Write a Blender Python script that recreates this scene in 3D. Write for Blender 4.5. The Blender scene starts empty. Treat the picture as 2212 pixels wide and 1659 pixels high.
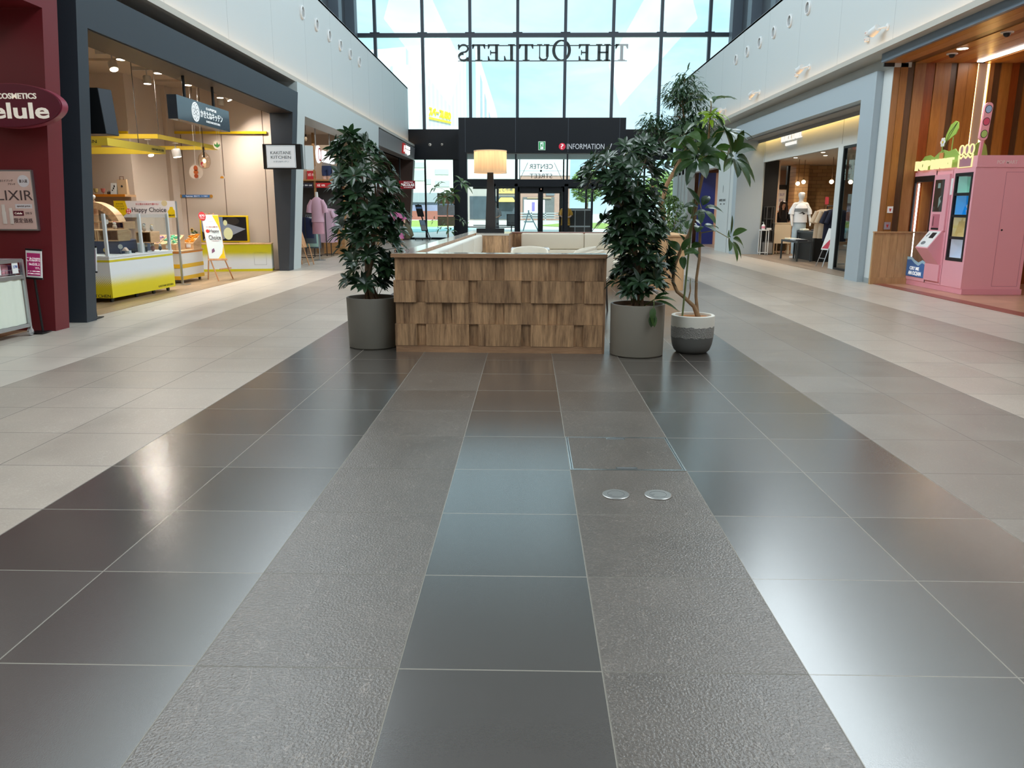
import bpy, bmesh, math, random
from mathutils import Vector, Matrix
random.seed(7)
SC = bpy.context.scene
COL = SC.collection
# ---------------------------------------------------------------- camera
def make_camera():
    p, y, r = math.radians(12.673), math.radians(1.171), math.radians(0.142)
    F = Vector((-math.sin(y)*math.cos(p), math.cos(y)*math.cos(p), -math.sin(p)))
    R0 = Vector((math.cos(y), math.sin(y), 0)); U0 = R0.cross(F)
    R = R0*math.cos(r)+U0*math.sin(r); U = -R0*math.sin(r)+U0*math.cos(r)
    cd = bpy.data.cameras.new('camera'); co = bpy.data.objects.new('camera', cd); COL.objects.link(co)
    cd.sensor_fit = 'HORIZONTAL'; cd.sensor_width = 36; cd.lens = 36*1678.9/2212
    cd.clip_start = 0.05; cd.clip_end = 600
    m = Matrix((R, U, -F)).transposed().to_4x4(); m.translation = (0, 0, 1.3195)
    co.matrix_world = m
    SC.camera = co
make_camera()
SC.view_settings.view_transform = 'Standard'; SC.view_settings.look = 'None'
SC.view_settings.gamma = 1; SC.view_settings.use_curve_mapping = False
SC.view_settings.exposure = 0.0
SC.cycles.max_bounces = 7; SC.cycles.diffuse_bounces = 3; SC.cycles.glossy_bounces = 3
SC.cycles.transmission_bounces = 5; SC.cycles.transparent_max_bounces = 12
SC.cycles.caustics_reflective = False; SC.cycles.caustics_refractive = False
SC.cycles.sample_clamp_indirect = 4.0
# ---------------------------------------------------------------- sky (bright thin cloud)
def make_world():
    w = bpy.data.worlds.new('sky'); SC.world = w; w.use_nodes = True
    nt = w.node_tree; N = nt.nodes; L = nt.links
    bg = N['Background']
    tc = N.new('ShaderNodeTexCoord'); mp = N.new('ShaderNodeMapping'); mp.inputs['Scale'].default_value = (2.2, 2.2, 6.5)
    mp.inputs['Rotation'].default_value = (0.0, 0.16, 0.3)
    nz = N.new('ShaderNodeTexNoise'); nz.inputs['Scale'].default_value = 2.4; nz.inputs['Detail'].default_value = 7; nz.inputs['Roughness'].default_value = .58
    nz.inputs['Distortion'].default_value = 0.5
    cr = N.new('ShaderNodeValToRGB')
    e = cr.color_ramp.elements
    e[0].position = .36; e[0].color = (.45, .72, .86, 1)
    e[1].position = .64; e[1].color = (.66, .84, .90, 1)
    L.new(tc.outputs['Generated'], mp.inputs[0]); L.new(mp.outputs[0], nz.inputs['Vector'])
    L.new(nz.outputs['Fac'], cr.inputs[0]); L.new(cr.outputs[0], bg.inputs[0])
    bg.inputs[1].default_value = 1.5
make_world()
def sun_light(strength, direction):
    d = bpy.data.lights.new('sun', 'SUN'); d.energy = strength; d.angle = .05; d.color = (1, .97, .92)
    o = bpy.data.objects.new('sun', d); COL.objects.link(o)
    o.rotation_euler = Vector(direction).to_track_quat('-Z', 'Y').to_euler(); o.location = (0, -20, 40)
sun_light(5.5, (-.25, .72, -.62))
def area_light(name, loc, sx, sy, power, color, rot=(0, 0, 0), spread=180):
    d = bpy.data.lights.new(name, 'AREA'); d.shape = 'RECTANGLE'; d.size = sx; d.size_y = sy; d.energy = power; d.color = color
    d.spread = math.radians(spread)
    o = bpy.data.objects.new(name, d); COL.objects.link(o); o.location = loc; o.rotation_euler = rot
    return o
COOL = (.84, .95, 1.0); WARM = (1.0, .80, .60); SHOPW = (1.0, .92, .82)
# fill added high along both hall walls, and the lit ceilings of the shops
area_light('added_side_fill_left', (-7.55, 9, 11.2), 7.4, 35, 6600, COOL, (0, math.radians(-72), 0))
area_light('added_side_fill_right', (8.58, 9, 11.2), 7.4, 35, 6600, COOL, (0, math.radians(72), 0))
area_light('cosmetics_shop_ceiling_light', (-6.8, 5.6, 3.2), 2.4, 4.0, 26, SHOPW)
area_light('clothes_shop_ceiling_light', (-6.9, 22.5, 3.2), 2.4, 6.5, 58, SHOPW)
area_light('brown_shop_ceiling_light', (-6.6, 30.5, 2.9), 2.0, 5.0, 22, SHOPW)
area_light('peach_boutique_ceiling_light', (8.4, 28.6, 2.9), 2.4, 3.0, 34, SHOPW)
# ---------------------------------------------------------------- materials
def s2l(c):
    return tuple((v/255/12.92 if v <= 10 else ((v/255+.055)/1.055)**2.4) for v in c)
MATS = {}
def mat(name, rgb, rough=.5, metal=0., spec=.5, emit=0., bump=None, var=0., vscale=6., coat=0., alpha=None):
    """rgb in 0-255 display values of the surface colour"""
    if name in MATS: return MATS[name]
    m = bpy.data.materials.new(name); m.use_nodes = True
    nt = m.node_tree; b = nt.nodes['Principled BSDF']; c = s2l(rgb)
    b.inputs['Base Color'].default_value = (*c, 1); b.inputs['Roughness'].default_value = rough
    b.inputs['Metallic'].default_value = metal; b.inputs['Specular IOR Level'].default_value = spec
    if coat: b.inputs['Coat Weight'].default_value = coat; b.inputs['Coat Roughness'].default_value = .08
    if emit:
        b.inputs['Emission Color'].default_value = (*c, 1); b.inputs['Emission Strength'].default_value = emit
    if var or bump:
        tc = nt.nodes.new('ShaderNodeTexCoord'); nz = nt.nodes.new('ShaderNodeTexNoise')
        nz.inputs['Scale'].default_value = vscale; nz.inputs['Detail'].default_value = 5
        nt.links.new(tc.outputs['Object'], nz.inputs['Vector'])
        if var:
            mx = nt.nodes.new('ShaderNodeMix'); mx.data_type = 'RGBA'
            mx.inputs['A'].default_value = (*[v*(1-var) for v in c], 1); mx.inputs['B'].default_value = (*[min(1, v*(1+var)) for v in c], 1)
            nt.links.new(nz.outputs['Fac'], mx.inputs['Factor']); nt.links.new(mx.outputs['Result'], b.inputs['Base Color'])
        if bump:
            bp = nt.nodes.new('ShaderNodeBump'); bp.inputs['Strength'].default_value = bump; bp.inputs['Distance'].default_value = .01
            nt.links.new(nz.outputs['Fac'], bp.inputs['Height']); nt.links.new(bp.outputs[0], b.inputs['Normal'])
    MATS[name] = m
    return m
def emis(name, rgb, strength):
    if name in MATS: return MATS[name]
    m = bpy.data.materials.new(name); m.use_nodes = True; nt = m.node_tree
    nt.nodes.remove(nt.nodes['Principled BSDF']); e = nt.nodes.new('ShaderNodeEmission')
    e.inputs[0].default_value = (*s2l(rgb), 1); e.inputs[1].default_value = strength
    nt.links.new(e.outputs[0], nt.nodes['Material Output'].inputs[0]); MATS[name] = m
    return m
def glass(name, tint=(235, 245, 245), refl=1.0, rough=.0):
    if name in MATS: return MATS[name]
    m = bpy.data.materials.new(name); m.use_nodes = True; nt = m.node_tree; N = nt.nodes
    N.remove(N['Principled BSDF'])
    t = N.new('ShaderNodeBsdfTransparent'); t.inputs[0].default_value = (*s2l(tint), 1)
    g = N.new('ShaderNodeBsdfGlossy'); g.inputs['Roughness'].default_value = rough; g.inputs[0].default_value = (refl, refl, refl, 1)
    lw = N.new('ShaderNodeLayerWeight'); pw = N.new('ShaderNodeMath'); pw.operation = 'POWER'; pw.inputs[1].default_value = 5; nt.links.new(lw.outputs['Facing'], pw.inputs[0]); f = N.new('ShaderNodeMath'); f.operation = 'MULTIPLY_ADD'; f.inputs[1].default_value = .92; f.inputs[2].default_value = .045; nt.links.new(pw.outputs[0], f.inputs[0])
    x = N.new('ShaderNodeMixShader')
    nt.links.new(f.outputs[0], x.inputs[0]); nt.links.new(t.outputs[0], x.inputs[1]); nt.links.new(g.outputs[0], x.inputs[2])
    nt.links.new(x.outputs[0], N['Material Output'].inputs[0]); MATS[name] = m
    return m
def wood(name, dark, light, grain=1.0, rough=.5, tone=.25, axis='Z', knots=.6):
    """plank wood: grain runs along axis; every piece (face attribute rnd) gets its own figure and tone"""
    if name in MATS: return MATS[name]
    m = bpy.data.materials.new(name); m.use_nodes = True; nt = m.node_tree; N = nt.nodes; L = nt.links
    b = N['Principled BSDF']; b.inputs['Roughness'].default_value = rough
    tc = N.new('ShaderNodeTexCoord'); at = N.new('ShaderNodeAttribute'); at.attribute_name = 'rnd'
    mp = N.new('ShaderNodeMapping')
    sc = [9*grain]*3; sc['XYZ'.index(axis)] = .9*grain; mp.inputs['Scale'].default_value = sc
    off = N.new('ShaderNodeVectorMath'); off.operation = 'SCALE'; off.inputs[0].default_value = (37, 51, 23)
    L.new(at.outputs['Fac'], off.inputs['Scale'])
    add = N.new('ShaderNodeVectorMath'); add.operation = 'ADD'
    L.new(tc.outputs['Object'], add.inputs[0]); L.new(off.outputs[0], add.inputs[1]); L.new(add.outputs[0], mp.inputs[0])
    n1 = N.new('ShaderNodeTexNoise'); n1.inputs['Scale'].default_value = 1.3; n1.inputs['Detail'].default_value = 3; n1.inputs['Distortion'].default_value = knots
    n2 = N.new('ShaderNodeTexNoise'); n2.inputs['Scale'].default_value = 7; n2.inputs['Detail'].default_value = 6; n2.inputs['Roughness'].default_value = .7
    L.new(mp.outputs[0], n1.inputs['Vector']); L.new(mp.outputs[0], n2.inputs['Vector'])
    ad = N.new('ShaderNodeMath'); ad.operation = 'MULTIPLY_ADD'; ad.inputs[1].default_value = .55
    L.new(n1.outputs['Fac'], ad.inputs[0])
    m2 = N.new('ShaderNodeMath'); m2.operation = 'MULTIPLY'; m2.inputs[1].default_value = .5; L.new(n2.outputs['Fac'], m2.inputs[0]); L.new(m2.outputs[0], ad.inputs[2])
    cr = N.new('ShaderNodeValToRGB'); e = cr.color_ramp.elements
    e[0].position = .36; e[0].color = (*s2l(dark), 1); e[1].position = .66; e[1].color = (*s2l(light), 1)
    L.new(ad.outputs[0], cr.inputs[0])
    hs = N.new('ShaderNodeHueSaturation'); mr = N.new('ShaderNodeMapRange'); mr.inputs['To Min'].default_value = 1-tone; mr.inputs['To Max'].default_value = 1+tone
    L.new(at.outputs['Fac'], mr.inputs[0]); L.new(mr.outputs[0], hs.inputs['Value']); L.new(cr.outputs[0], hs.inputs['Color'])
    L.new(hs.outputs[0], b.inputs['Base Color'])
    bp = N.new('ShaderNodeBump'); bp.inputs['Strength'].default_value = .15; bp.inputs['Distance'].default_value = .004
    L.new(n2.outputs['Fac'], bp.inputs['Height']); L.new(bp.outputs[0], b.inputs['Normal'])
    MATS[name] = m
    return m
# ---------------------------------------------------------------- mesh building
def wloc(o):
    v = Vector((0, 0, 0))
    while o: v += o.location; o = o.parent
    return v
class MB:
    def __init__(self): self.v = []; self.f = []; self.mi = []; self.r = []; self.M = None
    def add(self, vs, fs, mi=0):
        n = len(self.v); M = self.M
        self.v += [tuple(M @ Vector(p)) for p in vs] if M else [tuple(p) for p in vs]
        rr = random.random()
        for f in fs: self.f.append([n+i for i in f]); self.mi.append(mi); self.r.append(rr)
        return self
    def box(self, x0, y0, z0, x1, y1, z1, mi=0):
        return self.hexa([(x0,y0,z0),(x1,y0,z0),(x1,y1,z0),(x0,y1,z0),(x0,y0,z1),(x1,y0,z1),(x1,y1,z1),(x0,y1,z1)], mi)
    def hexa(self, vs, mi=0):
        return self.add(vs, [(0,3,2,1),(4,5,6,7),(0,1,5,4),(1,2,6,5),(2,3,7,6),(3,0,4,7)], mi)
    def quad(self, a, b, c, d, mi=0): return self.add([a, b, c, d], [(0,1,2,3)], mi)
    def bbox(self, x0, y0, z0, x1, y1, z1, b=.01, mi=0):
        """box with bevelled edges"""
        bm = bmesh.new(); bmesh.ops.create_cube(bm, size=1)
        for v in bm.verts: v.co = Vector(((x0+x1)/2+v.co.x*(x1-x0), (y0+y1)/2+v.co.y*(y1-y0), (z0+z1)/2+v.co.z*(z1-z0)))
        bmesh.ops.bevel(bm, geom=bm.edges[:], offset=b, segments=3, affect='EDGES', profile=.5)
        bm.verts.index_update(); self.add([v.co.copy() for v in bm.verts], [[v.index for v in f.verts] for f in bm.faces], mi); bm.free()
        return self
    def tube(self, pts, rad, n=8, mi=0, cap=True):
        pts = [Vector(p) for p in pts]; k = len(pts)
        if not isinstance(rad, (list, tuple)): rad = [rad]*k
        vs = []; fs = []; up = None
        for i, p in enumerate(pts):
            t = (pts[min(i+1, k-1)]-pts[max(i-1, 0)]).normalized()
            if up is None: up = Vector((0, 0, 1)) if abs(t.z) < .9 else Vector((1, 0, 0))
            a = t.cross(up)
            a = a.normalized() if a.length > 1e-6 else t.orthogonal().normalized()
            b = a.cross(t).normalized(); up = b
            for j in range(n):
                w = 2*math.pi*j/n; vs.append(p+(a*math.cos(w)+b*math.sin(w))*rad[i])
        for i in range(k-1):
            for j in range(n):
                fs.append((i*n+j, i*n+(j+1) % n, (i+1)*n+(j+1) % n, (i+1)*n+j))
        if cap: fs.append(tuple(range(n))[::-1]); fs.append(tuple(range((k-1)*n, k*n)))
        return self.add(vs, [f[::-1] for f in fs], mi)
    def lathe(self, prof, c=(0, 0, 0), n=32, mi=0, sx=1, sy=1):
        vs = []; fs = []; k = len(prof)
        for r, z in prof:
            for j in range(n):
                w = 2*math.pi*j/n; vs.append((c[0]+r*math.cos(w)*sx, c[1]+r*math.sin(w)*sy, c[2]+z))
        for i in range(k-1):
            for j in range(n): fs.append((i*n+j, i*n+(j+1) % n, (i+1)*n+(j+1) % n, (i+1)*n+j))
        if prof[0] == prof[-1]: return self.add(vs, fs, mi)
        if prof[0][0] > 0: fs.append(tuple(range(n))[::-1])
        if prof[-1][0] > 0: fs.append(tuple(range((k-1)*n, k*n)))
        return self.add(vs, fs, mi)
    def ball(self, c, r, n=12, mi=0):
        if not isinstance(r, (list, tuple)): r = (r, r, r)
        m = n//2+1
        prof = [(math.sin(math.pi*i/m), -math.cos(math.pi*i/m)) for i in range(m+1)]
        vs = []; fs = []
        vs.append((c[0], c[1], c[2]-r[2]))
        for s, z in prof[1:-1]:
            for j in range(n):
                w = 2*math.pi*j/n; vs.append((c[0]+s*math.cos(w)*r[0], c[1]+s*math.sin(w)*r[1], c[2]+z*r[2]))
        vs.append((c[0], c[1], c[2]+r[2])); T = len(vs)-1
        for j in range(n): fs.append((0, 1+(j+1) % n, 1+j)); fs.append((T, T-n+j, T-n+(j+1) % n))
        for i in range(m-2):
            for j in range(n):
                a = 1+i*n+j; b = 1+i*n+(j+1) % n; fs.append((a, b, b+n, a+n))
        return self.add(vs, fs, mi)
    def prism(self, poly, fr, depth=.01, mi=0):
        """poly in the frame's (x, y); extruded from -depth to 0 along the frame's normal"""
        n = len(poly); vs = [fr @ Vector((x, y, 0)) for x, y in poly]+[fr @ Vector((x, y, -depth)) for x, y in poly]
        fs = [tuple(range(n)), tuple(range(2*n-1, n-1, -1))]+[(i, n+i, n+(i+1) % n, (i+1) % n) for i in range(n)]
        return self.add(vs, fs, mi)
    def disc(self, fr, cx, cy, rx, ry=None, depth=.004, n=28, mi=0):
        ry = ry or rx
        return self.prism([(cx+rx*math.cos(2*math.pi*i/n), cy+ry*math.sin(2*math.pi*i/n)) for i in range(n)], fr, depth, mi)
    def rect(self, fr, x0, y0, x1, y1, depth=.004, mi=0):
        return self.prism([(x0, y0), (x1, y0), (x1, y1), (x0, y1)], fr, depth, mi)
    def build(self, name, mats, parent=None, smooth=False, bevel=0):
        me = bpy.data.meshes.new(name)
        off = wloc(parent) if parent else Vector((0, 0, 0))
        if parent is None and not getattr(self, 'world', False):
            off = Vector((0, 0, 0))
        me.from_pydata([tuple(Vector(p)-off) for p in self.v], [], self.f)
        for x in (mats if isinstance(mats, (list, tuple)) else [mats]): me.materials.append(x)
        me.polygons.foreach_set('material_index', self.mi)
        a = me.attributes.new('rnd', 'FLOAT', 'FACE'); a.data.foreach_set('value', self.r)
        me.validate(); me.update()
        if smooth:
            me.polygons.foreach_set('use_smooth', [True]*len(me.polygons))
            try: me.set_sharp_from_angle(angle=math.radians(smooth if smooth is not True else 40))
            except Exception: pass
        o = bpy.data.objects.new(name, me); COL.objects.link(o)
        if parent: o.parent = parent
        if bevel:
            bv = o.modifiers.new('bevel', 'BEVEL'); bv.width = bevel; bv.segments = 2; bv.limit_method = 'ANGLE'
        return o
def tag(o, label, cat, group=None, kind=None):
    o['label'] = label; o['category'] = cat
    if group: o['group'] = group
    if kind: o['kind'] = kind
    return o
def thing(name, label, cat, loc=(0, 0, 0), group=None, rz=0):
    o = bpy.data.objects.new(name, None); o.empty_display_size = .1; COL.objects.link(o); o.location = loc; o.rotation_euler = (0, 0, rz)
    return tag(o, label, cat, group)
def struct(name, mb, mats, label=None, smooth=False):
    o = mb.build(name, mats, None, smooth); o['kind'] = 'structure'
    if label: o['label'] = label
    return o
def dup(root, loc=None, rz=None, label=None, group=None):
    def cp(o, par):
        c = o.copy(); COL.objects.link(c); c.parent = par
        for ch in list(o.children): cp(ch, c)
        return c
    r = cp(root, None)
    if loc is not None: r.location = loc
    if rz is not None: r.rotation_euler = (0, 0, rz)
    if label: r['label'] = label
    if group: r['group'] = group
    return r
def put(root, loc, rz=0, label=None):
    root.location = loc; root.rotation_euler = (0, 0, rz)
    if label: root['label'] = label
    return root
# frames for flat work: local x, y in the surface, z out of it
def frame(o, x, y):
    x = Vector(x).normalized(); y = Vector(y).normalized(); z = x.cross(y)
    m = Matrix((x, y, z)).transposed().to_4x4(); m.translation = o
    return m
def fS(x, y, z): return frame((x, y, z), (1, 0, 0), (0, 0, 1))     # faces the camera (-Y)
def fE(x, y, z): return frame((x, y, z), (0, 1, 0), (0, 0, 1))     # faces +X
def fW(x, y, z): return frame((x, y, z), (0, -1, 0), (0, 0, 1))    # faces -X
def text_mesh(s, fr, h=None, w=None, mirror=False, depth=.002, bold=0., name='t', spacing=1.0, lift=.001):
    """lettering as a mesh; centred on the frame's origin, capital height h and/or width w"""
    cu = bpy.data.curves.new(name, 'FONT'); cu.body = s; cu.align_x = 'CENTER'; cu.align_y = 'CENTER'
    cu.extrude = 0.0; cu.offset = bold; cu.size = 1; cu.space_character = spacing; cu.resolution_u = 3
    ob = bpy.data.objects.new(name, cu); COL.objects.link(ob)
    dg = bpy.context.evaluated_depsgraph_get(); dg.update()
    me = bpy.data.meshes.new_from_object(ob.evaluated_get(dg))
    vs = [v.co.copy() for v in me.vertices]; fs = [list(p.vertices) for p in me.polygons]
    bpy.data.objects.remove(ob); bpy.data.curves.remove(cu); bpy.data.meshes.remove(me)
    if not vs: return [], []
    xs = [v.x for v in vs]; ys = [v.y for v in vs]
    cx, cy, W, H = (min(xs)+max(xs))/2, (min(ys)+max(ys))/2, max(xs)-min(xs) or 1, max(ys)-min(ys) or 1
    sy = h/H if h else w/W
    sx = w/W if w else sy
    if mirror: sx = -sx
    n = len(vs)
    P = [Vector(((v.x-cx)*sx, (v.y-cy)*sy, lift+depth)) for v in vs]
    out = [fr @ p for p in P]+[fr @ Vector((p.x, p.y, lift)) for p in P]
    ff = [f[::-1] if mirror else f for f in fs]
    # side walls along boundary edges
    cnt = {}
    for f in ff:
        for i in range(len(f)):
            a, b = f[i], f[(i+1) % len(f)]; cnt[(a, b)] = cnt.get((a, b), 0)+1
    side = [(b, a, a+n, b+n) for (a, b) in cnt if (b, a) not in cnt]
    return out, ff+side+[[i+n for i in f[::-1]] for f in ff]
def text(s, fr, m, parent, h=None, w=None, mirror=False, depth=.002, bold=0., name='lettering', spacing=1.0, lift=.001, at=(0, 0)):
    fr = fr @ Matrix.Translation((at[0], at[1], 0))
    v, f = text_mesh(s, fr, h, w, mirror, depth, bold, 't', spacing, lift)
    mb = MB(); mb.add(v, f); return mb.build(name, m, parent)
def texts(items, fr, m, parent, name='lettering', depth=.002, bold=0., mirror=False):
    """several lines in one lettering part: (string, x, y, height, width)"""
    mb = MB()
    for s, x, y, h, w in items:
        v, f = text_mesh(s, fr @ Matrix.Translation((x, y, 0)), h, w, mirror, depth, bold); mb.add(v, f)
    return mb.build(name, m, parent)
# ================================================================ the setting
def tile_mat(name, base, rough, var=.06, fleck=0., bump=.05, bscale=260., grout=(120, 112, 100), gw=.0026, tilt=.006, cloud=.10, rvar=.05, rn=.12, spec=.8, coat=0.):
    """stoneware tiles 0.6 m square laid on the hall's grid"""
    m = bpy.data.materials.new(name); m.use_nodes = True; nt = m.node_tree; N = nt.nodes; L = nt.links
    b = N['Principled BSDF']; b.inputs['Specular IOR Level'].default_value = spec
    if coat: b.inputs['Coat Weight'].default_value = coat; b.inputs['Coat Roughness'].default_value = .2
    ge = N.new('ShaderNodeNewGeometry'); sp = N.new('ShaderNodeSeparateXYZ'); L.new(ge.outputs['Position'], sp.inputs[0])
    def mth(op, a, b_=None, c=None):
        n = N.new('ShaderNodeMath'); n.operation = op
        for i, x in enumerate((a, b_, c)):
            if x is None: continue
            if isinstance(x, (int, float)): n.inputs[i].default_value = x
            else: L.new(x, n.inputs[i])
        return n.outputs[0]
    u = mth('DIVIDE', mth('ADD', sp.outputs[0], .375+60), .6); v = mth('DIVIDE', mth('ADD', sp.outputs[1], 60-2.039), .6)
    fu = mth('FRACT', u); fv = mth('FRACT', v)
    eu = mth('MINIMUM', fu, mth('SUBTRACT', 1., fu)); ev = mth('MINIMUM', fv, mth('SUBTRACT', 1., fv))
    ed = mth('MULTIPLY', mth('MINIMUM', eu, ev), .6)
    gm = mth('LESS_THAN', ed, gw)
    cx = N.new('ShaderNodeCombineXYZ'); L.new(mth('FLOOR', u), cx.inputs[0]); L.new(mth('FLOOR', v), cx.inputs[1])
    wn = N.new('ShaderNodeTexWhiteNoise'); wn.noise_dimensions = '2D'; L.new(cx.outputs[0], wn.inputs['Vector'])
    offs = N.new('ShaderNodeVectorMath'); offs.operation = 'MULTIPLY_ADD'; offs.inputs[1].default_value = (9, 9, 9)
    L.new(wn.outputs['Color'], offs.inputs[0]); L.new(ge.outputs['Position'], offs.inputs[2])
    n1 = N.new('ShaderNodeTexNoise'); n1.inputs['Scale'].default_value = 3.2; n1.inputs['Detail'].default_value = 7; n1.inputs['Roughness'].default_value = .62
    L.new(offs.outputs[0], n1.inputs['Vector'])
    n2 = N.new('ShaderNodeTexNoise'); n2.inputs['Scale'].default_value = bscale; n2.inputs['Detail'].default_value = 2
    L.new(ge.outputs['Position'], n2.inputs['Vector'])
    val = mth('ADD', mth('MULTIPLY_ADD', wn.outputs['Value'], var*2, 1-var), mth('MULTIPLY', mth('SUBTRACT', n1.outputs['Fac'], .5), cloud*4))
    hs = N.new('ShaderNodeHueSaturation'); hs.inputs['Color'].default_value = (*s2l(base), 1); L.new(val, hs.inputs['Value'])
    col = hs.outputs[0]
    if fleck:
        mp = N.new('ShaderNodeMapping'); mp.inputs['Scale'].default_value = (80, 150, 60); mp.inputs['Rotation'].default_value = (0, 0, .35); L.new(offs.outputs[0], mp.inputs[0])
        n3 = N.new('ShaderNodeTexNoise'); n3.inputs['Scale'].default_value = 1.0; n3.inputs['Detail'].default_value = 4; n3.inputs['Roughness'].default_value = .75; L.new(mp.outputs[0], n3.inputs['Vector'])
        cr = N.new('ShaderNodeValToRGB'); cr.color_ramp.elements[0].position = .50; cr.color_ramp.elements[1].position = .78
        L.new(n3.outputs['Fac'], cr.inputs[0])
        # fine scratches
        mp2 = N.new('ShaderNodeMapping'); mp2.inputs['Scale'].default_value = (5, 2.2, 1); mp2.inputs['Rotation'].default_value = (0, 0, .9); L.new(offs.outputs[0], mp2.inputs[0])
        n4 = N.new('ShaderNodeTexNoise'); n4.inputs['Scale'].default_value = 1.6; n4.inputs['Detail'].default_value = 5; n4.inputs['Distortion'].default_value = 1.2; L.new(mp2.outputs[0], n4.inputs['Vector'])
        sc = mth('LESS_THAN', mth('ABSOLUTE', mth('SUBTRACT', n4.outputs['Fac'], .56)), .0035)
        fl = mth('ADD', mth('MULTIPLY', cr.outputs[0], fleck), mth('MULTIPLY', sc, fleck*.55))
        mx = N.new('ShaderNodeMix'); mx.data_type = 'RGBA'; L.new(fl, mx.inputs['Factor']); L.new(col, mx.inputs['A'])
        mx.inputs['B'].default_value = (*[min(1, x*3.2+.03) for x in s2l(base)], 1); col = mx.outputs['Result']
    mg = N.new('ShaderNodeMix'); mg.data_type = 'RGBA'; L.new(gm, mg.inputs['Factor']); L.new(col, mg.inputs['A']); mg.inputs['B'].default_value = (*s2l(grout), 1)
    L.new(mg.outputs['Result'], b.inputs['Base Color'])
    ro = mth('MULTIPLY_ADD', wn.outputs['Value'], rvar, rough-rvar/2)
    ro = mth('ADD', ro, mth('MULTIPLY', mth('SUBTRACT', n1.outputs['Fac'], .5), rn))
    L.new(mth('MAXIMUM', ro, mth('MULTIPLY', gm, .8)), b.inputs['Roughness'])
    bp = N.new('ShaderNodeBump'); bp.inputs['Strength'].default_value = bump; bp.inputs['Distance'].default_value = .003
    L.new(n2.outputs['Fac'], bp.inputs['Height'])
    # each tile lies a touch out of level
    tl = N.new('ShaderNodeVectorMath'); tl.operation = 'MULTIPLY_ADD'; tl.inputs[1].default_value = (tilt, tilt, 0); tl.inputs[2].default_value = (-tilt/2, -tilt/2, 1)
    L.new(wn.outputs['Color'], tl.inputs[0])
    nm = N.new('ShaderNodeVectorMath'); nm.operation = 'NORMALIZE'; L.new(tl.outputs[0], nm.inputs[0]); L.new(nm.outputs[0], bp.inputs['Normal'])
    L.new(bp.outputs[0], b.inputs['Normal'])
    MATS[name] = m
    return m
T_DARK = tile_mat('dark_smooth_tile', (74, 68, 63), .22, spec=1.0, coat=.7, var=.04, bump=.08, cloud=.02, rn=.03, grout=(128, 120, 108))
T_SLATE = tile_mat('slate_textured_tile', (88, 79, 71), .33, var=.05, fleck=.55, bump=.6, bscale=120, grout=(104, 98, 88), cloud=.17)
T_MID = tile_mat('mid_grey_tile', (172, 158, 144), .34, var=.06, fleck=.22, bump=.3, bscale=120, grout=(112, 104, 96), cloud=.11)
T_MID2 = tile_mat('mid_grey_smoother_tile', (124, 114, 104), .33, var=.06, fleck=.16, bump=.25, bscale=120, grout=(112, 104, 96), cloud=.10)
T_LIGHT = tile_mat('light_grey_tile', (212, 200, 186), .34, var=.04, fleck=.10, bump=.2, bscale=120, grout=(140, 132, 124), cloud=.07)
def X_(i): return -.375+.6*i
bands = [(-8.6, X_(-6), T_LIGHT), (X_(-6), X_(-3), T_MID), (X_(-3), X_(-1), T_DARK), (X_(-1), X_(0), T_SLATE), (X_(0), X_(1), T_DARK), (X_(1), X_(2), T_SLATE),
         (X_(2), X_(4), T_DARK), (X_(4), X_(5), T_MID2), (X_(5), X_(6), T_MID2), (X_(6), X_(9), T_MID), (X_(9), 8.8, T_LIGHT)]
fm = MB(); fmats = []
for i, (a, b_, m_) in enumerate(bands):
    if m_ not in fmats: fmats.append(m_)
    fm.quad((a, -9, 0), (b_, -9, 0), (b_, 35, 0), (a, 35, 0), fmats.index(m_))
struct('floor', fm, fmats, 'grey tiled floor of the shopping hall in bands of dark and light stoneware')
def plank_floor(name, x0, y0, x1, y1, m_, pw=.18, z=.006, along='y'):
    mb = MB(); n = max(1, int((x1-x0)/pw)) if along == 'y' else max(1, int((y1-y0)/pw))
    for i in range(n):
        if along == 'y':
            a = x0+(x1-x0)*i/n; mb.box(a, y0, -.02, a+(x1-x0)/n-.002, y1, z)
        else:
            a = y0+(y1-y0)*i/n; mb.box(x0, a, -.02, x1, a+(y1-y0)/n-.002, z)
    return struct(name, mb, m_)
W_FLOOR = wood('oak_floor_boards', (138, 112, 84), (184, 156, 122), 1.0, .35, .12, 'Y')
W_FLOOR2 = wood('pale_floor_boards', (150, 132, 112), (190, 172, 150), 1.0, .4, .08, 'Y')
plank_floor('floor_cracker_shop', -10.6, 9.23, -5.42, 17.3, W_FLOOR)
plank_floor('floor_cosmetics_shop', -10.6, -4, -5.5, 8.36, wood('tan_floor_boards', (170, 130, 96), (206, 168, 130), 1.0, .3, .08, 'Y'))
plank_floor('floor_clothes_shop', -10.6, 18.1, -5.5, 26.4, W_FLOOR2)
plank_floor('floor_brown_shop', -10.6, 26.6, -5.5, 34.9, W_FLOOR2)
W_BOUT = wood('boutique_floor_boards', (128, 112, 96), (160, 142, 124), 1.0, .4, .1, 'Y')
plank_floor('floor_white_boutique', 6.95, 16.6, 13, 24.6, W_BOUT)
plank_floor('floor_peach_boutique', 6.5, 26.7, 12, 34.9, wood('peach_floor_boards', (170, 142, 122), (200, 172, 150), 1.0, .4, .1, 'Y'))
tm = MB(); tm.box(6.30, -4, -.02, 6.52, 14.45, .008)
struct('trim_1', tm, mat('red_brown_threshold', (150, 84, 70), .35, var=.08), 'red-brown stone threshold along the vending bay')
plank_floor('floor_vending_bay', 6.525, -4, 11.4, 14.45, wood('rosy_bay_floor', (178, 134, 108), (208, 164, 136), .6, .28, .06, 'X'), pw=.6)
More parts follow.
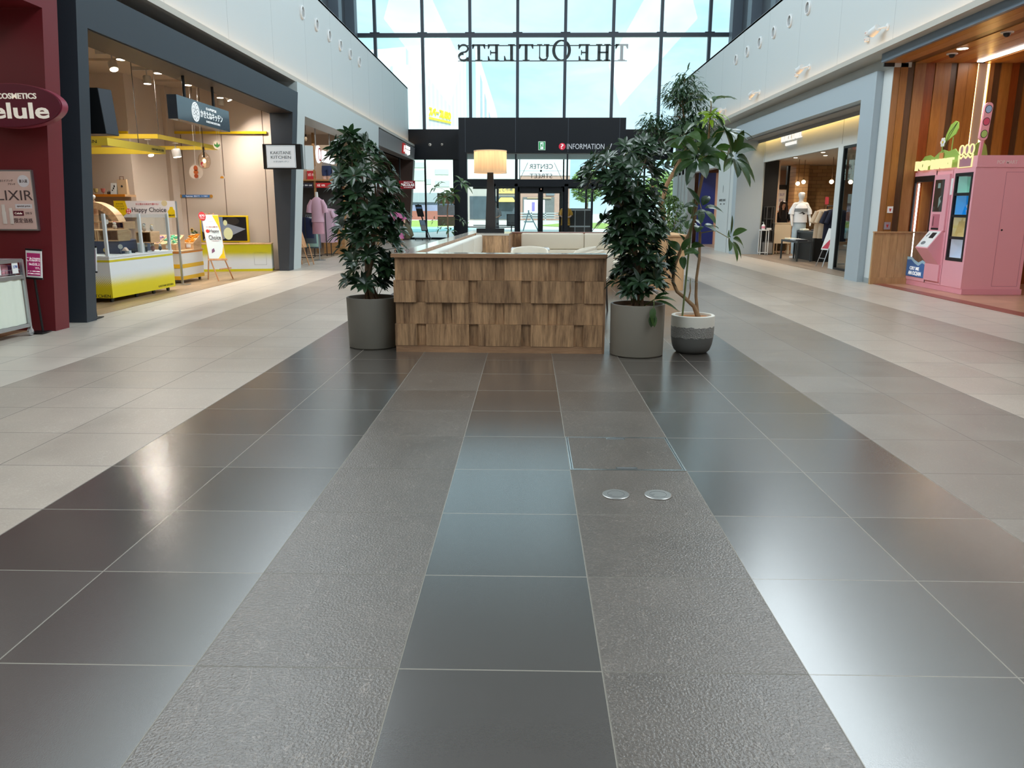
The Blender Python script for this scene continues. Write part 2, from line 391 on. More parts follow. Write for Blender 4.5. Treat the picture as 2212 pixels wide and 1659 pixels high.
# ------------------------------------------------- high white walls, ledges and light coves
WHITE = mat('white_wall_panel', (208, 214, 214), .55, var=.012, vscale=.6)
LEDGE = mat('ledge_underside_paint', (196, 192, 182), .6)
SEAM = mat('panel_seam', (150, 158, 160), .6)
COVE = emis('warm_cove_strip', (255, 190, 118), 13.0)
def high_wall(side):
    s = -1 if side == 'left' else 1
    xw = -5.2 if s < 0 else 6.16
    lip = -4.94 if s < 0 else 5.88
    mb = MB(); mb.box(min(xw, xw+s*.3), -6, 3.99, max(xw, xw+s*.3), 35, 6.36)
    for y in ([9.4+2.45*k for k in range(11)]):
        mb.box(min(xw-s*.001, xw), y, 4.0, max(xw-s*.001, xw), y+.004, 6.355, 1)
    struct('wall_%s_upper' % side, mb, [WHITE, SEAM], 'tall white panelled wall above the %s-hand shopfronts' % side)
    lb = MB(); a, b_ = sorted((lip, xw+s*.3)); yend = 33.6 if s < 0 else 34.9
    lb.box(a, -6, 3.94, b_, 35, 3.985)
    e0, e1 = sorted((lip, lip+s*.025)); lb.box(e0, -6, 3.985, e1, 35, 4.03)
    struct('trim_%d' % (2 if s < 0 else 3), lb, LEDGE, 'projecting ledge hiding the cove light on the %s' % side)
    e0, e1 = sorted((xw-s*.05, xw-s*.08))
    st = MB(); st.box(e0, 2, 3.987, e1, 34.9, 4.005)
    o = st.build('cove_light_strip', COVE); tag(o, 'warm strip light along the ledge under the %s-hand white wall' % side, 'light')
    hb = MB(); xo = -7.62 if s < 0 else 8.66
    hb.box(min(xo, xo+s*.3), -9, 6.0, max(xo, xo+s*.3), 35, 15.7)
    hb.box(min(xw, xo), -9, 6.30, max(xw, xo), 35, 6.355)
    struct('wall_%s_clerestory' % side, hb, mat('grey_clerestory_wall', (86, 92, 100), .6))
    cb = MB()
    for k, y in enumerate((34.4, 31.6, 28.6)):
        x0, x1 = sorted((xo, xo-s*.02)); cb.box(min(xo, xo-s*.38), y, 6.36, max(xo, xo-s*.38), y+.55, 15.7)
    struct('trim_%d' % (4 if s < 0 else 5), cb, mat('grey_steel_column', (104, 116, 128), .5), 'grey steel columns above the %s-hand wall' % side)
high_wall('left'); high_wall('right')
cb = MB(); cb.box(-8, -9, 15.7, 9, 35.2, 15.9); struct('ceiling', cb, mat('grey_ceiling', (120, 124, 128), .7))
bb = MB(); bb.box(-10.8, -9.3, -.1, 11.6, -9, 15.9); struct('wall_back', bb, mat('pale_back_wall', (190, 190, 186), .7))
ob = MB(); ob.box(-11, -9, -.1, -10.65, 35, 6.4); struct('wall_left_outer', ob, mat('shop_back_wall', (196, 176, 152), .7))
lo = MB(); lo.box(-10.7, -9, 3.99, -5.35, 35, 4.4); lo.box(6.3, -9, 3.99, 13.4, 35, 4.4)
struct('ceiling_over_shops', lo, mat('slab_grey', (120, 120, 118), .8))
# ------------------------------------------------- glazed end wall
DARK = mat('dark_steel', (52, 62, 74), .45)
BLACKP = mat('black_metal_panel', (12, 17, 25), .42, spec=.3)
GLASS = glass('clear_glass', (244, 251, 251), .9)
mull = [-6.518+2.0013*k for k in range(8)]
mb = MB()
for x in mull:
    z0 = 4.66 if (x < -3 or x > 4.2) else 4.8
    mb.box(x-.062, 34.92, z0, x+.062, 35.1, 15.7)
mb.box(-7.62, 34.93, 8.36, 8.66, 35.08, 8.52)
for x in mull:
    mb.box(x-.2, 34.91, 8.52, x+.2, 35.0, 8.55)
mb.box(-7.62, 34.93, 12.1, 8.66, 35.08, 12.26); mb.box(-7.62, 34.93, 15.55, 8.66, 35.08, 15.7)
g = thing('curtain_wall', 'tall glazed end wall of clear panes in dark steel mullions', 'window', (0.5, 35, 0)); g['kind'] = 'structure'
g.name = 'window_1'
mb.build('mullion_frame', DARK, g)
xs = [-7.62]+mull+[8.66]
for i in range(len(xs)-1):
    zb = 4.66 if (xs[i+1] < -2.6 or xs[i] > 3.4) else 4.8
    for z0, z1 in ((zb, 8.36), (8.52, 12.1), (12.26, 15.55)):
        q = MB(); q.quad((xs[i], 35.0, z0), (xs[i+1], 35.0, z0), (xs[i+1], 35.0, z1), (xs[i], 35.0, z1)); q.build('pane', GLASS, g)
# black bulkheads left and right of the entrance lobby
for k, (x0, x1, n) in enumerate(((-5.24, -2.7, 'left'), (3.7, 6.18, 'right'))):
    b_ = MB(); b_.box(x0, 34.85, 3.41, x1, 35.15, 4.66)
    struct('wall_end_bulkhead_%s' % n, b_, BLACKP, 'black panel band over the %s side glazing' % n)
# side glazing beside the lobby
for n, x0, x1, ms in ((2, -5.24, -3.0, [-4.52]), (3, 3.9, 6.18, [5.0])):
    g = thing('side_glazing', '', 'window', ((x0+x1)/2, 35, 0)); g.name = 'window_%d' % n; g['kind'] = 'structure'
    g['label'] = 'floor-to-head glass beside the entrance lobby, %s side' % ('left' if n == 2 else 'right')
    b_ = MB(); b_.box(x0, 34.93, 0, x1, 35.07, .09)
    b_.box(x1-.3 if n == 2 else x0, 34.9, 0, x1 if n == 2 else x0+.3, 35.1, 3.41)
    for x in ms: b_.box(x-.035, 34.93, .09, x+.035, 35.07, 3.41)
    b_.build('window_frame', BLACKP, g)
    e = [x0]+ms+[x1]
    for i in range(len(e)-1):
        q = MB(); q.quad((e[i], 35, .09), (e[i+1], 35, .09), (e[i+1], 35, 3.41), (e[i], 35, 3.41)); q.build('pane', GLASS, g)
# entrance lobby projecting into the hall
YL = 31.6
b_ = MB(); b_.box(-2.753, YL, 3.47, 3.742, 34.85, 4.78)
sm = MB()
for x in (-2.491, -.535, 1.512, 3.503): b_.box(x-.008, YL-.003, 3.49, x+.008, YL, 4.775, 1)
struct('wall_lobby_fascia', b_, [BLACKP, mat('fascia_joint', (66, 74, 84), .5)], 'black panelled fascia over the entrance lobby')
b_ = MB(); b_.box(-2.7, YL+.1, 3.42, 3.7, 34.85, 3.47)
struct('ceiling_lobby', b_, mat('lobby_ceiling', (176, 180, 178), .6))
b_ = MB(); b_.box(-2.753, YL, 0, -2.44, YL+.35, 3.47); b_.box(3.40, YL, 0, 3.742, YL+.35, 3.47)
struct('trim_6', b_, BLACKP, 'black posts at the corners of the entrance lobby')
def lobby_front(name, idx, y, label, door_label):
    g = thing(name, label, 'window', (.5, y, 0)); g.name = 'window_%d' % idx; g['kind'] = 'structure'
    f = MB()
    f.box(-2.44, y, 2.30, 3.40, y+.12, 2.47)
    for x in (-.52, 1.50): f.box(x-.03, y, 2.47, x+.03, y+.1, 3.43)
    for x, w in ((-1.36, .045), (-.50, .06), (1.48, .075), (2.5, .04)): f.box(x-w, y, 0, x+w, y+.12, 2.30)
    f.box(-2.44, y, 2.18, -1.36, y+.06, 2.30); f.box(-1.36, y, 2.2, 3.40, y+.06, 2.30)
    f.box(-2.44, y+.02, 0, -.5, y+.1, .08); f.box(1.48, y+.02, 0, 3.40, y+.1, .08)
    f.box(-2.44, y+.03, .60, -.5, y+.06, .64)
    f.build('window_frame', BLACKP, g)
    for x0, x1, z0, z1 in ((-2.44, -.52, 2.47, 3.43), (-.52, 1.5, 2.47, 3.43), (1.5, 3.40, 2.47, 3.43), (-2.44, -1.36, .08, 2.3), (-1.36, -.5, .08, 2.3), (1.48, 2.5, .08, 2.3), (2.5, 3.40, .08, 2.3)):
        q = MB(); q.quad((x0, y+.05, z0), (x1, y+.05, z0), (x1, y+.05, z1), (x0, y+.05, z1)); q.build('pane', GLASS, g)
    return g
L1 = lobby_front('lobby_glazing', 4, YL, 'inner glazed front of the entrance lobby in black frames', '')
L2 = lobby_front('street_glazing', 5, 34.9, 'outer glazed front of the entrance lobby in black frames', '')
def sliding_pair(y, n0):
    for k, (x0, x1) in enumerate(((-.44, .47), (.50, 1.41))):
        d = thing('door', 'black framed glass sliding door leaf, %s of the pair in the %s front' % (('left', 'right')[k], ('inner', 'outer')[n0 > 2]), 'door', ((x0+x1)/2, y, 0))
        d.name = 'door_%d' % (n0+k); d['kind'] = 'structure'
        f = MB(); yy = y+.14
        f.box(x0, yy, 0, x0+.07, yy+.05, 2.16); f.box(x1-.07, yy, 0, x1, yy+.05, 2.16); f.box(x0, yy, 2.0, x1, yy+.05, 2.16); f.box(x0, yy, 0, x1, yy+.05, .09)
        f.build('door_frame', BLACKP, d)
        q = MB(); q.quad((x0+.07, yy+.025, .09), (x1-.07, yy+.025, .09), (x1-.07, yy+.025, 2.0), (x0+.07, yy+.025, 2.0)); q.build('pane', GLASS, d)
sliding_pair(YL, 1); sliding_pair(34.9, 3)
# ================================================================ left-hand shops
def lean(z): return -5.207+.0835*z
RED = mat('burgundy_paint', (112, 30, 38), .42, var=.03, vscale=2)
CHAR = mat('charcoal_paint', (50, 57, 66), .5, var=.05, vscale=3)
SOFF = mat('dark_brown_soffit', (64, 52, 46), .5)
BEIGE = mat('beige_shop_wall', (224, 206, 190), .7)
BEIGEJ = mat('beige_wall_joint', (120, 100, 84), .7)
PALEWALL = mat('pale_shop_wall', (206, 212, 212), .55)
WHITEP = mat('white_gloss_panel', (236, 238, 238), .35)
YEL = mat('bright_yellow_laminate', (244, 206, 20), .4)
YELH = mat('canopy_yellow', (246, 212, 70), .45)
ORA = mat('orange_edge_band', (236, 146, 36), .45)
OAK = wood('light_oak', (196, 150, 104), (230, 190, 146), 1.2, .45, .08, 'Y')
INK = mat('black_print', (28, 28, 30), .5)
WINK = mat('white_print', (244, 246, 246), .5, emit=.35)
METAL = mat('brushed_steel', (190, 194, 198), .3, metal=.9)
BLK = mat('black_satin', (18, 19, 22), .4)
PINK = mat('magenta_print', (200, 48, 122), .5)
PAPER = mat('white_paper', (240, 240, 238), .6)
CLEAR = glass('clear_acrylic', (244, 248, 248), .8)
def slab_lean(mb, y0, y1, z0, z1, back, f=lean):
    mb.hexa([(back, y0, z0), (f(z0), y0, z0), (f(z0), y1, z0), (back, y1, z0), (back, y0, z1), (f(z1), y0, z1), (f(z1), y1, z1), (back, y1, z1)])
# ---- burgundy cosmetics shop
rl = lambda z: -5.19+.085*z
mb = MB(); slab_lean(mb, 8.36, 8.62, 0, 3.94, -10.6, rl); struct('wall_cosmetics_shop', mb, RED, 'burgundy end wall of the cosmetics shop')
mb = MB(); slab_lean(mb, -5, 8.36, 3.285, 3.94, -5.6, rl); struct('trim_7', mb, RED, 'burgundy fascia over the cosmetics shop front')
mb = MB(); mb.box(-10.6, -5, 3.3, -5.5, 8.36, 3.36); struct('ceiling_cosmetics_shop', mb, mat('dark_red_ceiling', (70, 22, 26), .6))
def ellipse(rx, ry, n=48): return [(rx*math.cos(2*math.pi*i/n), ry*math.sin(2*math.pi*i/n)) for i in range(n)]
t = thing('oval_shop_sign', 'burgundy oval projecting sign of the cosmetics shop with cream lettering', 'sign', (-5.2, 8.1, 2.32))
SIGNRED = mat('sign_burgundy', (98, 22, 44), .35)
mb = MB(); mb.prism(ellipse(.52, .205), fS(-5.2, 8.08, 2.32), .07); mb.build('panel', SIGNRED, t, smooth=30)
mb = MB(); mb.prism(ellipse(.53, .212), fS(-5.2, 8.10, 2.32), .10); mb.build('rim', mat('rim_burgundy', (150, 60, 78), .35), t, smooth=30)
CREAM = mat('cream_lettering', (248, 240, 226), .5, emit=.25)
fr = fS(-5.2, 8.08, 2.32)
texts([('COSMETICS', .09, .088, .055, .40), ('Celule', .0, -.05, .155, .80)], fr, CREAM, t, bold=.022, depth=.006)
mb = MB(); mb.box(-5.35, 8.18, 2.2, -5.05, 8.36, 2.44); mb.build('bracket', BLK, t)
# framed poster
t = thing('poster_frame', 'framed pale pink beauty poster on the burgundy wall', 'poster', (-5.5, 8.33, 1.09))
mb = MB(); mb.box(-5.80, 8.325, 1.085, -5.215, 8.36, 1.71); mb.build('frame', METAL, t)
mb = MB(); mb.box(-5.79, 8.322, 1.10, -5.228, 8.326, 1.695); mb.build('sheet', mat('poster_blush', (222, 190, 180), .5, var=.06, vscale=3), t)
fr = fS(-5.5, 8.322, 1.39)
texts([('ELIXIR', .04, .06, .10, .46), ('最上級エイジング', -.02, .21, .024, .20), ('ブランド', .06, .175, .022, .08), ('新入荷', .19, .205, .034, .085)], fr, mat('poster_ink', (84, 66, 66), .6), t)
mb = MB(); mb.disc(fr, .19, .205, .062, depth=-.001); mb.build('pale_patch', mat('poster_pale', (226, 220, 224), .5), t); mb = MB(); mb.rect(fr, .07, -.075, .25, -.03, -.001); mb.build('pale_patch', mat('poster_pale', (226, 220, 224), .5), t)
texts([('special price', .16, -.052, .024, .14), ('で叶う', .20, -.125, .026, .07), ('限定価格', .14, -.20, .05, .20)], fr, mat('poster_ink2', (92, 70, 72), .6), t, name='small_lettering')
mb = MB(); mb.rect(fr, .04, -.15, .15, -.10, -.0012); mb.build('shop_label', SIGNRED, t)
texts([('Celule', .095, -.125, .022, .08)], fr, CREAM, t, name='label_lettering', depth=.003)
mb = MB()
for x, w, h in ((-.06, .045, .20), (.015, .04, .165)):
    mb.lathe([(.0, 0), (w*.5, 0), (w*.5, h*.62), (w*.42, h*.64), (w*.42, h), (0, h)], (-5.5+x, 8.318, 1.155), 12, sy=.1)
mb.build('bottle_picture', mat('bottle_pearl', (232, 222, 214), .3), t)
# trolley with cream skirt
t = thing('display_trolley', 'steel trolley with cream fabric skirt and wire tray by the burgundy wall', 'trolley', (-5.45, 7.5, 0))
fb = MB()
for x in (-5.27, -5.68):
    for y in (6.95, 8.05): fb.box(x-.015, y-.015, .09, x+.015, y+.015, .80)
for x in (-5.27, -5.68):
    for z in (.115, .62, .79): fb.box(x-.013, 6.95, z-.018, x+.013, 8.05, z+.018)
for y in (6.95, 8.05):
    for z in (.115, .62, .79): fb.box(-5.68, y-.013, z-.018, -5.27, y+.013, z+.018)
fb.build('frame', METAL, t)
cb = MB(); n = 44
def skirt(p0, p1, nrm, k):
    vs = []; fs = []
    for i in range(k+1):
        a = i/k; w = .006*math.sin(i*1.1)+.005*math.sin(i*.37+1)
        for z in (.135, .36, .605):
            vs.append((p0[0]+(p1[0]-p0[0])*a+nrm[0]*w, p0[1]+(p1[1]-p0[1])*a+nrm[1]*w, z))
    for i in range(k):
        for j in range(2): fs.append((i*3+j, i*3+3+j, i*3+4+j, i*3+1+j))
    cb.add(vs, fs)
skirt((-5.272, 6.97), (-5.272, 8.03), (1, 0), 44); skirt((-5.66, 8.045), (-5.29, 8.045), (0, 1), 16); skirt((-5.66, 6.955), (-5.29, 6.955), (0, 1), 16)
cb.build('skirt', mat('cream_cloth', (226, 232, 218), .8), t, smooth=True)
mb = MB(); mb.box(-5.68, 6.95, .625, -5.27, 8.05, .64); mb.build('tray', mat('white_tray', (222, 222, 214), .5), t)
wb = MB()
for z in (.66, .70): wb.tube([(-5.285, 6.97, z), (-5.285, 8.03, z)], .003, 5)
for i in range(15): wb.tube([(-5.285, 6.98+.075*i, .64), (-5.285, 6.98+.075*i, .70)], .0025, 5)
wb.build('wire_rail', METAL, t)
for x in (-5.27, -5.68):
    for y in (6.95, 8.05):
        w = MB(); w.tube([(x-.012, y, .042), (x+.012, y, .042)], .04, 16); w.box(x-.018, y-.012, .04, x+.018, y+.012, .1)
        w.build('caster', mat('chrome_caster', (206, 208, 212), .2, metal=.8), t)
for i, (y, c, nm, h) in enumerate(((7.98, (96, 40, 90), 'purple', .10), (7.86, (226, 160, 172), 'pale pink', .11), (7.72, (208, 70, 120), 'magenta', .10), (7.56, (240, 176, 178), 'rose patterned', .12), (7.4, (150, 190, 186), 'sage', .13), (7.22, (236, 190, 190), 'blush', .12))):
    b_ = MB(); b_.bbox(-5.44, y-.05, .642, -5.32, y+.055, .642+h, .02); o = b_.build('cosmetic_pouch', mat('pouch_%d' % i, c, .45, var=.2, vscale=30), None, smooth=True)
    tag(o, '%s cosmetic pouch in the front row of the trolley tray' % nm, 'pouch', 'cosmetic pouches on the trolley')
for i, (y, c, nm) in enumerate(((7.92, (238, 206, 206), 'shell pink'), (7.72, (240, 170, 180), 'candy pink'), (7.5, (232, 210, 200), 'cream'), (7.28, (150, 196, 190), 'mint'))):
    b_ = MB(); b_.bbox(-5.63, y-.085, .642, -5.47, y+.085, .80+.03*(i % 2), .03); o = b_.build('folded_bundle', mat('bundle_%d' % i, c, .8, var=.15, vscale=20), None, smooth=True)
    tag(o, '%s soft bundle heaped at the back of the trolley tray' % nm, 'bundle', 'soft bundles on the trolley')
for i, (y, nm) in enumerate(((7.93, 'nearest the black column'), (7.66, 'further from the black column'))):
    t = thing('price_card', 'white price card with blue print clipped to the trolley rail, %s' % nm, 'card', (-5.26, y, .69), 'price cards on the trolley rail')
    b_ = MB(); b_.box(-5.268, y-.045, .665, -5.262, y+.045, .775); b_.build('card', PAPER, t)
    texts([('2,750', 0, .01, .03, .065)], fE(-5.262, y, .72), mat('blue_print', (60, 90, 170), .5), t)
# magenta stand sign
def stand_sign(x, y, z0, z1, w, label, pole_top, tilt, lines, m_):
    t = thing('stand_sign', label, 'sign', (x, y, 0))
    fr = frame((x, y, z0), (1, .0, tilt), (-tilt, 0, 1)) @ Matrix.Rotation(-.06, 4, 'X')
    h = z1-z0
    b_ = MB(); b_.rect(fr, -w/2, 0, w/2, h, .014); b_.build('board', PAPER, t)
    b_ = MB(); b_.rect(fr, -w/2-.004, h, w/2+.004, h+.02, .02); b_.rect(fr, -w/2-.004, -.02, w/2+.004, 0, .02); b_.build('clip_bars', BLK, t)
    b_ = MB(); b_.rect(fr, -w/2+.012, .018, w/2-.012, h-.025, -.0012); b_.build('sheet', m_, t)
    texts(lines, fr @ Matrix.Translation((0, h/2, 0)), WINK, t, depth=.003)
    b_ = MB(); b_.tube([(x, y+.03, 0), (x-.02, y+.03, pole_top)], .012, 8); b_.box(x-.10, y-.08, .0085, x+.06, y+.09, .018); b_.build('pole', BLK, t)
    return t
stand_sign(-5.25, 8.2, .60, .88, .165, 'magenta stand sign with white lettering leaning behind the cream-skirted trolley', .7, -.06,
           [('これはSITE', 0, .05, .045, .14), ('56点以上', .01, .0, .03, .12), ('です。', .04, -.04, .022, .05), ('メーカー希望小売価格', 0, -.075, .012, .13), ('参考価格 店頭価格', 0, -.10, .012, .13)], PINK)
stand_sign(-5.30, 9.36, .58, .86, .16, 'magenta stand sign mostly hidden behind the charcoal column', .6, -.06, [('SITE', 0, .05, .04, .12), ('56点', 0, .0, .03, .1)], PINK)
# ---- charcoal portal of the rice cracker shop
mb = MB()
slab_lean(mb, 9.01, 9.226, 0, 3.28, -5.6); slab_lean(mb, 16.95, 17.28, 0, 3.28, -5.42)
slab_lean(mb, 9.01, 17.28, 3.28, 3.72, -5.42, lambda z: lean(z)+(.0 if z > 3.5 else 0))
mb.box(-5.6, 8.62, 0, -5.42, 9.3, 3.94)
struct('trim_8', mb, CHAR, 'charcoal tapered portal around the rice cracker shop')
mb = MB(); mb.box(-5.41, 9.23, 3.268, -4.955, 16.94, 3.279); struct('trim_9', mb, SOFF, 'dark brown soffit inside the charcoal portal')
mb = MB(); mb.box(-5.5, 9.23, 3.28, -5.43, 17.3, 3.94); struct('wall_cracker_header', mb, SOFF)
mb = MB(); mb.box(-10.6, 17.35, 0, -5.42, 17.5, 3.95); mb.box(-7.85, 17.0, 0, -7.62, 17.35, 3.9); mb.box(-10.6, 15.5, 0, -7.71, 17.35, 3.9)
for x in (-7.507, -6.627, -5.718): mb.box(x-.008, 17.345, .6 if x < -5.8 else 0, x+.008, 17.35, 2.87 if x < -6 else 3.7, 1)
mb.box(-9.6, 8.62, 0, -5.6, 8.75, 3.9); mb.box(-10.64, 8.62, 0, -10.6, 17.4, 3.9)
struct('wall_cracker_shop', mb, [BEIGE, BEIGEJ], 'beige back wall of the rice cracker shop')
mb = MB(); mb.box(-10.6, 8.7, 3.82, -5.5, 17.4, 3.9)
for y in (11.6, 14.1, 16.3): mb.box(-10.6, y-.05, 3.78, -5.5, y+.05, 3.82)
struct('ceiling_cracker_shop', mb, mat('beige_ceiling', (206, 188, 168), .7))
mb = MB(); mb.box(-7.65, 17.31, 2.885, -5.63, 17.35, 2.935); tag(mb.build('wall_rail', YEL), 'long yellow rail on the beige wall behind the hanging black sign', 'rail')
mb = MB(); mb.box(-8.3, 15.46, 2.72, -7.72, 15.5, 2.765); tag(mb.build('wall_rail', YEL), 'short yellow rail high on the beige wall above the paper bags', 'rail')
# shop spot lamps with their light
LAMPW = mat('lamp_white', (214, 206, 196), .4); LENS = emis('lamp_lens_warm', (255, 236, 206), 14)
def spot(x, y, z, label, tiltx=0., tilty=0., box=True, power=60, size=.07, group='spot lamps on the cracker shop ceiling', top=3.82, lit=True, cone=120):
    t = thing('spot_lamp', label, 'lamp', (x, y, z), group)
    d = Vector((tiltx, tilty, -1)).normalized(); c = Vector((x, y, z))
    b_ = MB(); b_.tube([c-d*.14, c-d*.12, c, c], [size*.8, size, size, size*.9], 18); b_.build('barrel', LAMPW, t, smooth=True)
    b_ = MB(); b_.tube([c+d*.001, c+d*.006], [size*.86, size*.86], 18); b_.build('lens', LENS if lit else LAMPW, t)
    b_ = MB(); q = c-d*.13; b_.tube([q, (q.x, q.y, top-.02)], .012, 8)
    if box: b_.box(q.x-.25, q.y-.025, top-.06, q.x+.05, q.y+.025, top)
    else: b_.tube([(q.x, q.y, top-.012), (q.x, q.y, top)], .05, 14)
    b_.build('mount', LAMPW, t)
    if power and lit:
        l = bpy.data.lights.new('spot_beam', 'SPOT'); l.energy = power; l.spot_size = math.radians(cone); l.spot_blend = .9; l.shadow_soft_size = .06; l.color = SHOPW
        o = bpy.data.objects.new('spot_beam', l); COL.objects.link(o); o.location = c+d*.03
        o.rotation_euler = d.to_track_quat('-Z', 'Y').to_euler()
    return t
PW = 135
spot(-6.2, 12.45, 3.52, 'round white ceiling lamp next to the brightest spot lamp', box=False, power=PW)
spot(-6.75, 13.3, 3.52, 'brightest tilted white spot lamp near the charcoal header', .35, -.35, power=PW)
spot(-6.15, 13.55, 3.50, 'white lamp peeking below the charcoal header above the yellow canopy', box=False, power=PW)
spot(-6.95, 14.85, 3.53, 'white spot lamp with ballast box left of the hanging black sign', power=PW)
spot(-8.55, 17.1-.0, 3.5, 'small white spot lamp behind the boxy ceiling speaker', power=PW*.6)
spot(-6.25, 14.95, 3.52, 'white lamp behind the left rod of the hanging black sign', box=False, power=PW)
spot(-6.3, 16.6, 3.52, 'upper white lamp near the right rod of the hanging black sign', box=False, power=PW)
spot(-6.45, 17.0, 3.42, 'lower white lamp near the right rod of the hanging black sign', power=0, lit=False, box=False)
spot(-6.15, 16.75, 3.5, 'tilted white lamp near the far charcoal column', .5, .1, box=False, power=PW)
t = thing('ceiling_speaker', 'boxy cream ceiling speaker on a bracket in the cracker shop', 'speaker', (-8.2, 16.0, 3.4))
b_ = MB(); b_.bbox(-8.34, 15.9, 3.40, -8.02, 16.18, 3.60, .02); b_.build('housing', LAMPW, t)
b_ = MB(); b_.tube([(-8.05, 16.03, 3.50), (-8.012, 16.03, 3.50)], .085, 18); b_.build('grille', mat('grille_grey', (150, 148, 146), .5), t)
b_ = MB(); b_.tube([(-8.18, 16.04, 3.60), (-8.18, 16.04, 3.80)], .015, 8); b_.tube([(-8.18, 16.04, 3.80), (-8.18, 16.04, 3.82)], .05, 12); b_.build('bracket', BLK, t)
# hanging black board sign
t = thing('hanging_sign', 'long black hanging sign with white emblem and Japanese lettering', 'sign', (-5.18, 12.9, 2.61))
SIGNB = mat('sign_slate', (52, 62, 72), .25, coat=.5)
b_ = MB(); b_.box(-5.30, 11.885, 2.605, -5.155, 13.92, 2.945); b_.build('board', SIGNB, t)
for y in (12.32, 13.43):
    b_ = MB(); b_.tube([(-5.22, y, 2.945), (-5.22, y, 3.268)], .022, 12); b_.build('rod', BLK, t)
fr = fE(-5.155, 12.9, 2.775)
b_ = MB(); b_.disc(fr, -.37, .0, .145, depth=-.003, n=40); b_.build('emblem_disc', WINK, t)
eb = MB()
for k in range(8):
    w = 2*math.pi*k/8; cx, cy = -.37+.075*math.cos(w), .075*math.sin(w)
    for i in range(24):
        a, c = 2*math.pi*i/24, 2*math.pi*(i+1)/24
        p = [(cx+r*math.cos(q), cy+r*math.sin(q)) for q, r in ((a, .052), (c, .052), (c, .046), (a, .046))]
        eb.add([fr @ Vector((*q, .0042)) for q in p], [(0, 1, 2, 3)])
eb.build('emblem_petals', SIGNB, t)
texts([('柿の種専門店', .25, .095, .045, .42), ('かきたねキッチン', .26, .0, .115, .90), ('KAKITANE KITCHEN', .30, -.10, .032, .56)], fr, WINK, t, bold=.02)
# projecting box signs on the two charcoal columns
def box_sign(y, x0, x1, z0, z1, label, lit=True):
    t = thing('box_sign', label, 'sign', ((x0+x1)/2, y, z0))
    b_ = MB(); b_.box(x0, y, z0, x1, y+.16, z1); b_.build('housing', BLK, t)
    b_ = MB(); b_.box(x0+.075, y-.012, z0+.025, x1-.11, y, z1-.025); b_.build('face', mat('lit_sign_face', (226, 232, 236), .4, emit=.35), t)
    f = fS((x0+x1)/2-.02, y-.012, (z0+z1)/2); W = (x1-x0)/2-.1
    b_ = MB()
    for a in ((-W, -.215, W, -.211), (-W, .211, W, .215), (-W, -.215, -W+.004, .215), (W-.004, -.215, W, .215)): b_.rect(f, *a, -.002)
    b_.build('border_line', INK, t)
    texts([('KAKITANE', 0, .075, .062, .43), ('KITCHEN', 0, -.015, .062, .42), ('かきたねキッチン', 0, -.10, .036, .32)], f, INK, t)
    b_ = MB(); b_.box(-5.25, y+.05, (z0+z1)/2-.03, -5.0, y+.12, (z0+z1)/2+.03); b_.build('bracket', BLK, t)
    return t
box_sign(16.72, -5.54, -4.745, 2.127, 2.628, 'white KAKITANE KITCHEN box sign on the far charcoal column')
t = thing('box_sign', 'black side box sign on the near charcoal column, seen from behind', 'sign', (-5.05, 9.4, 2.17))
b_ = MB(); b_.hexa([(-5.35, 9.42, 2.17), (-4.955, 9.42, 2.17), (-4.90, 9.60, 2.16), (-5.3, 9.6, 2.16), (-5.35, 9.42, 2.68), (-5.00, 9.42, 2.68), (-4.94, 9.60, 2.68), (-5.3, 9.6, 2.68)]); b_.build('housing', BLK, t)
b_ = MB(); b_.hexa([(-4.955, 9.425, 2.175), (-4.95, 9.425, 2.175), (-4.893, 9.6, 2.165), (-4.9, 9.6, 2.165), (-5.0, 9.425, 2.675), (-4.995, 9.425, 2.675), (-4.934, 9.6, 2.675), (-4.94, 9.6, 2.675)]); b_.build('edge_panel', CHAR, t)
# hanging yellow canopies
def canopy(x0, x1, y0, y1, z0, z1, label, wires, txt):
    t = thing('hanging_canopy', label, 'canopy', ((x0+x1)/2, (y0+y1)/2, z0))
    b_ = MB(); w = .03
    b_.box(x1-w, y0, z0, x1, y1, z1); b_.box(x0, y0, z0, x0+w, y1, z1); b_.box(x0+w, y0, z0, x1-w, y0+w, z1); b_.box(x0+w, y1-w, z0, x1-w, y1, z1)
    b_.build('frame', YELH, t)
    for x, y in wires:
        b_ = MB(); b_.tube([(x, y, z1), (x, y, 3.82)], .0055, 6); b_.build('wire', mat('grey_cable', (70, 66, 62), .5), t)
    if txt:
        texts([('KAKITANE KITCHEN', .62, -.005, .035, .40)], fE(x1, (y0+y1)/2, (z0+z1)/2), INK, t)
        texts([('KAKITANE KITCHEN', .0, .0, .042, .80)], fS(x1-.55, y0, (z0+z1)/2), INK, t)
    return t
canopy(-7.75, -5.85, 11.135, 12.905, 2.171, 2.275, 'near yellow hanging canopy frame over the yellow and white counter', [(-6.25, 12.85), (-7.5, 11.2)], True)
canopy(-8.3, -6.2, 13.44, 16.0, 2.458, 2.53, 'far yellow hanging canopy frame with spot lamps', [(-6.25, 13.6), (-6.3, 15.2), (-8.2, 13.6)], False)
spot(-6.3, 14.35, 2.22, 'white bullet lamp under the far yellow canopy', .15, 0, box=False, power=50, size=.075, group='lamps under the yellow canopy', top=2.46)
spot(-6.42, 13.6, 2.2, 'small white lamp at the near corner of the far yellow canopy', .4, -.3, box=False, power=35, size=.05, group='lamps under the yellow canopy', top=2.46)
spot(-6.4, 11.16, 2.21, 'white lamp head half hidden by the black side sign', 0, 0, box=False, power=45, size=.05, group='lamps under the yellow canopy', top=2.46)
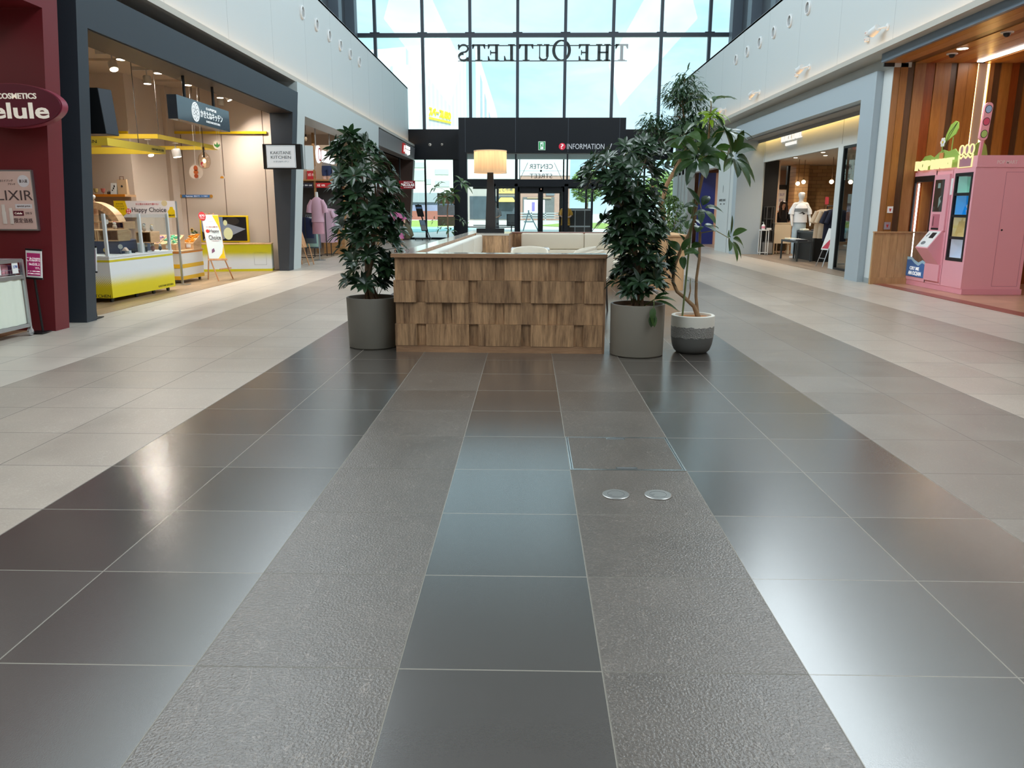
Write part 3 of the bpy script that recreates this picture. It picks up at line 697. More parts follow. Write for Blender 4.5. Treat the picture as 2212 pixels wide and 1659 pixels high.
# clear globe pendant
t = thing('pendant_lamp', 'clear glass globe pendant with a glowing bulb in the cracker shop', 'lamp', (-5.88, 14.5, 2.0))
b_ = MB(); b_.lathe([(.03, .30), (.032, .2), (.05, .17), (.09, .13), (.108, .06), (.104, -.01), (.07, -.075), (0, -.10)], (-5.88, 14.5, 2.12), 20); b_.build('globe', glass('globe_glass', (250, 240, 228), .7), t, smooth=True)
b_ = MB(); b_.ball((-5.88, 14.5, 2.16), (.028, .028, .038), 12); b_.build('bulb', emis('bulb_glow', (255, 214, 150), 10), t)
b_ = MB(); b_.tube([(-5.88, 14.5, 2.22), (-5.88, 14.5, 2.40)], .016, 8); b_.tube([(-5.88, 14.5, 2.4), (-5.88, 14.5, 3.82)], .005, 6); b_.build('cord', BLK, t)
# hanging cut-out ornaments
def ornament(x, z, y, label, shapes, r):
    t = thing('hanging_ornament', label, 'ornament', (x, y, z), 'food cut-outs hanging in the cracker shop')
    f = fS(x, y, z)
    b_ = MB(); b_.disc(f, 0, 0, r, depth=.004); b_.build('disc', mat('acrylic_blush', (226, 208, 192), .3), t)
    for nm, c, pr in shapes:
        b_ = MB(); b_.prism(pr, f @ Matrix.Translation((0, 0, .004)), .004); b_.build(nm, mat('ornament_'+nm+label[:6].replace(' ', ''), c, .5), t)
    b_ = MB(); b_.tube([(x, y+.002, z+r), (x, y+.002, 3.82)], .002, 5); b_.build('thread', PAPER, t)
def blob(cx, cy, rx, ry, n=14): return [(cx+rx*math.cos(2*math.pi*i/n), cy+ry*math.sin(2*math.pi*i/n)) for i in range(n)]
ornament(-6.3, 1.99, 15.1, 'round ornament with brown sausages below the far canopy', [('upper_sausage', (176, 82, 40), blob(0, .07, .04, .05)), ('middle_sausage', (190, 96, 44), blob(0, .0, .045, .04)), ('lower_sausage', (170, 74, 36), blob(0, -.07, .04, .04))], .13)
ornament(-6.12, 2.13, 15.0, 'small ornament with a red prawn beside the clear globe', [('prawn', (206, 52, 70), [(-.03, .03), (.0, .05), (.035, .04), (.01, .02), (-.005, 0), (.0, -.03), (.03, -.045), (-.01, -.05), (-.035, -.02)])], .065)
ornament(-6.05, 2.52, 15.6, 'ornament with a green leaf sprig under the black hanging sign', [('leaf', (60, 128, 60), [(0, -.05), (-.06, -.01), (-.05, .03), (-.02, .0), (0, .06), (.02, .0), (.05, .03), (.06, -.01)])], .08)
ornament(-5.85, 1.9, 15.2, 'small ornament with an orange half slice right of the clear globe', [('half_slice', (224, 150, 34), [(-.035, -.02), (.035, -.02), (.03, .01), (0, .025), (-.03, .01)])], .05)
# ================================================================ figures and garments
def loft(mb, secs, n=18, mi=0, cap=True):
    """stack of ellipses (cx, cy, z, rx, ry)"""
    vs = []; fs = []
    for cx, cy, z, rx, ry in secs:
        for j in range(n):
            w = 2*math.pi*j/n; vs.append((cx+rx*math.cos(w), cy+ry*math.sin(w), z))
    for i in range(len(secs)-1):
        for j in range(n): fs.append((i*n+j, i*n+(j+1) % n, (i+1)*n+(j+1) % n, (i+1)*n+j))
    if cap: fs.append(tuple(range(n))[::-1]); fs.append(tuple(range((len(secs)-1)*n, len(secs)*n)))
    mb.add(vs, fs, mi)
def skinned(name, V, E, Rd, m_, parent, levels=2):
    me = bpy.data.meshes.new(name); off = wloc(parent)
    me.from_pydata([tuple(Vector(v)-off) for v in V], E, []); me.update()
    o = bpy.data.objects.new(name+'_sk', me); COL.objects.link(o)
    o.modifiers.new('s', 'SKIN'); sb = o.modifiers.new('u', 'SUBSURF'); sb.levels = levels; sb.render_levels = levels
    sv = me.skin_vertices[0].data
    for i, r in enumerate(Rd):
        sv[i].radius = r if isinstance(r, (tuple, list)) else (r, r); sv[i].use_root = (i == 0)
    dg = bpy.context.evaluated_depsgraph_get(); dg.update()
    m2 = bpy.data.meshes.new_from_object(o.evaluated_get(dg)); m2.name = name
    bpy.data.objects.remove(o); bpy.data.meshes.remove(me)
    m2.materials.clear(); m2.materials.append(m_)
    m2.polygons.foreach_set('material_index', [0]*len(m2.polygons)); m2.polygons.foreach_set('use_smooth', [True]*len(m2.polygons))
    a = m2.attributes.new('rnd', 'FLOAT', 'FACE')
    r = bpy.data.objects.new(name, m2); COL.objects.link(r); r.parent = parent
    return r
def body(parent, x, y, H, m_, arms, z0=0., legs=None, head=True, name='body'):
    """standing figure facing -Y; arms = ((elbow, wrist, fingertip) left, right) as offsets from the figure's foot point"""
    h = H; P = lambda a, b, c: (x+a*h, y+b*h, z0+c*h)
    V = [P(0, 0, .53), P(0, .005, .62), P(0, .0, .73), P(0, .005, .815), P(0, -.005, .855)]
    R = [(.085*h, .066*h), (.072*h, .055*h), (.088*h, .062*h), (.036*h, .034*h), .03*h]
    E = [(0, 1), (1, 2), (2, 3), (3, 4)]
    if head:
        V += [P(0, -.012, .888), P(0, -.008, .93), P(0, -.002, .968)]; R += [(.043*h, .052*h), (.056*h, .066*h), (.046*h, .052*h)]
        E += [(4, 5), (5, 6), (6, 7)]
    legs = legs or ((-.055, -.0), (.055, .0))
    for s, lg in zip((-1, 1), legs):
        i = len(V)
        V += [P(s*.052, 0, .49), P((s*.052+lg[0])/2, lg[1]/2-.01, .285), P(lg[0], lg[1]+.01, .16), P(lg[0], lg[1]+.005, .035), P(lg[0]*1.1, lg[1]-.075, .012)]
        R += [.058*h, .038*h, .034*h, .022*h, (.02*h, .012*h)]
        E += [(0, i), (i, i+1), (i+1, i+2), (i+2, i+3), (i+3, i+4)]
    for s, ar in zip((-1, 1), arms):
        i = len(V); sh = (s*.10, 0, .795)
        V += [P(*sh)]; R += [.034*h]; E += [(2, i)]
        for q, r in zip(ar, (.025, .018, .013)):
            V.append(P(*q)); R.append(r*h); E.append((len(V)-2, len(V)-1))
    return skinned(name, V, E, R, m_, parent)
def hands(parent, pts, m_, s=1.0):
    """five short bent fingers at each wrist"""
    for (p, d) in pts:
        mb = MB(); p = Vector(p); d = Vector(d).normalized(); a = d.orthogonal().normalized(); b = d.cross(a)
        mb.tube([p-d*.01, p+d*.03, p+d*.06], [.018*s, .024*s, .02*s], 8)
        for k in range(4):
            q = p+d*.058+a*(k-1.5)*.0105*s; L = (.045, .052, .048, .038)[k]*s
            mb.tube([q, q+d*L*.5+b*.004, q+d*L*.9+b*.014], [.0068*s, .006*s, .005*s], 6)
        q = p+d*.015+a*.022*s; mb.tube([q, q+d*.022+a*.012, q+d*.045+a*.012], [.008*s, .007*s, .006*s], 6)
        mb.build('hand', m_, parent, smooth=True)
def hung_garment(parent, x, y, ztop, L, w, m_, th=.045, along='x', sleeves=.22, nm='garment', legs=False):
    """a shirt hanging flat; along = direction of the shoulders"""
    mb = MB()
    def S(z, r, q): return (x, y, z, r if along == 'x' else q, q if along == 'x' else r)
    secs = [S(ztop-L, w*.50, th*.8), S(ztop-L*.6, w*.47, th), S(ztop-L*.25, w*.46, th), S(ztop-.05, w*.43, th*.9), S(ztop-.015, w*.25, th*.6), S(ztop, w*.12, th*.5)]
    loft(mb, secs)
    if sleeves:
        for s in (-1, 1):
            a = Vector((s*w*.38, 0, 0)) if along == 'x' else Vector((0, s*w*.38, 0)); c = Vector((x, y, ztop-.06))
            d = Vector((s*.35, 0, -1)) if along == 'x' else Vector((0, s*.35, -1)); d.normalize()
            mb.tube([c+a, c+a+d*sleeves*.5, c+a+d*sleeves], [.05, .06, .062], 10)
    return mb.build(nm, m_, parent, smooth=True)
SKIN = mat('skin_tone', (222, 178, 152), .5); HAIRB = mat('dark_brown_hair', (44, 30, 26), .5, var=.25, vscale=60)
FIGW = mat('mannequin_white', (232, 228, 222), .4)
# ================================================================ rice cracker shop contents
def halftone(name, flip, y0, y1, top_rgb, pitch=.022, band=None):
    """printed dot fade from yellow to white, between heights y0 and y1 of the cabinet"""
    m = bpy.data.materials.new(name); m.use_nodes = True; nt = m.node_tree; N = nt.nodes; L = nt.links; b = N['Principled BSDF']; b.inputs['Roughness'].default_value = .4
    tc = N.new('ShaderNodeTexCoord'); sp = N.new('ShaderNodeSeparateXYZ'); L.new(tc.outputs['Object'], sp.inputs[0])
    def mth(op, a, c=None, d=None):
        n = N.new('ShaderNodeMath'); n.operation = op
        for i, q in enumerate((a, c, d)):
            if q is None: continue
            if isinstance(q, (int, float)): n.inputs[i].default_value = q
            else: L.new(q, n.inputs[i])
        return n.outputs[0]
    h = mth('ADD', sp.outputs[0], sp.outputs[1]); z = sp.outputs[2]
    u = mth('MULTIPLY', mth('ADD', h, z), .7071/pitch); v = mth('MULTIPLY', mth('SUBTRACT', h, z), .7071/pitch)
    fu = mth('SUBTRACT', mth('FRACT', mth('ADD', u, 100)), .5); fv = mth('SUBTRACT', mth('FRACT', mth('ADD', v, 100)), .5)
    d = mth('SQRT', mth('ADD', mth('MULTIPLY', fu, fu), mth('MULTIPLY', fv, fv)))
    k = mth('DIVIDE', mth('SUBTRACT', z, y0), y1-y0)
    if not flip: k = mth('SUBTRACT', 1., k)
    inside = mth('LESS_THAN', d, mth('MULTIPLY', k, .72))
    mx = N.new('ShaderNodeMix'); mx.data_type = 'RGBA'; L.new(inside, mx.inputs['Factor'])
    mx.inputs['A'].default_value = (*s2l((234, 238, 240)), 1); mx.inputs['B'].default_value = (*s2l(top_rgb), 1)
    L.new(mx.outputs['Result'], b.inputs['Base Color'])
    return m
# yellow and white counter with clear screen
t = thing('sales_counter', 'white and yellow dotted sales counter with a clear screen, nearest in the cracker shop', 'counter', (0, 0, 0))
LEMON = (232, 214, 20)
HT = halftone('yellow_dot_print', False, .20, .44, LEMON)
b_ = MB(); b_.box(-1.75, 0, .07, 0, 1.80, .635); b_.build('cabinet', HT, t)
b_ = MB(); b_.box(-1.755, -.004, .575, .004, 1.804, .604); b_.build('edge_band', mat('lemon_band', (214, 200, 30), .4), t)
b_ = MB(); b_.box(-1.76, -.01, .635, .01, 1.81, .66); b_.build('worktop', WHITEP, t)
for y in (.02, .93, 1.77):
    b_ = MB(); b_.box(-.045, y-.018, .66, -.005, y+.018, 1.245); b_.build('post', mat('white_post', (226, 230, 232), .35), t)
b_ = MB(); b_.box(-.74, .005, .66, -.71, .03, 1.245); b_.build('post', MATS['white_post'], t)
for y0, y1 in ((.04, .91), (.95, 1.75)):
    b_ = MB(); b_.box(-.028, y0, .66, -.022, y1, 1.23); b_.build('screen', CLEAR, t)
b_ = MB(); b_.box(-.71, .012, .66, -.05, .018, 1.23); b_.build('screen', CLEAR, t)
for x, y in ((-.08, .1), (-.08, .75), (-.08, 1.25), (-.08, 1.7), (-.68, .1), (-.68, 1.7)):
    b_ = MB(); b_.tube([(x-.012, y, .035), (x+.012, y, .035)], .034, 14); b_.box(x-.014, y-.012, .03, x+.014, y+.012, .07); b_.build('caster', BLK, t)
texts([('KAKITANE KITCHEN', .60, .115, .030, .46)], fE(0, .9, 0), INK, t)
texts([('KAKITANE KITCHEN', -.36, .10, .042, .66)], fS(0, 0, 0), INK, t)
RZ1 = -math.atan2(.09, 1.77)
put(t, (-5.90, 10.93, 0), RZ1)
# display steps behind the counter
t = thing('display_shelf', 'light oak stepped display with a curved arch and navy base behind the yellow counter', 'shelf', (-6.9, 11.9, 0))
NAVY = mat('navy_panel', (40, 58, 92), .5)
b_ = MB(); b_.box(-7.6, 11.55, .662, -6.05, 12.5, .84); b_.build('base', NAVY, t)
def bin_box(x0, x1, y0, y1, z0, z1, nm='bin'):
    w = .014; b = MB(); b.box(x0, y0, z0, x1, y1, z0+w); b.box(x0, y0, z1-w, x1, y1, z1); b.box(x0, y0, z0+w, x0+w, y1, z1-w); b.box(x1-w, y0, z0+w, x1, y1, z1-w); b.box(x0+w, y1-w, z0+w, x1-w, y1, z1-w)
    return b.build(nm, OAK, t)
bin_box(-7.0, -6.36, 11.5, 11.85, .845, 1.01); bin_box(-6.34, -6.03, 11.5, 11.85, .845, 1.01); bin_box(-6.02, -5.79, 12.0, 12.3, .80, .97); bin_box(-6.5, -6.16, 11.95, 12.3, 1.012, 1.12)
b_ = MB(); n = 20; pts = [(-6.80+.46*math.sin(math.pi/2*i/n), .98+.44*math.cos(math.pi/2*i/n)) for i in range(n+1)]; inn = [(-6.80+.36*math.sin(math.pi/2*i/n), .98+.34*math.cos(math.pi/2*i/n)) for i in range(n+1)]
for i in range(n):
    a, c, d_, e = pts[i], pts[i+1], inn[i+1], inn[i]
    b_.hexa([(a[0], 12.2, a[1]), (c[0], 12.2, c[1]), (d_[0], 12.2, d_[1]), (e[0], 12.2, e[1]), (a[0], 12.42, a[1]), (c[0], 12.42, c[1]), (d_[0], 12.42, d_[1]), (e[0], 12.42, e[1])])
b_.build('arch', OAK, t)
b_ = MB(); b_.box(-6.83, 12.2, .86, -6.79, 12.42, 1.42); b_.box(-6.8, 12.2, .86, -6.3, 12.42, .98); b_.box(-6.8, 12.24, 1.10, -6.42, 12.4, 1.12); b_.build('arch_stand', OAK, t)
items = [(-6.13, 11.3, .66, 'ball', (226, 196, 120), .035, 'small yellow globe on a stand beside the near post of the counter screen'),
 (-5.99, 11.45, .66, 'lolly', (236, 236, 232), .035, 'white round sign on a thin stand among the counter figurines'),
 (-5.97, 11.62, .66, 'house', (236, 206, 190), .05, 'tiny pink-roofed house on the yellow counter'),
 (-5.93, 11.95, .66, 'card', (226, 236, 240), .08, 'framed white menu card leaning on the yellow counter'),
 (-5.98, 11.8, .66, 'cup', (40, 44, 50), .03, 'black cup standing left of the framed menu card'),
 (-5.94, 12.12, .66, 'fig', (90, 96, 104), .04, 'grey figurine right of the framed menu card'),
 (-5.92, 12.3, .66, 'fig', (190, 130, 120), .045, 'rosy figurine near the middle post of the counter screen'),
 (-5.92, 12.55, .66, 'fig', (60, 70, 80), .035, 'dark figurine in the right half of the counter'),
 (-6.2, 11.9, .845, 'fig', (200, 160, 60), .05, 'tan toy on the navy base of the display'),
 (-6.75, 11.62, 1.012, 'fig', (240, 236, 228), .04, 'white figurine at the left of the top oak bin'),
 (-6.55, 11.6, 1.012, 'fig', (230, 220, 210), .045, 'cream figurine lying on the left oak bin'),
 (-6.25, 11.62, 1.012, 'lolly', (240, 238, 234), .035, 'white round tag on a stick over the oak bins'),
 (-6.12, 11.6, 1.012, 'fig', (210, 190, 170), .04, 'beige figurine on the right oak bin'),
 (-5.93, 12.1, .972, 'fig', (226, 200, 180), .04, 'peach figurine on the smallest oak bin'),
 (-5.86, 12.2, .972, 'fig', (200, 196, 190), .035, 'pale figurine on the smallest oak bin, right end'),
 (-6.78, 12.3, 1.425, 'ball', (248, 246, 240), .035, 'white ball on top of the oak arch')]
for i, (x, y, z, k, c, r, lab) in enumerate(items):
    m_ = mat('trinket_%d_%d_%d' % c, c, .45)
    nm = {'ball': 'globe_ornament', 'lolly': 'tag_stand', 'house': 'toy_house', 'card': 'menu_card', 'cup': 'cup', 'fig': 'figurine'}[k]
    t = thing(nm, lab, {'ball': 'ornament', 'lolly': 'tag', 'house': 'toy', 'card': 'card', 'cup': 'cup', 'fig': 'figurine'}[k], (x, y, z), 'trinkets on the cracker counter')
    b_ = MB()
    if k == 'ball':
        b_.ball((x, y, z+r*1.9), r, 14); b_.build('globe', m_, t, smooth=True); b_ = MB(); b_.lathe([(r*.7, 0), (r*.5, r*.4), (r*.2, r), (0, r)], (x, y, z), 14); b_.build('foot', OAK, t)
    elif k == 'lolly':
        b_.prism(ellipse(r, r, 20), fS(x, y, z+.11), .004); b_.build('disc', m_, t); b_ = MB(); b_.tube([(x, y+.003, z), (x, y+.003, z+.09)], .003, 6); b_.tube([(x, y+.003, z), (x, y+.003, z+.006)], .02, 10); b_.build('stem', METAL, t)
    elif k == 'house':
        b_.box(x-r*.7, y-r*.6, z, x+r*.7, y+r*.6, z+r*.9); b_.build('walls', PAPER, t); b_ = MB(); b_.prism([(-r*.8, 0), (r*.8, 0), (0, r)], fS(x, y-r*.7, z+r*.9), -r*1.4); b_.build('roof', m_, t)
    elif k == 'card':
        f = frame((x, y, z), (1, 0, 0), (-.15, .25, 1)); b_.rect(f, -.055, 0, .055, .15, .008); b_.build('frame', PAPER, t); b_ = MB(); b_.rect(f, -.045, .01, .045, .14, -.0015); b_.build('print', m_, t)
    elif k == 'cup':
        b_.lathe([(r*.8, 0), (r, r*2), (r*.9, r*2), (r*.7, .006), (0, .006)], (x, y, z), 16); b_.build('bowl', m_, t, smooth=True); b_ = MB(); b_.tube([(x+r, y, z+r*.5), (x+r*1.5, y, z+r), (x+r, y, z+r*1.6)], .005, 6); b_.build('grip', m_, t)
    else:
        b_.ball((x, y, z+r*1.0), (r*.8, r*.7, r), 12); b_.build('torso', m_, t, smooth=True); b_ = MB(); b_.ball((x, y, z+r*2.3), r*.62, 12)
        b_.build('head', mat('trinket_face', (240, 232, 220), .5), t, smooth=True); b_ = MB(); b_.ball((x, y+.005, z+r*2.6), (r*.62, r*.6, r*.45), 10); b_.build('cap', mat('trinket_cap_%d' % (i % 3), ((160, 60, 50), (60, 60, 66), (210, 170, 80))[i % 3], .5), t, smooth=True)
# banner board
t = thing('banner_board', 'white Happy Choice banner board with yellow patch on grey posts', 'sign', (-6.6, 13.6, 0))
b_ = MB(); b_.box(-7.15, 13.6, 1.165, -6.09, 13.62, 1.445); b_.build('board', mat('banner_white', (240, 232, 232), .5), t)
b_ = MB(); b_.box(-6.105, 13.62, .008, -6.075, 13.65, 1.44); b_.build('post', METAL, t); b_ = MB(); b_.box(-7.13, 13.62, .008, -7.10, 13.65, 1.44); b_.build('post', METAL, t)
b_ = MB(); b_.box(-6.2, 13.55, .006, -5.98, 13.72, .02); b_.build('foot', METAL, t); b_ = MB(); b_.box(-7.22, 13.55, .006, -7.0, 13.72, .02); b_.build('foot', METAL, t)
f = fS(-6.62, 13.6, 1.305)
texts([('Happy Choice', .075, -.02, .10, .60)], f, mat('charcoal_print', (70, 62, 66), .5), t, bold=.01)
texts([('ひと袋から気分で選べる！', .05, .085, .036, .40)], f, mat('rose_print', (206, 60, 70), .5), t, name='tagline')
b_ = MB(); b_.prism([(-.53, -.14), (-.40, -.14), (-.31, -.06), (-.30, .02), (-.33, .14), (-.53, .14)], f, -.0015); b_.build('yellow_patch', YEL, t)
texts([('かきたね', -.43, .09, .022, .12), ('ハッピーチョイス', -.43, .05, .022, .15), ('やってます！', -.42, .005, .03, .16)], f, INK, t, name='patch_lettering', depth=.003)
b_ = MB(); b_.disc(f, -.285, -.035, .045, depth=-.0022); b_.build('red_badge', mat('vermilion', (214, 50, 36), .5), t)
texts([('かき', -.285, -.017, .03, .055), ('たね', -.285, -.053, .03, .055)], f, WINK, t, name='badge_lettering', depth=.0035)
b_ = MB(); b_.prism([(.40, -.14), (.52, -.14), (.52, -.02), (.50, .0), (.49, .04), (.44, .04), (.43, .0), (.40, -.03)], f, -.0022); b_.build('bag_picture', YEL, t)
texts([('税抜108円', .46, -.10, .032, .10)], f, INK, t, name='price_lettering', depth=.0035)
b_ = MB(); b_.disc(f, .35, .10, .05, depth=-.0015); b_.build('pale_dot', mat('pale_gold', (226, 206, 160), .5), t)
# oak shelf high on the wall
t = thing('wall_shelf', 'orange fronted wall shelf holding paper bags and glasses', 'shelf', (-8.2, 15.3, 1.53))
b_ = MB(); b_.box(-9.2, 15.08, 1.535, -7.69, 15.5, 1.578); b_.build('board', OAK, t)
b_ = MB(); b_.box(-9.2, 15.07, 1.533, -7.69, 15.08, 1.58); b_.build('front_edge', ORA, t)
b_ = MB(); b_.box(-9.2, 15.3, 1.18, -7.69, 15.5, 1.535); b_.build('under_panel', mat('taupe_panel', (176, 150, 128), .6), t)
t = thing('paper_bag', 'brown paper carrier bag with rope handle on the wall shelf', 'bag', (-7.78, 15.25, 1.578), 'paper bags on the wall shelf')
b_ = MB(); b_.hexa([(-7.88, 15.18, 1.579), (-7.70, 15.18, 1.579), (-7.70, 15.28, 1.579), (-7.88, 15.28, 1.579), (-7.88, 15.2, 1.86), (-7.705, 15.2, 1.86), (-7.705, 15.25, 1.86), (-7.88, 15.25, 1.86)]); b_.build('body', mat('kraft_paper', (222, 190, 150), .8), t)
b_ = MB(); b_.tube([(-7.82, 15.2, 1.85), (-7.82, 15.2, 1.91), (-7.75, 15.2, 1.91), (-7.75, 15.2, 1.85)], .006, 6); b_.build('carrying_loop', mat('brown_rope', (120, 80, 54), .8), t)
b_ = MB(); b_.disc(fS(-7.79, 15.186, 1.73), 0, 0, .02, depth=-.004); b_.build('stamp', INK, t)
t = thing('paper_bag', 'white paper pouch with a black sprig print on the wall shelf', 'bag', (-7.95, 15.25, 1.578), 'paper bags on the wall shelf')
b_ = MB(); b_.hexa([(-8.01, 15.16, 1.579), (-7.90, 15.16, 1.579), (-7.90, 15.24, 1.579), (-8.01, 15.24, 1.579), (-8.0, 15.19, 1.79), (-7.9, 15.19, 1.79), (-7.9, 15.22, 1.79), (-8.0, 15.22, 1.79)]); b_.build('body', PAPER, t)
b_ = MB(); f = fS(-7.95, 15.172, 1.70); b_.prism(blob(.02, .03, .014, .022), f, -.003); b_.prism(blob(0, -.01, .012, .02), f, -.003); b_.prism(blob(-.022, -.045, .012, .014), f, -.003); b_.build('sprig_print', INK, t)
for x, c, nm in ((-8.32, (214, 196, 130), 'amber'), (-8.18, (226, 130, 120), 'coral')):
    t = thing('stem_glass', '%s coloured stem glass on the wall shelf' % nm, 'glass', (x, 15.22, 1.578), 'stem glasses on the wall shelf')
    b_ = MB(); b_.lathe([(.03, .0), (.006, .006), (.006, .03), (.03, .045), (.042, .11), (.04, .11), (.028, .047), (0, .036)], (x, 15.22, 1.579), 18); b_.build('bowl', mat('tinted_glass_'+nm, c, .2), t, smooth=True)
t = thing('small_planter', 'white dish with dark green leaves at the left of the wall shelf', 'plant', (-8.5, 15.22, 1.578))
b_ = MB(); b_.lathe([(.03, 0), (.06, .05), (.05, .05), (0, .03)], (-8.5, 15.22, 1.579), 16); b_.build('dish', WHITEP, t, smooth=True)
b_ = MB()
for k in range(18):
    w = random.uniform(0, 6.28); r = random.uniform(.02, .07); b_.ball((-8.5+r*math.cos(w), 15.22+r*.6*math.sin(w), 1.65+random.uniform(-.01, .03)), (.02, .015, .012), 6)
b_.build('foliage', mat('dark_foliage_small', (44, 70, 40), .6), t, smooth=True)
t = thing('round_pot', 'small white and brown pot right of the coral glass on the wall shelf', 'pot', (-8.07, 15.22, 1.578))
b_ = MB(); b_.lathe([(.025, 0), (.036, .02), (.03, .05), (.02, .05), (0, .02)], (-8.07, 15.22, 1.579), 14); b_.build('bowl', mat('brown_glaze', (96, 74, 60), .4), t, smooth=True)
b_ = MB(); b_.ball((-8.07, 15.22, 1.645), (.014, .014, .02), 8); b_.build('knob', WHITEP, t, smooth=True)
t = thing('summer_strip', 'blue wall strip with white Summer lettering and brown ends', 'sign', (-7.2, 15.48, 1.51))
X0 = -7.55
b_ = MB(); b_.box(-7.60, 17.335, 1.555, -6.96, 17.349, 1.61); b_.build('strip', mat('summer_blue', (70, 130, 200), .5), t)
texts([('Summer', -.14, 0, .036, .16), ('味めぐり', .02, 0, .034, .12), ('フェア開催中', .19, 0, .022, .15)], fS(-7.28, 17.335, 1.582), WINK, t)
b_ = MB(); b_.disc(fS(-7.62, 17.335, 1.582), 0, 0, .035, depth=-.003); b_.disc(fS(-6.94, 17.335, 1.582), 0, 0, .035, depth=-.003); b_.build('end_badges', mat('badge_brown', (200, 140, 50), .5), t)
# second counter, oak topped with candy trays
t = thing('sales_counter', 'white sales counter with orange and yellow bands and oak top behind the near counter', 'counter', (-6.6, 14.3, 0))
b_ = MB(); b_.box(-7.2, 13.86, .07, -6.17, 14.78, .56); b_.build('cabinet', mat('warm_white_laminate', (238, 232, 224), .4), t)
AMB = mat('amber_band', (238, 186, 40), .4)
for nm, z0, z1, m_ in (('lower_band', .068, .135, AMB), ('middle_band', .275, .345, AMB), ('upper_band', .535, .562, ORA)):
    b_ = MB(); b_.box(-7.203, 13.857, z0, -6.167, 14.783, z1); b_.build(nm, m_, t)
b_ = MB(); b_.box(-7.22, 13.84, .562, -6.15, 14.80, .585); b_.build('worktop', OAK, t)
for x, y in ((-6.23, 13.95), (-6.23, 14.7), (-7.1, 13.95), (-7.1, 14.7)):
    b_ = MB(); b_.tube([(x-.012, y, .035), (x+.012, y, .035)], .033, 14); b_.box(x-.014, y-.012, .03, x+.014, y+.012, .07); b_.build('caster', BLK, t)
for i, (x0, x1, y0, c, lab) in enumerate(((-6.92, -6.62, 14.0, (206, 150, 206), 'lilac'), (-6.60, -6.30, 13.98, (110, 206, 160), 'mint green'), (-6.36, -6.18, 14.42, (236, 150, 40), 'orange'))):
    t = thing('candy_tray', 'sloped oak tray heaped with %s packets on the white counter' % lab, 'tray', ((x0+x1)/2, y0+.2, .585), 'candy trays on the second counter')
    z = .586; b_ = MB(); b_.hexa([(x0, y0, z), (x1, y0, z), (x1, y0+.36, z), (x0, y0+.36, z), (x0, y0, z+.11), (x1, y0, z+.11), (x1, y0+.36, z+.26), (x0, y0+.36, z+.26)]); b_.build('box', OAK, t)
    b_ = MB()
    for k in range(46):
        a = random.random(); x = random.uniform(x0+.02, x1-.02); y = y0+.03+a*.31
        b_.M = Matrix.Translation((x, y, z+.115+a*.14+random.uniform(0, .02))) @ Matrix.Rotation(random.uniform(0, 3), 4, 'Z') @ Matrix.Rotation(random.uniform(-.5, .5), 4, 'X')
        b_.box(-.024, -.015, -.006, .024, .015, .006); b_.M = None
    o = b_.build('packets', mat('candy_'+lab.split()[0], c, .35, var=.15, vscale=30), t); o['kind'] = 'stuff'
    b_ = MB(); b_.rect(frame(((x0+x1)/2, y0-.004, z+.06), (1, 0, 0), (0, 0, 1)), -.04, -.03, .04, .03, .004); b_.build('price_label', PAPER, t)
# easel with Happy Choice panel
WOODE = wood('easel_beech', (192, 136, 92), (224, 170, 124), 1.5, .45, .05, 'Z')
t = thing('display_easel', 'beech easel holding a tall white and yellow Happy Choice panel', 'easel', (-5.75, 14.5, 0))
f = frame((-5.742, 14.40, .415), (.97, .26, 0), (-.20, .24, 1))
b_ = MB(); b_.rect(f, -.145, 0, .145, .83, .012); b_.build('panel', mat('panel_white', (230, 240, 240), .45), t)
b_ = MB()
for a in ((-.15, 0, -.142, .835), (.142, 0, .15, .835), (-.15, .83, .15, .838)): b_.rect(f, *a, .014)
b_.build('panel_frame', WOODE, t)
b_ = MB(); b_.prism([(.02, 0.005), (.14, .005), (.14, .24), (.10, .10)], f, -.002); b_.build('yellow_swash', YEL, t); b_ = MB(); b_.prism([(.04, .82), (.14, .82), (.14, .50), (.11, .62)], f, -.002); b_.build('yellow_swash', YEL, t)
b_ = MB(); b_.prism([(-.06, .69), (.05, .72), (.02, .77), (-.05, .79)], f, -.003); b_.build('box_picture', PAPER, t)
b_ = MB(); b_.prism([(-.08, .10), (-.02, .14), (-.03, .20), (-.07, .17)], f, -.003); b_.build('plum_picture', mat('plum', (120, 76, 110), .5), t)
texts([('Happy', .03, .515, .075, .16), ('Choice', .02, .40, .085, .21)], f, MATS['charcoal_print'], t, depth=.003, bold=.01)
texts([('ひと袋から選べる', 0, .60, .026, .2), ('ハッピーチョイス', .02, .335, .016, .13)], f, MATS['rose_print'], t, name='tagline', depth=.003)
b_ = MB(); b_.disc(f, -.085, .52, .032, depth=-.003); b_.build('red_badge', MATS['vermilion'], t)
b_ = MB(); b_.disc(f, -.135, .80, .062, .085, depth=-.006); b_.build('corner_badge', mat('crimson', (200, 44, 54), .5), t)
texts([('870', -.135, .81, .04, .085), ('円以上', -.135, .765, .022, .07)], f, WINK, t, name='badge_lettering', depth=.008)
b_ = MB(); b_.box(0, 0, 0, .001, .001, .001); b_ = MB(); b_.rect(f, -.17, -.035, .17, -.002, -.02); b_.build('ledge', WOODE, t)
for a, c, nm in (((-.125, -.03), (-5.725, 14.34, 0.0), 0), ((.125, -.03), (-5.655, 14.86, 0.0), 1)):
    b_ = MB(); p = f @ Vector((a[0]*.5, .86, -.014)); q = Vector(c)+Vector((0, 0, .008)); b_.tube([p, f @ Vector((a[0], -.02, -.012)), q], .0125, 8); b_.build('leg', WOODE, t)
b_ = MB(); b_.tube([f @ Vector((0, .87, -.02)), (-6.07, 14.70, .008)], .0125, 8); b_.build('leg', WOODE, t)
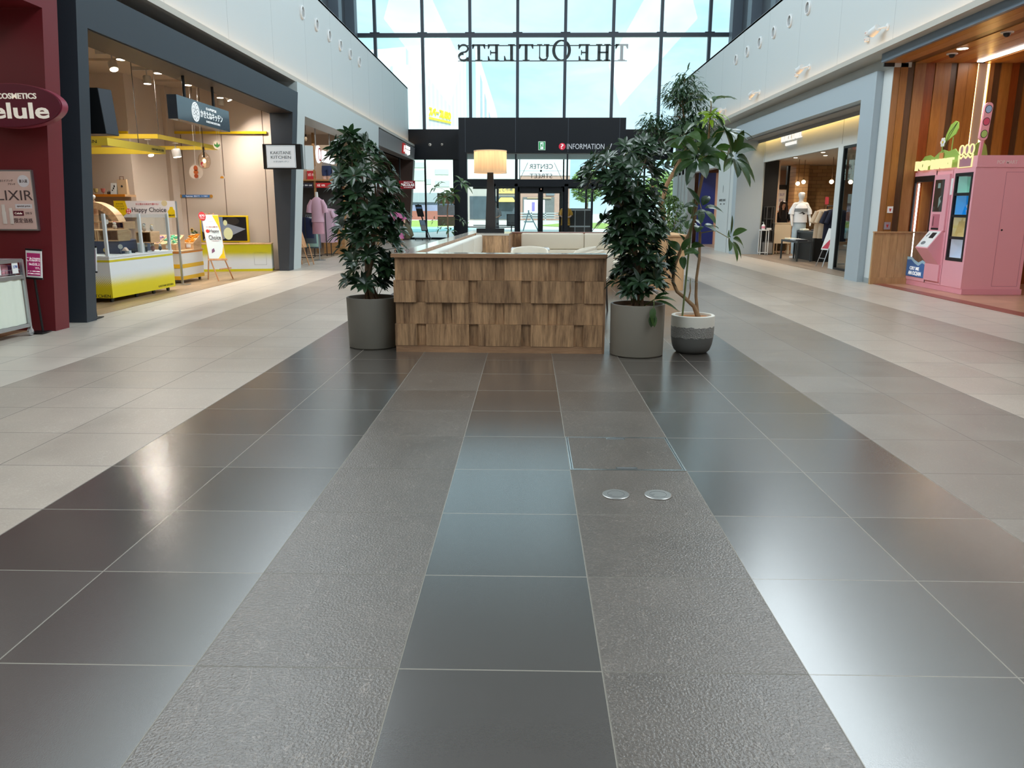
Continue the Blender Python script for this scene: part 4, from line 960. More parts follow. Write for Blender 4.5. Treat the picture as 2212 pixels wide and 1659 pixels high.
b_ = MB(); b_.tube([(-5.72, 14.42, .22), (-5.645, 14.77, .22)], .012, 8); b_.build('stretcher', WOODE, t)
# TV cabinet, TV and vase
ang = math.atan2(.46, 1.12)
t = thing('media_cabinet', 'low yellow and white dotted cabinet under the yellow framed television', 'cabinet', (0, 0, 0))
HT2 = halftone('yellow_dot_print_top', True, .20, .44, (206, 196, 20), .02)
b_ = MB(); b_.box(-1.45, 0, .03, 0, .42, .575); b_.build('cabinet_body', HT2, t)
b_ = MB(); b_.box(-1.452, -.003, .006, .002, .42, .055); b_.build('plinth', mat('lemon_plinth', (216, 206, 30), .4), t)
b_ = MB(); b_.box(-1.46, -.01, .575, .01, .43, .592); b_.build('top', OAK, t)
b_ = MB()
for a in ((-.36, .14, -.357, .40), (-.11, .14, -.107, .40), (-.36, .14, -.107, .143), (-.36, .397, -.107, .40)): b_.rect(fS(0, 0, 0), *a, -.0015)
b_.build('hatch_outline', INK, t)
put(t, (-5.53, 16.82, 0), ang*.55)
t = thing('television', 'yellow framed television showing a cooking close-up on the low cabinet', 'television', (-6.6, 17.05, .6))
y = 17.08
b_ = MB(); b_.bbox(-7.14, y, .60, -6.08, y+.05, 1.172, .008); b_.build('frame', YEL, t, smooth=True)
b_ = MB(); b_.box(-7.10, y-.002, .632, -6.12, y, 1.142); b_.build('screen', mat('tv_black', (18, 20, 24), .25, emit=.6), t)
f = fS(-6.61, y-.002, .887)
b_ = MB(); b_.prism([(-.49, -.25), (-.1, -.25), (.47, .0), (.02, .13), (-.2, .02)], f, -.001); b_.build('tray_picture', mat('tv_grey', (120, 128, 140), .3, emit=.35), t)
b_ = MB(); b_.prism([(-.49, .255), (-.02, .255), (-.02, .05), (-.06, -.15), (-.2, -.25), (-.49, -.05)], f, -.0016); b_.build('cloth_picture', mat('tv_blue', (104, 120, 142), .3, emit=.35), t)
b_ = MB(); b_.prism(blob(.08, -.10, .10, .13, 20), f, -.0022); b_.prism(blob(.03, .13, .045, .06, 16), f, -.0022); b_.build('dough_picture', mat('tv_cream', (206, 206, 160), .3, emit=.4), t)
b_ = MB(); b_.prism(blob(.19, .17, .15, .08, 20), f, -.0014); b_.build('pan_picture', mat('tv_dark', (44, 42, 40), .3, emit=.2), t)
b_ = MB(); b_.box(-6.9, y-.03, .593, -6.3, y+.12, .603); b_.build('stand', BLK, t)
t = thing('vase', 'grey vase with a yellow sunflower beside the television', 'vase', (-7.3, 16.75, .592))
vx, vy = -7.24, 17.0
b_ = MB(); b_.lathe([(.055, 0), (.062, .05), (.06, .14), (.052, .19), (.045, .19), (.045, .02), (0, .02)], (vx, vy, .593), 20); b_.build('pot', mat('grey_stoneware', (176, 170, 156), .6), t, smooth=True)
t2 = b_ = MB(); b_.tube([(vx, vy, .65), (vx-.01, vy, .80), (vx-.02, vy-.02, .86)], .005, 6)
for k in range(8):
    w = k*.8; b_.ball((vx+.05*math.cos(w), vy+.04*math.sin(w), .80+.02*(k % 3)), (.03, .02, .012), 6)
b_.build('leaves', mat('sunflower_green', (70, 96, 40), .6), t, smooth=True)
fl = frame((vx-.03, vy-.04, .87), (1, 0, 0), (0, .3, 1)); b_ = MB()
for k in range(14):
    w = 2*math.pi*k/14; b_.prism([(.018*math.cos(w-.25), .018*math.sin(w-.25)), (.055*math.cos(w), .055*math.sin(w)), (.018*math.cos(w+.25), .018*math.sin(w+.25))], fl, .003)
b_.build('petals', mat('sunflower_yellow', (240, 190, 30), .6), t)
b_ = MB(); b_.disc(fl, 0, 0, .022, depth=-.006); b_.build('flower_centre', mat('seed_brown', (70, 50, 30), .8), t)
# ================================================================ clothes shop
mb = MB(); slab_lean(mb, 17.3, 17.85, 0, 3.3, -5.5); slab_lean(mb, 17.3, 26.45, 3.3, 3.94, -5.42, lambda z: lean(min(z, 3.6))); slab_lean(mb, 26.2, 26.45, 0, 3.3, -5.42)
struct('trim_10', mb, mat('white_portal_paint', (206, 214, 214), .5), 'white tapered portal around the clothes shop')
mb = MB(); mb.box(-10.6, 24.4, 0, -5.5, 24.5, 3.9); mb.box(-10.6, 17.5, 0, -5.55, 17.6, 3.9)
struct('wall_clothes_shop', mb, mat('taupe_shop_wall', (200, 182, 164), .7))
mb = MB(); mb.box(-10.6, 17.6, 3.5, -5.42, 24.4, 3.56); struct('ceiling_clothes_shop', mb, mat('grey_beige_ceiling', (196, 188, 178), .7))
for i, (x, y, z) in enumerate(((-5.9, 19.4, 3.16), (-5.95, 20.6, 3.1), (-6.0, 21.7, 3.15))):
    t = thing('pendant_bulb', 'small bare bulb pendant under the clothes shop ceiling, %s from the front' % ('first', 'second', 'third')[i], 'lamp', (x, y, z), 'bare bulb pendants in the clothes shop')
    b_ = MB(); b_.tube([(x, y, z+.1), (x, y, 3.5)], .006, 6); b_.tube([(x, y, z+.06), (x, y, z+.12)], .018, 8); b_.build('cord', BLK, t)
    b_ = MB(); b_.ball((x, y, z), (.035, .035, .06), 10); b_.build('bulb', mat('clear_bulb', (200, 180, 150), .2), t, smooth=True)
# illuminated shop sign on rods
t = thing('hanging_sign', 'illuminated white fukuske lettering with a red ring emblem hung in the clothes shop', 'sign', (-5.5, 21.6, 2.5))
LIT = emis('lit_white_letters', (255, 250, 250), 1.5)
f = fE(-5.5, 21.7, 2.70)
b_ = MB(); b_.disc(f, -.78, .0, .20, .22, depth=-.04, n=32); b_.build('emblem_disc', LIT, t)
rb = MB()
for i in range(36):
    a, c = 2*math.pi*i/36, 2*math.pi*(i+1)/36
    rb.prism([(-.72+r*math.cos(q), r*1.1*math.sin(q)) for q, r in ((a, .155), (c, .155), (c, .12), (a, .12))], f @ Matrix.Translation((0, 0, .045)), .004)
rb.build('emblem_ring', mat('emblem_red', (190, 36, 48), .4), t)
text('fukuske', f, LIT, t, w=1.25, h=.30, bold=.05, depth=.05, at=(.18, -.02))
for y in (20.85, 22.3):
    b_ = MB(); b_.tube([(-5.52, y, 2.88), (-5.52, y, 3.5)], .012, 8); b_.build('rod', METAL, t)
# white box sign on the portal
t = thing('box_sign', 'plain white box sign on the white portal of the clothes shop', 'sign', (-4.95, 18, 2.2))
b_ = MB(); b_.hexa([(-5.2, 17.9, 2.18), (-4.98, 17.9, 2.18), (-4.84, 18.05, 2.18), (-5.1, 18.05, 2.18), (-5.2, 17.9, 2.69), (-4.98, 17.9, 2.69), (-4.84, 18.05, 2.69), (-5.1, 18.05, 2.69)]); b_.build('housing', PALEWALL, t)
b_ = MB(); b_.box(-5.2, 17.895, 2.2, -5.0, 17.9, 2.67); b_.build('face', WHITEP, t)
# shelving wall
OAKD = wood('mid_oak_shelf', (150, 108, 66), (186, 142, 94), 1.2, .5, .06, 'X')
t = thing('shelving_unit', 'oak shelving wall with sale bands in the clothes shop', 'shelf', (-6.3, 24.1, 0))
b_ = MB(); b_.box(-7.6, 23.75, 2.13, -5.48, 24.4, 2.17); b_.build('shelf_board', OAKD, t)
for x in (-6.38, -5.52, -7.58):
    b_ = MB(); b_.box(x-.03, 23.78, .006, x+.03, 23.84, 3.5); b_.build('upright', OAKD, t)
b_ = MB(); b_.box(-7.55, 24.2, .3, -5.6, 24.22, 2.0); b_.build('back_rail', mat('dark_grid', (60, 58, 60), .6), t)
for nm, x0, x1, c, lines in (('navy_band', -6.98, -6.42, (34, 36, 54), [('厳選・素材・品質', .08, 0, .045, .34)]), ('red_band', -6.34, -5.52, (198, 36, 44), [('3足 10%', -.25, .0, .07, .24), ('3足 15%', .18, .0, .07, .24)])):
    b_ = MB(); b_.box(x0, 23.72, 1.93, x1, 23.74, 2.07); o = b_.build(nm, mat(nm, c, .5), t)
    texts(lines, fS((x0+x1)/2, 23.72, 2.0), WINK, t, name=nm+'_lettering')
t = thing('sale_card', 'red and white 15 percent card standing on the high oak shelf', 'card', (-6.45, 23.8, 2.17))
b_ = MB(); b_.box(-6.60, 23.80, 2.172, -6.34, 23.815, 2.55); b_.build('card', PAPER, t)
b_ = MB(); b_.box(-6.60, 23.797, 2.172, -6.34, 23.80, 2.42); b_.build('red_panel', mat('sale_red', (206, 40, 54), .5), t)
texts([('3点 15%', 0, 0, .09, .21)], fS(-6.47, 23.797, 2.31), WINK, t)
t = thing('torso_form', 'torso form in a grey top and navy patterned shorts on the high oak shelf', 'mannequin', (-6.05, 23.95, 2.17))
b_ = MB(); loft(b_, [(-6.04, 23.95, 2.56, .15, .1), (-6.04, 23.95, 2.68, .125, .085), (-6.04, 23.95, 2.85, .15, .095), (-6.04, 23.95, 2.98, .13, .07)]); b_.build('grey_top', mat('heather_grey', (150, 146, 148), .8), t, smooth=True)
b_ = MB(); loft(b_, [(-6.115, 23.95, 2.28, .075, .085), (-6.115, 23.95, 2.42, .082, .095), (-6.04, 23.95, 2.47, .158, .105), (-6.04, 23.95, 2.57, .15, .1)]); loft(b_, [(-5.965, 23.95, 2.28, .075, .085), (-5.965, 23.95, 2.42, .082, .095), (-5.99, 23.95, 2.47, .1, .1)]); b_.build('shorts', mat('navy_print', (46, 60, 100), .8, var=.4, vscale=90), t, smooth=True)
b_ = MB(); loft(b_, [(-6.115, 23.95, 2.172, .055, .06), (-6.115, 23.95, 2.30, .068, .07)]); loft(b_, [(-5.965, 23.95, 2.172, .055, .06), (-5.965, 23.95, 2.30, .068, .07)]); b_.build('thighs', mat('form_pink', (226, 190, 176), .5), t, smooth=True)
for i, (x, c, lab) in enumerate(((-5.78, (150, 170, 196), 'blue patterned'), (-5.62, (226, 226, 206), 'white and yellow'), (-6.72, (190, 150, 140), 'brown wrapped'))):
    b_ = MB(); b_.bbox(x-.07, 23.85, 2.172, x+.07, 24.05, 2.5-.04*i, .01); tag(b_.build('packet', mat('packet_%d' % i, c, .6, var=.3, vscale=40), None, smooth=True), '%s packet standing on the high oak shelf' % lab, 'packet', 'packets on the high oak shelf')
# clothes rails
def clothes_rack(x, y, L, colors, label, ztop=1.42, along='y'):
    t = thing('clothes_rack', label, 'rack', (x, y, 0))
    b_ = MB(); a = (x, y-L/2); c = (x, y+L/2)
    for p in (a, c):
        b_.tube([(p[0], p[1], .006), (p[0], p[1], ztop)], .014, 8); b_.box(p[0]-.2, p[1]-.015, .03, p[0]+.2, p[1]+.015, .05)
    b_.tube([(*a, ztop), (*c, ztop)], .014, 8); b_.build('frame', mat('black_rail', (40, 40, 44), .4), t)
    n = len(colors)
    for i, (cc, ln) in enumerate(colors):
        yy = y-L/2+.06+(L-.12)*i/max(1, n-1)
        g = thing('hung_garment', '', 'garment', (x, yy, ztop)); g['group'] = 'garments on the rails of the clothes shop'
        nm = {0: 'black', 1: 'charcoal', 2: 'navy'}
        g['label'] = '%s, %s garment on the %s clothes rack' % (cc[3], ('first', 'second', 'third', 'fourth', 'fifth')[i], label.split()[0])
        hung_garment(g, x, yy, ztop-.05, ln, .42, mat('cloth_%d_%d_%d' % cc[:3], cc[:3], .85), .03, 'x', .2, 'cloth')
        b_ = MB(); b_.tube([(x, yy, ztop-.05), (x, yy, ztop-.01), (x+.02, yy, ztop+.012), (x+.03, yy, ztop-.01)], .004, 5); b_.tube([(x-.17, yy, ztop-.08), (x, yy, ztop-.05), (x+.17, yy, ztop-.08)], .006, 5); b_.build('hanger', METAL, g)
    return t
K = (24, 24, 28, 'black top'); G = (80, 78, 84, 'charcoal top'); V = (38, 48, 84, 'navy top'); Ln = (214, 180, 200, 'lavender robe'); M_ = (170, 206, 196, 'mint top'); S_ = (92, 104, 116, 'slate top')
clothes_rack(-6.0, 19.6, .9, [(K, .62), (K, .62), (K, .62), (V, .6), (V, .6)], 'front clothes rack of dark tops beside the white portal, upper rail', 1.46)
clothes_rack(-5.95, 21.4, .8, [(V, .55), (S_, .7), (M_, .8), (S_, .85)], 'middle clothes rack of mixed tops behind the lavender mannequin', 1.15)
clothes_rack(-5.72, 22.5, .5, [(Ln, .95), (Ln, .95)], 'short clothes rack with two lavender robes', 1.38)
# headless mannequin in lavender
t = thing('mannequin', 'headless mannequin in a lavender top and rose skirt in the clothes shop', 'mannequin', (-5.47, 20.5, 0))
mx, my = -5.47, 20.5
b_ = MB(); loft(b_, [(mx, my, 1.60, .045, .045), (mx, my, 1.66, .04, .045), (mx, my, 1.74, .036, .04)]); b_.build('neck', FIGW, t, smooth=True)
b_ = MB(); loft(b_, [(mx, my, .98, .165, .11), (mx, my, 1.2, .15, .1), (mx, my, 1.42, .155, .1), (mx, my, 1.55, .13, .08), (mx, my, 1.61, .055, .05)])
for s in (-1, 1): b_.tube([(mx+s*.12, my, 1.53), (mx+s*.19, my-.01, 1.38), (mx+s*.21, my-.01, 1.22)], [.055, .07, .075], 10)
b_.build('top', mat('lavender_cloth', (222, 178, 196), .85), t, smooth=True)
b_ = MB(); loft(b_, [(mx, my, .68, .155, .115), (mx, my, .85, .15, .11), (mx, my, 1.0, .14, .1)]); b_.build('skirt', mat('rose_cloth', (204, 150, 164), .85), t, smooth=True)
b_ = MB(); b_.tube([(mx, my, .012), (mx, my, .7)], .014, 8); b_.tube([(mx, my, .006), (mx, my, .016)], .15, 20); b_.build('stand', METAL, t)
# counter
t = thing('shop_counter', 'oak fronted counter with grey patterned top in the clothes shop', 'counter', (-5.7, 23.4, 0))
b_ = MB(); b_.box(-6.05, 23.2, .006, -5.42, 23.7, .72); b_.build('cabinet', OAKD, t)
b_ = MB(); b_.box(-6.07, 23.18, .72, -5.68, 23.7, .98); b_.build('top_case', mat('grey_zigzag', (176, 176, 180), .6, var=.3, vscale=25), t)
b_ = MB(); b_.box(-5.68, 23.18, .72, -5.40, 23.7, .745); b_.build('worktop', OAK, t)
t = thing('display_easel', 'wooden easel seen from its side at the clothes shop entrance', 'easel', (-5.3, 18.7, 0))
b_ = MB(); f = frame((-5.37, 18.62, .42), (.25, 1, 0), (-.28, .0, 1)); b_.rect(f, -.22, 0, .22, .62, .03); b_.build('panel', WOODE, t)
for p, q in (((-5.33, 18.5, .5), (-5.20, 18.52, .008)), ((-5.28, 18.84, .5), (-5.17, 18.82, .008)), ((-5.52, 18.66, .95), (-5.48, 18.9, .008))):
    b_ = MB(); b_.tube([p, q], .013, 8); b_.build('leg', WOODE, t)
# ================================================================ brown shop and end of the hall, left
GREYM = mat('grey_metal_fascia', (152, 150, 152), .35, metal=.3)
BROWN = mat('brown_shop_wall', (74, 54, 46), .5)
mb = MB(); slab_lean(mb, 26.5, 34.55, 3.36, 3.87, -5.4); struct('trim_11', mb, GREYM, 'grey metal fascia over the brown shop')
mb = MB(); mb.box(-10.6, 26.45, 0, -5.42, 26.55, 3.9); struct('wall_brown_shop_near', mb, BROWN)
mb = MB(); slab_lean(mb, 34.3, 34.8, 0, 3.36, -10.6); struct('wall_brown_shop', mb, BROWN, 'dark brown wall at the end of the left-hand shops')
mb = MB(); mb.box(-10.6, 26.5, 3.36, -5.3, 34.5, 3.4); struct('ceiling_brown_shop', mb, BROWN)
t = thing('fascia_sign', 'lit red and white sign on the grey fascia of the brown shop', 'sign', (-4.93, 32.2, 3.5))
fx = lambda z: lean(z)+.012
f = frame((fx(3.62), 32.1, 3.62), (0, 1, 0), (.0835, 0, 1))
b_ = MB(); b_.rect(f, -.95, -.19, -.45, .19, -.04); b_.build('emblem', mat('emblem_brick', (190, 40, 40), .4, emit=.3), t)
b_ = MB(); b_.rect(f, -.80, -.12, -.74, .12, -.045); b_.rect(f, -.66, -.12, -.60, .12, -.045); b_.rect(f, -.80, .02, -.6, .06, -.045); b_.build('emblem_mark', LIT, t)
texts([('CALDNESE', .30, .10, .11, 1.15), ('NOJIS', .30, -.09, .20, 1.2)], f, LIT, t, bold=.03, depth=.03)
t = thing('projecting_sign', 'dark red INICOLAB projecting sign at the end of the brown shop', 'sign', (-5.0, 33, 2.1))
b_ = MB(); b_.box(-5.36, 33.0, 2.13, -4.70, 33.08, 2.46); b_.build('board', mat('deep_red_sign', (150, 22, 40), .4, emit=.12), t)
texts([('INICOLAB', .03, -.0, .12, .54), ('BEAUTY WAX', .06, .10, .045, .38), ('LIP & MAKEUP', .06, -.105, .035, .38)], fS(-5.03, 33.0, 2.295), WINK, t, bold=.03)
b_ = MB(); b_.box(-5.36, 33.02, 2.46, -5.30, 33.06, 3.36); b_.build('bracket', BLK, t)
t = thing('tablet_sign', 'tilted pale tablet sign left of the dark red projecting sign', 'sign', (-5.5, 31, 2.2))
f = frame((-5.5, 30.2, 2.12), (.9, .3, 0), (-.22, 0, 1)); b_ = MB(); b_.rect(f, -.13, 0, .13, .36, .02); b_.build('panel', mat('tablet_pale', (206, 226, 236), .3, emit=.2), t)
b_ = MB(); b_.tube([(-5.5, 30.25, .007), (-5.5, 30.25, 2.15)], .02, 8); b_.tube([(-5.5, 30.25, .007), (-5.5, 30.25, .02)], .14, 14); b_.build('pole', METAL, t)
t = thing('display_table', 'table with small coloured gift boxes in the brown shop', 'table', (-6.0, 29, 0))
b_ = MB(); b_.box(-6.6, 28.2, .78, -5.6, 29.6, .82); b_.build('tabletop', OAK, t)
for x, y in ((-6.55, 28.25), (-5.65, 28.25), (-6.55, 29.55), (-5.65, 29.55)):
    b_ = MB(); b_.box(x-.03, y-.03, .006, x+.03, y+.03, .78); b_.build('leg', OAK, t)
gcol = [((206, 60, 66), 'red'), ((236, 200, 90), 'yellow'), ((226, 150, 160), 'pink'), ((120, 160, 90), 'green'), ((240, 236, 226), 'white')]
for i in range(5):
    b_ = MB(); x = -6.45+.19*i; b_.bbox(x-.07, 28.3, .822, x+.07, 28.45, 1.0+.03*(i % 3), .006)
    tag(b_.build('gift_box', mat('gift_'+gcol[i][1], gcol[i][0], .5), None, smooth=True), '%s gift box on the table in the brown shop' % gcol[i][1], 'box', 'gift boxes in the brown shop')
# woman in pink seen from behind
px_, py_ = -4.06, 24.6
t = thing('person', 'woman in a pink dress seen from behind beside the brown shop', 'person', (px_, py_, 0))
bd = body(t, px_, py_, 1.60, SKIN, (((-.13, -.01, .64), (-.125, -.05, .52), (-.12, -.07, .47)), ((.13, -.01, .64), (.125, -.05, .52), (.12, -.07, .47))))
b_ = MB(); loft(b_, [(px_, py_, .42, .24, .17), (px_, py_, .75, .20, .14), (px_, py_, .95, .16, .115), (px_, py_, 1.15, .175, .12), (px_, py_, 1.28, .165, .10), (px_, py_, 1.34, .07, .06)], 24)
for s in (-1, 1): b_.tube([(px_+s*.13, py_, 1.27), (px_+s*.20, py_, 1.13), (px_+s*.215, py_-.01, 1.0)], [.06, .065, .062], 12)
b_.build('dress', mat('pink_dress', (206, 116, 166), .8), t, smooth=True)
b_ = MB(); loft(b_, [(px_, py_-.045, 1.16, .08, .03), (px_, py_-.04, 1.28, .095, .055), (px_, py_-.02, 1.42, .105, .10), (px_, py_-.01, 1.53, .10, .11), (px_, py_, 1.60, .065, .07), (px_, py_, 1.615, .01, .01)]); b_.build('hair', mat('light_brown_hair', (112, 72, 48), .5, var=.3, vscale=50), t, smooth=True)
for s in (-1, 1):
    b_ = MB(); b_.bbox(px_+s*.09-.045, py_-.11, .001, px_+s*.09+.045, py_+.13, .07, .02); b_.build('shoe', BLK, t, smooth=True)
t.rotation_euler = (0, 0, 0)
t = thing('shoulder_bag', 'olive shoulder bag hanging at the side of the woman in pink', 'bag', (px_+.3, py_-.02, .5))
b_ = MB(); loft(b_, [(px_+.28, py_-.02, .42, .10, .13), (px_+.32, py_-.02, .52, .17, .16), (px_+.30, py_-.02, .72, .13, .14), (px_+.26, py_-.02, .90, .05, .1)]); b_.build('pouch', mat('olive_canvas', (92, 88, 66), .8), t, smooth=True)
b_ = MB(); b_.tube([(px_+.27, py_-.02, .88), (px_+.20, py_-.05, 1.1), (px_+.17, py_-.02, 1.32), (px_+.2, py_+.06, 1.1), (px_+.27, py_+.02, .88)], .016, 6); b_.build('strap', MATS['olive_canvas'], t)
# brochure rack by the side glazing
t = thing('brochure_rack', 'black leaning brochure rack on casters by the left side glazing', 'rack', (-4.55, 34.0, 0))
b_ = MB(); b_.box(-4.9, 33.8, .06, -4.2, 34.2, .10); b_.tube([(-4.33, 34.0, .1), (-4.73, 34.0, 1.52)], .03, 8); b_.tube([(-4.24, 34.0, .1), (-4.60, 34.0, 1.0)], .02, 8); b_.build('stand', BLK, t)
f = frame((-4.63, 33.95, 1.0), (1, 0, 0), (-.22, 0, 1))
for k, (z, h, m_) in enumerate(((.0, .50, BLK), (-.62, .48, BLK))):
    b_ = MB(); b_.rect(f, -.12+.02*k, z, .16+.02*k, z+h, .03); b_.build('pocket', m_, t)
b_ = MB(); b_.rect(f, -.10, .34, .14, .42, -.005); b_.build('leaflet', mat('leaflet_blue', (110, 150, 200), .5), t)
b_ = MB(); b_.rect(f, -.08, -.36, .14, -.16, -.005); b_.build('leaflet', mat('leaflet_sky', (150, 180, 210), .5), t)
b_ = MB(); b_.rect(f, -.08, -.58, .14, -.37, -.005); b_.build('leaflet', mat('leaflet_grey', (170, 176, 182), .5), t)
for x in (-4.85, -4.55, -4.25):
    b_ = MB(); b_.tube([(x-.012, 33.85, .032), (x+.012, 33.85, .032)], .03, 10); b_.build('caster', BLK, t)
# ================================================================ signs on the entrance lobby
t = thing('information_sign', 'red question mark disc and white INFORMATION lettering on the black lobby fascia', 'sign', (2, 31.6, 3.7))
f = fS(0, 31.598, 3.71)
b_ = MB(); b_.disc(f, 1.285, 0, .13, depth=-.012); b_.build('disc', mat('info_red', (206, 34, 60), .4, emit=.3), t)
texts([('?', 1.285, 0, .18, .11)], f, WINK, t, name='question_mark', bold=.0, depth=.016)
texts([('INFORMATION', 2.20, -.0, .20, 1.45), ('/', 3.17, 0, .22, .1)], f, mat('silver_letters', (196, 200, 206), .4, emit=.25), t, bold=.0, depth=.012)
t = thing('exit_sign', 'green and white emergency exit sign with running figure on the lobby fascia', 'sign', (.5, 31.6, 3.7))
fx_ = fS(.495, 31.598, 3.735)
b_ = MB(); b_.rect(fx_, -.14, -.165, .14, .165, -.03); b_.build('case', mat('exit_case', (170, 196, 180), .4, emit=.3), t)
fx2 = fx_ @ Matrix.Translation((0, 0, .03)); GREEN = mat('exit_green', (20, 140, 76), .4, emit=.5)
b_ = MB(); b_.rect(fx2, -.115, -.14, .115, .14, -.003); b_.build('green_panel', GREEN, t)
b_ = MB(); b_.rect(fx2, -.06, -.13, .06, .12, -.005); b_.build('doorway', WINK, t)
b_ = MB(); fx3 = fx2 @ Matrix.Translation((0, 0, .0065)); b_.prism(blob(.015, .075, .018, .018), fx3, .001); b_.prism([(-.01, .055), (.03, .05), (.02, .0), (.05, -.04), (.035, -.055), (0, -.02), (-.03, -.07), (-.05, -.06), (-.02, 0), (-.045, .03), (-.035, .04)], fx3, .001); b_.build('running_figure', GREEN, t)
for i, (x, z, r) in enumerate(((-4.27, 4.02, .07), (-3.75, 4.03, .055), (5.28, 4.02, .07))):
    t = thing('wall_sensor', '%s on the black band beside the lobby' % ('larger round white sensor left', 'smaller round white sensor', 'round white sensor above the right glazing')[i], 'sensor', (x, 34.84, z))
    b_ = MB(); b_.lathe([(r, 0), (r, .02), (r*.7, .05), (0, .06)], (0, 0, 0), 18); b_.v = [(x+p[0], 34.85-p[2], z+p[1]) for p in b_.v]; b_.build('dome', LAMPW, t, smooth=True)
    b_ = MB(); b_.disc(fS(x-r*.3, 34.80, z), 0, 0, r*.3, depth=-.012, n=12); b_.build('eye', BLK, t)
def px2x(p, y=35.3): return -3.07+(p-987)*(7.16/368)*(y/35.0)
# mounted lettering outside the glass, read from the street
t = thing('facade_lettering', 'black serif THE OUTLETS lettering mounted outside the end glazing, seen reversed', 'sign', (.5, 35.3, 7.4))
ZB, ZT = 7.47, 8.13; TH = .125; tn = .045
def seg(name, polys):
    b = MB()
    for p in polys: b.prism(p, frame((0, 35.32, 0), (1, 0, 0), (0, 0, 1)), -.10)
    b.build(name, BLK, t)
def R(x0, z0, x1, z1): return [(x0, z0), (x1, z0), (x1, z1), (x0, z1)]
def letT(a, b): c = (a+b)/2; return [R(a, ZT-tn, b, ZT), R(c-TH/2, ZB, c+TH/2, ZT), R(c-.15, ZB, c+.15, ZB+tn), [(a, ZT), (a, ZT-.17), (a+.04, ZT-.17), (a+.10, ZT-tn), (a+.1, ZT)], [(b, ZT), (b-.1, ZT), (b-.1, ZT-tn), (b-.04, ZT-.17), (b, ZT-.17)]]
def letE(a, b): m = (ZB+ZT)/2; return [R(b-.18, ZB, b-.18+TH, ZT), R(a, ZT-tn, b, ZT), R(a, ZB, b, ZB+tn), R(a+.1, m-.02, b-.1, m+.025), R(a+.1, m-.09, a+.14, m+.09), [(a, ZT), (a, ZT-.17), (a+.04, ZT-.17), (a+.1, ZT-tn)], [(a, ZB), (a+.1, ZB+tn), (a+.04, ZB+.19), (a, ZB+.19)]]
def letL(a, b): return [R(b-.18, ZB, b-.18+TH, ZT), R(b-.27, ZT-tn, b+.03, ZT), R(a, ZB, b, ZB+tn), [(a, ZB), (a+.1, ZB+tn), (a+.04, ZB+.2), (a, ZB+.2)]]
def letH(a, b): m = (ZB+ZT)/2; return [R(a+.07, ZB, a+.07+TH, ZT), R(b-.07-TH, ZB, b-.07, ZT), R(a+.1, m-.02, b-.1, m+.03), R(a, ZB, a+.26, ZB+tn), R(a, ZT-tn, a+.26, ZT), R(b-.26, ZB, b, ZB+tn), R(b-.26, ZT-tn, b, ZT)]
def arc(cx, cz, rx, rz, a0, a1, w0, w1, n=16):
    out = []
    for i in range(n):
        u, v = i/n, (i+1)/n; A, B = math.radians(a0+(a1-a0)*u), math.radians(a0+(a1-a0)*v); wu = w0+(w1-w0)*math.sin(math.pi*u)**1; wv = w0+(w1-w0)*math.sin(math.pi*v)
        out.append([(cx+(rx+wu/2)*math.cos(A), cz+(rz+wu/2)*math.sin(A)), (cx+(rx+wv/2)*math.cos(B), cz+(rz+wv/2)*math.sin(B)), (cx+(rx-wv/2)*math.cos(B), cz+(rz-wv/2)*math.sin(B)), (cx+(rx-wu/2)*math.cos(A), cz+(rz-wu/2)*math.sin(A))])
    return [p[::-1] if a1 < a0 else p for p in out]
def letU(a, b): c = (a+b)/2; r = (b-a)/2-.09; return [R(b-.15, ZB+r, b-.15+TH*.9, ZT), R(a+.07, ZB+r, a+.07+tn, ZT), R(b-.24, ZT-tn, b, ZT), R(a-.02, ZT-tn, a+.2, ZT)]+arc(c, ZB+r, r, r-.03, 180, 360, .06, .09)
def letO(a, b): c, m, rx, rz = (a+b)/2, (ZB+ZT+.18)/2, (b-a)/2-.05, (ZT-ZB+.18)/2-.03; return arc(c, m, rx, rz, -90, 90, .04, .13, 20)+arc(c, m, rx, rz, 90, 270, .04, .13, 20)
def letS(a, b):
    c = (a+b)/2; r = (ZT-ZB)/4; w = (b-a)/2-.05
    return arc(c, ZT-r, w*.9, r-.02, -90, 170, .05, .07)+arc(c, ZB+r, w, r-.02, 90, 350, .13, .07)+[R(b-.05, ZB, b, ZB+.2), R(a+.03, ZT-.2, a+.08, ZT)]
for nm, fn, a, b in (('letter_s', letS, 987, 1013), ('letter_t', letT, 1019, 1047), ('letter_e', letE, 1052.6, 1077.5), ('letter_l', letL, 1087.6, 1110), ('letter_t', letT, 1120, 1151), ('letter_u', letU, 1160, 1186), ('letter_o', letO, 1192.4, 1231.5), ('letter_e', letE, 1249, 1272.7), ('letter_h', letH, 1286, 1317), ('letter_t', letT, 1328, 1355)):
    seg(nm, fn(px2x(a), px2x(b)))
for x in (-2.515, -.514, 1.487, 3.489):
    b_ = MB(); b_.box(x-.03, 35.1, 7.47, x+.03, 35.42, 8.12); b_.build('bracket', BLK, t)
for z in (7.49, 8.10):
    b_ = MB(); b_.box(px2x(987), 35.34, z-.018, px2x(1354), 35.38, z+.018); b_.build('rail', BLK, t)
t = thing('window_lettering', 'thin black CENTER STREET decal with slanting lines on the lobby transom glass, seen reversed', 'sign', (.5, 34.98, 2.9))
f = fS(.52, 34.93, 2.93); ff = f @ Matrix.Scale(-1, 4, (1, 0, 0))
tv = MB()
for s_, y_, h_, w_ in (('CENTER', .20, .20, 1.02), ('STREET', -.20, .19, .98)):
    v_, q_ = text_mesh(s_, f @ Matrix.Translation((0, y_, 0)), h_, w_, True, .004); tv.add(v_, q_)
tv.build('lettering', INK, t)
b_ = MB()
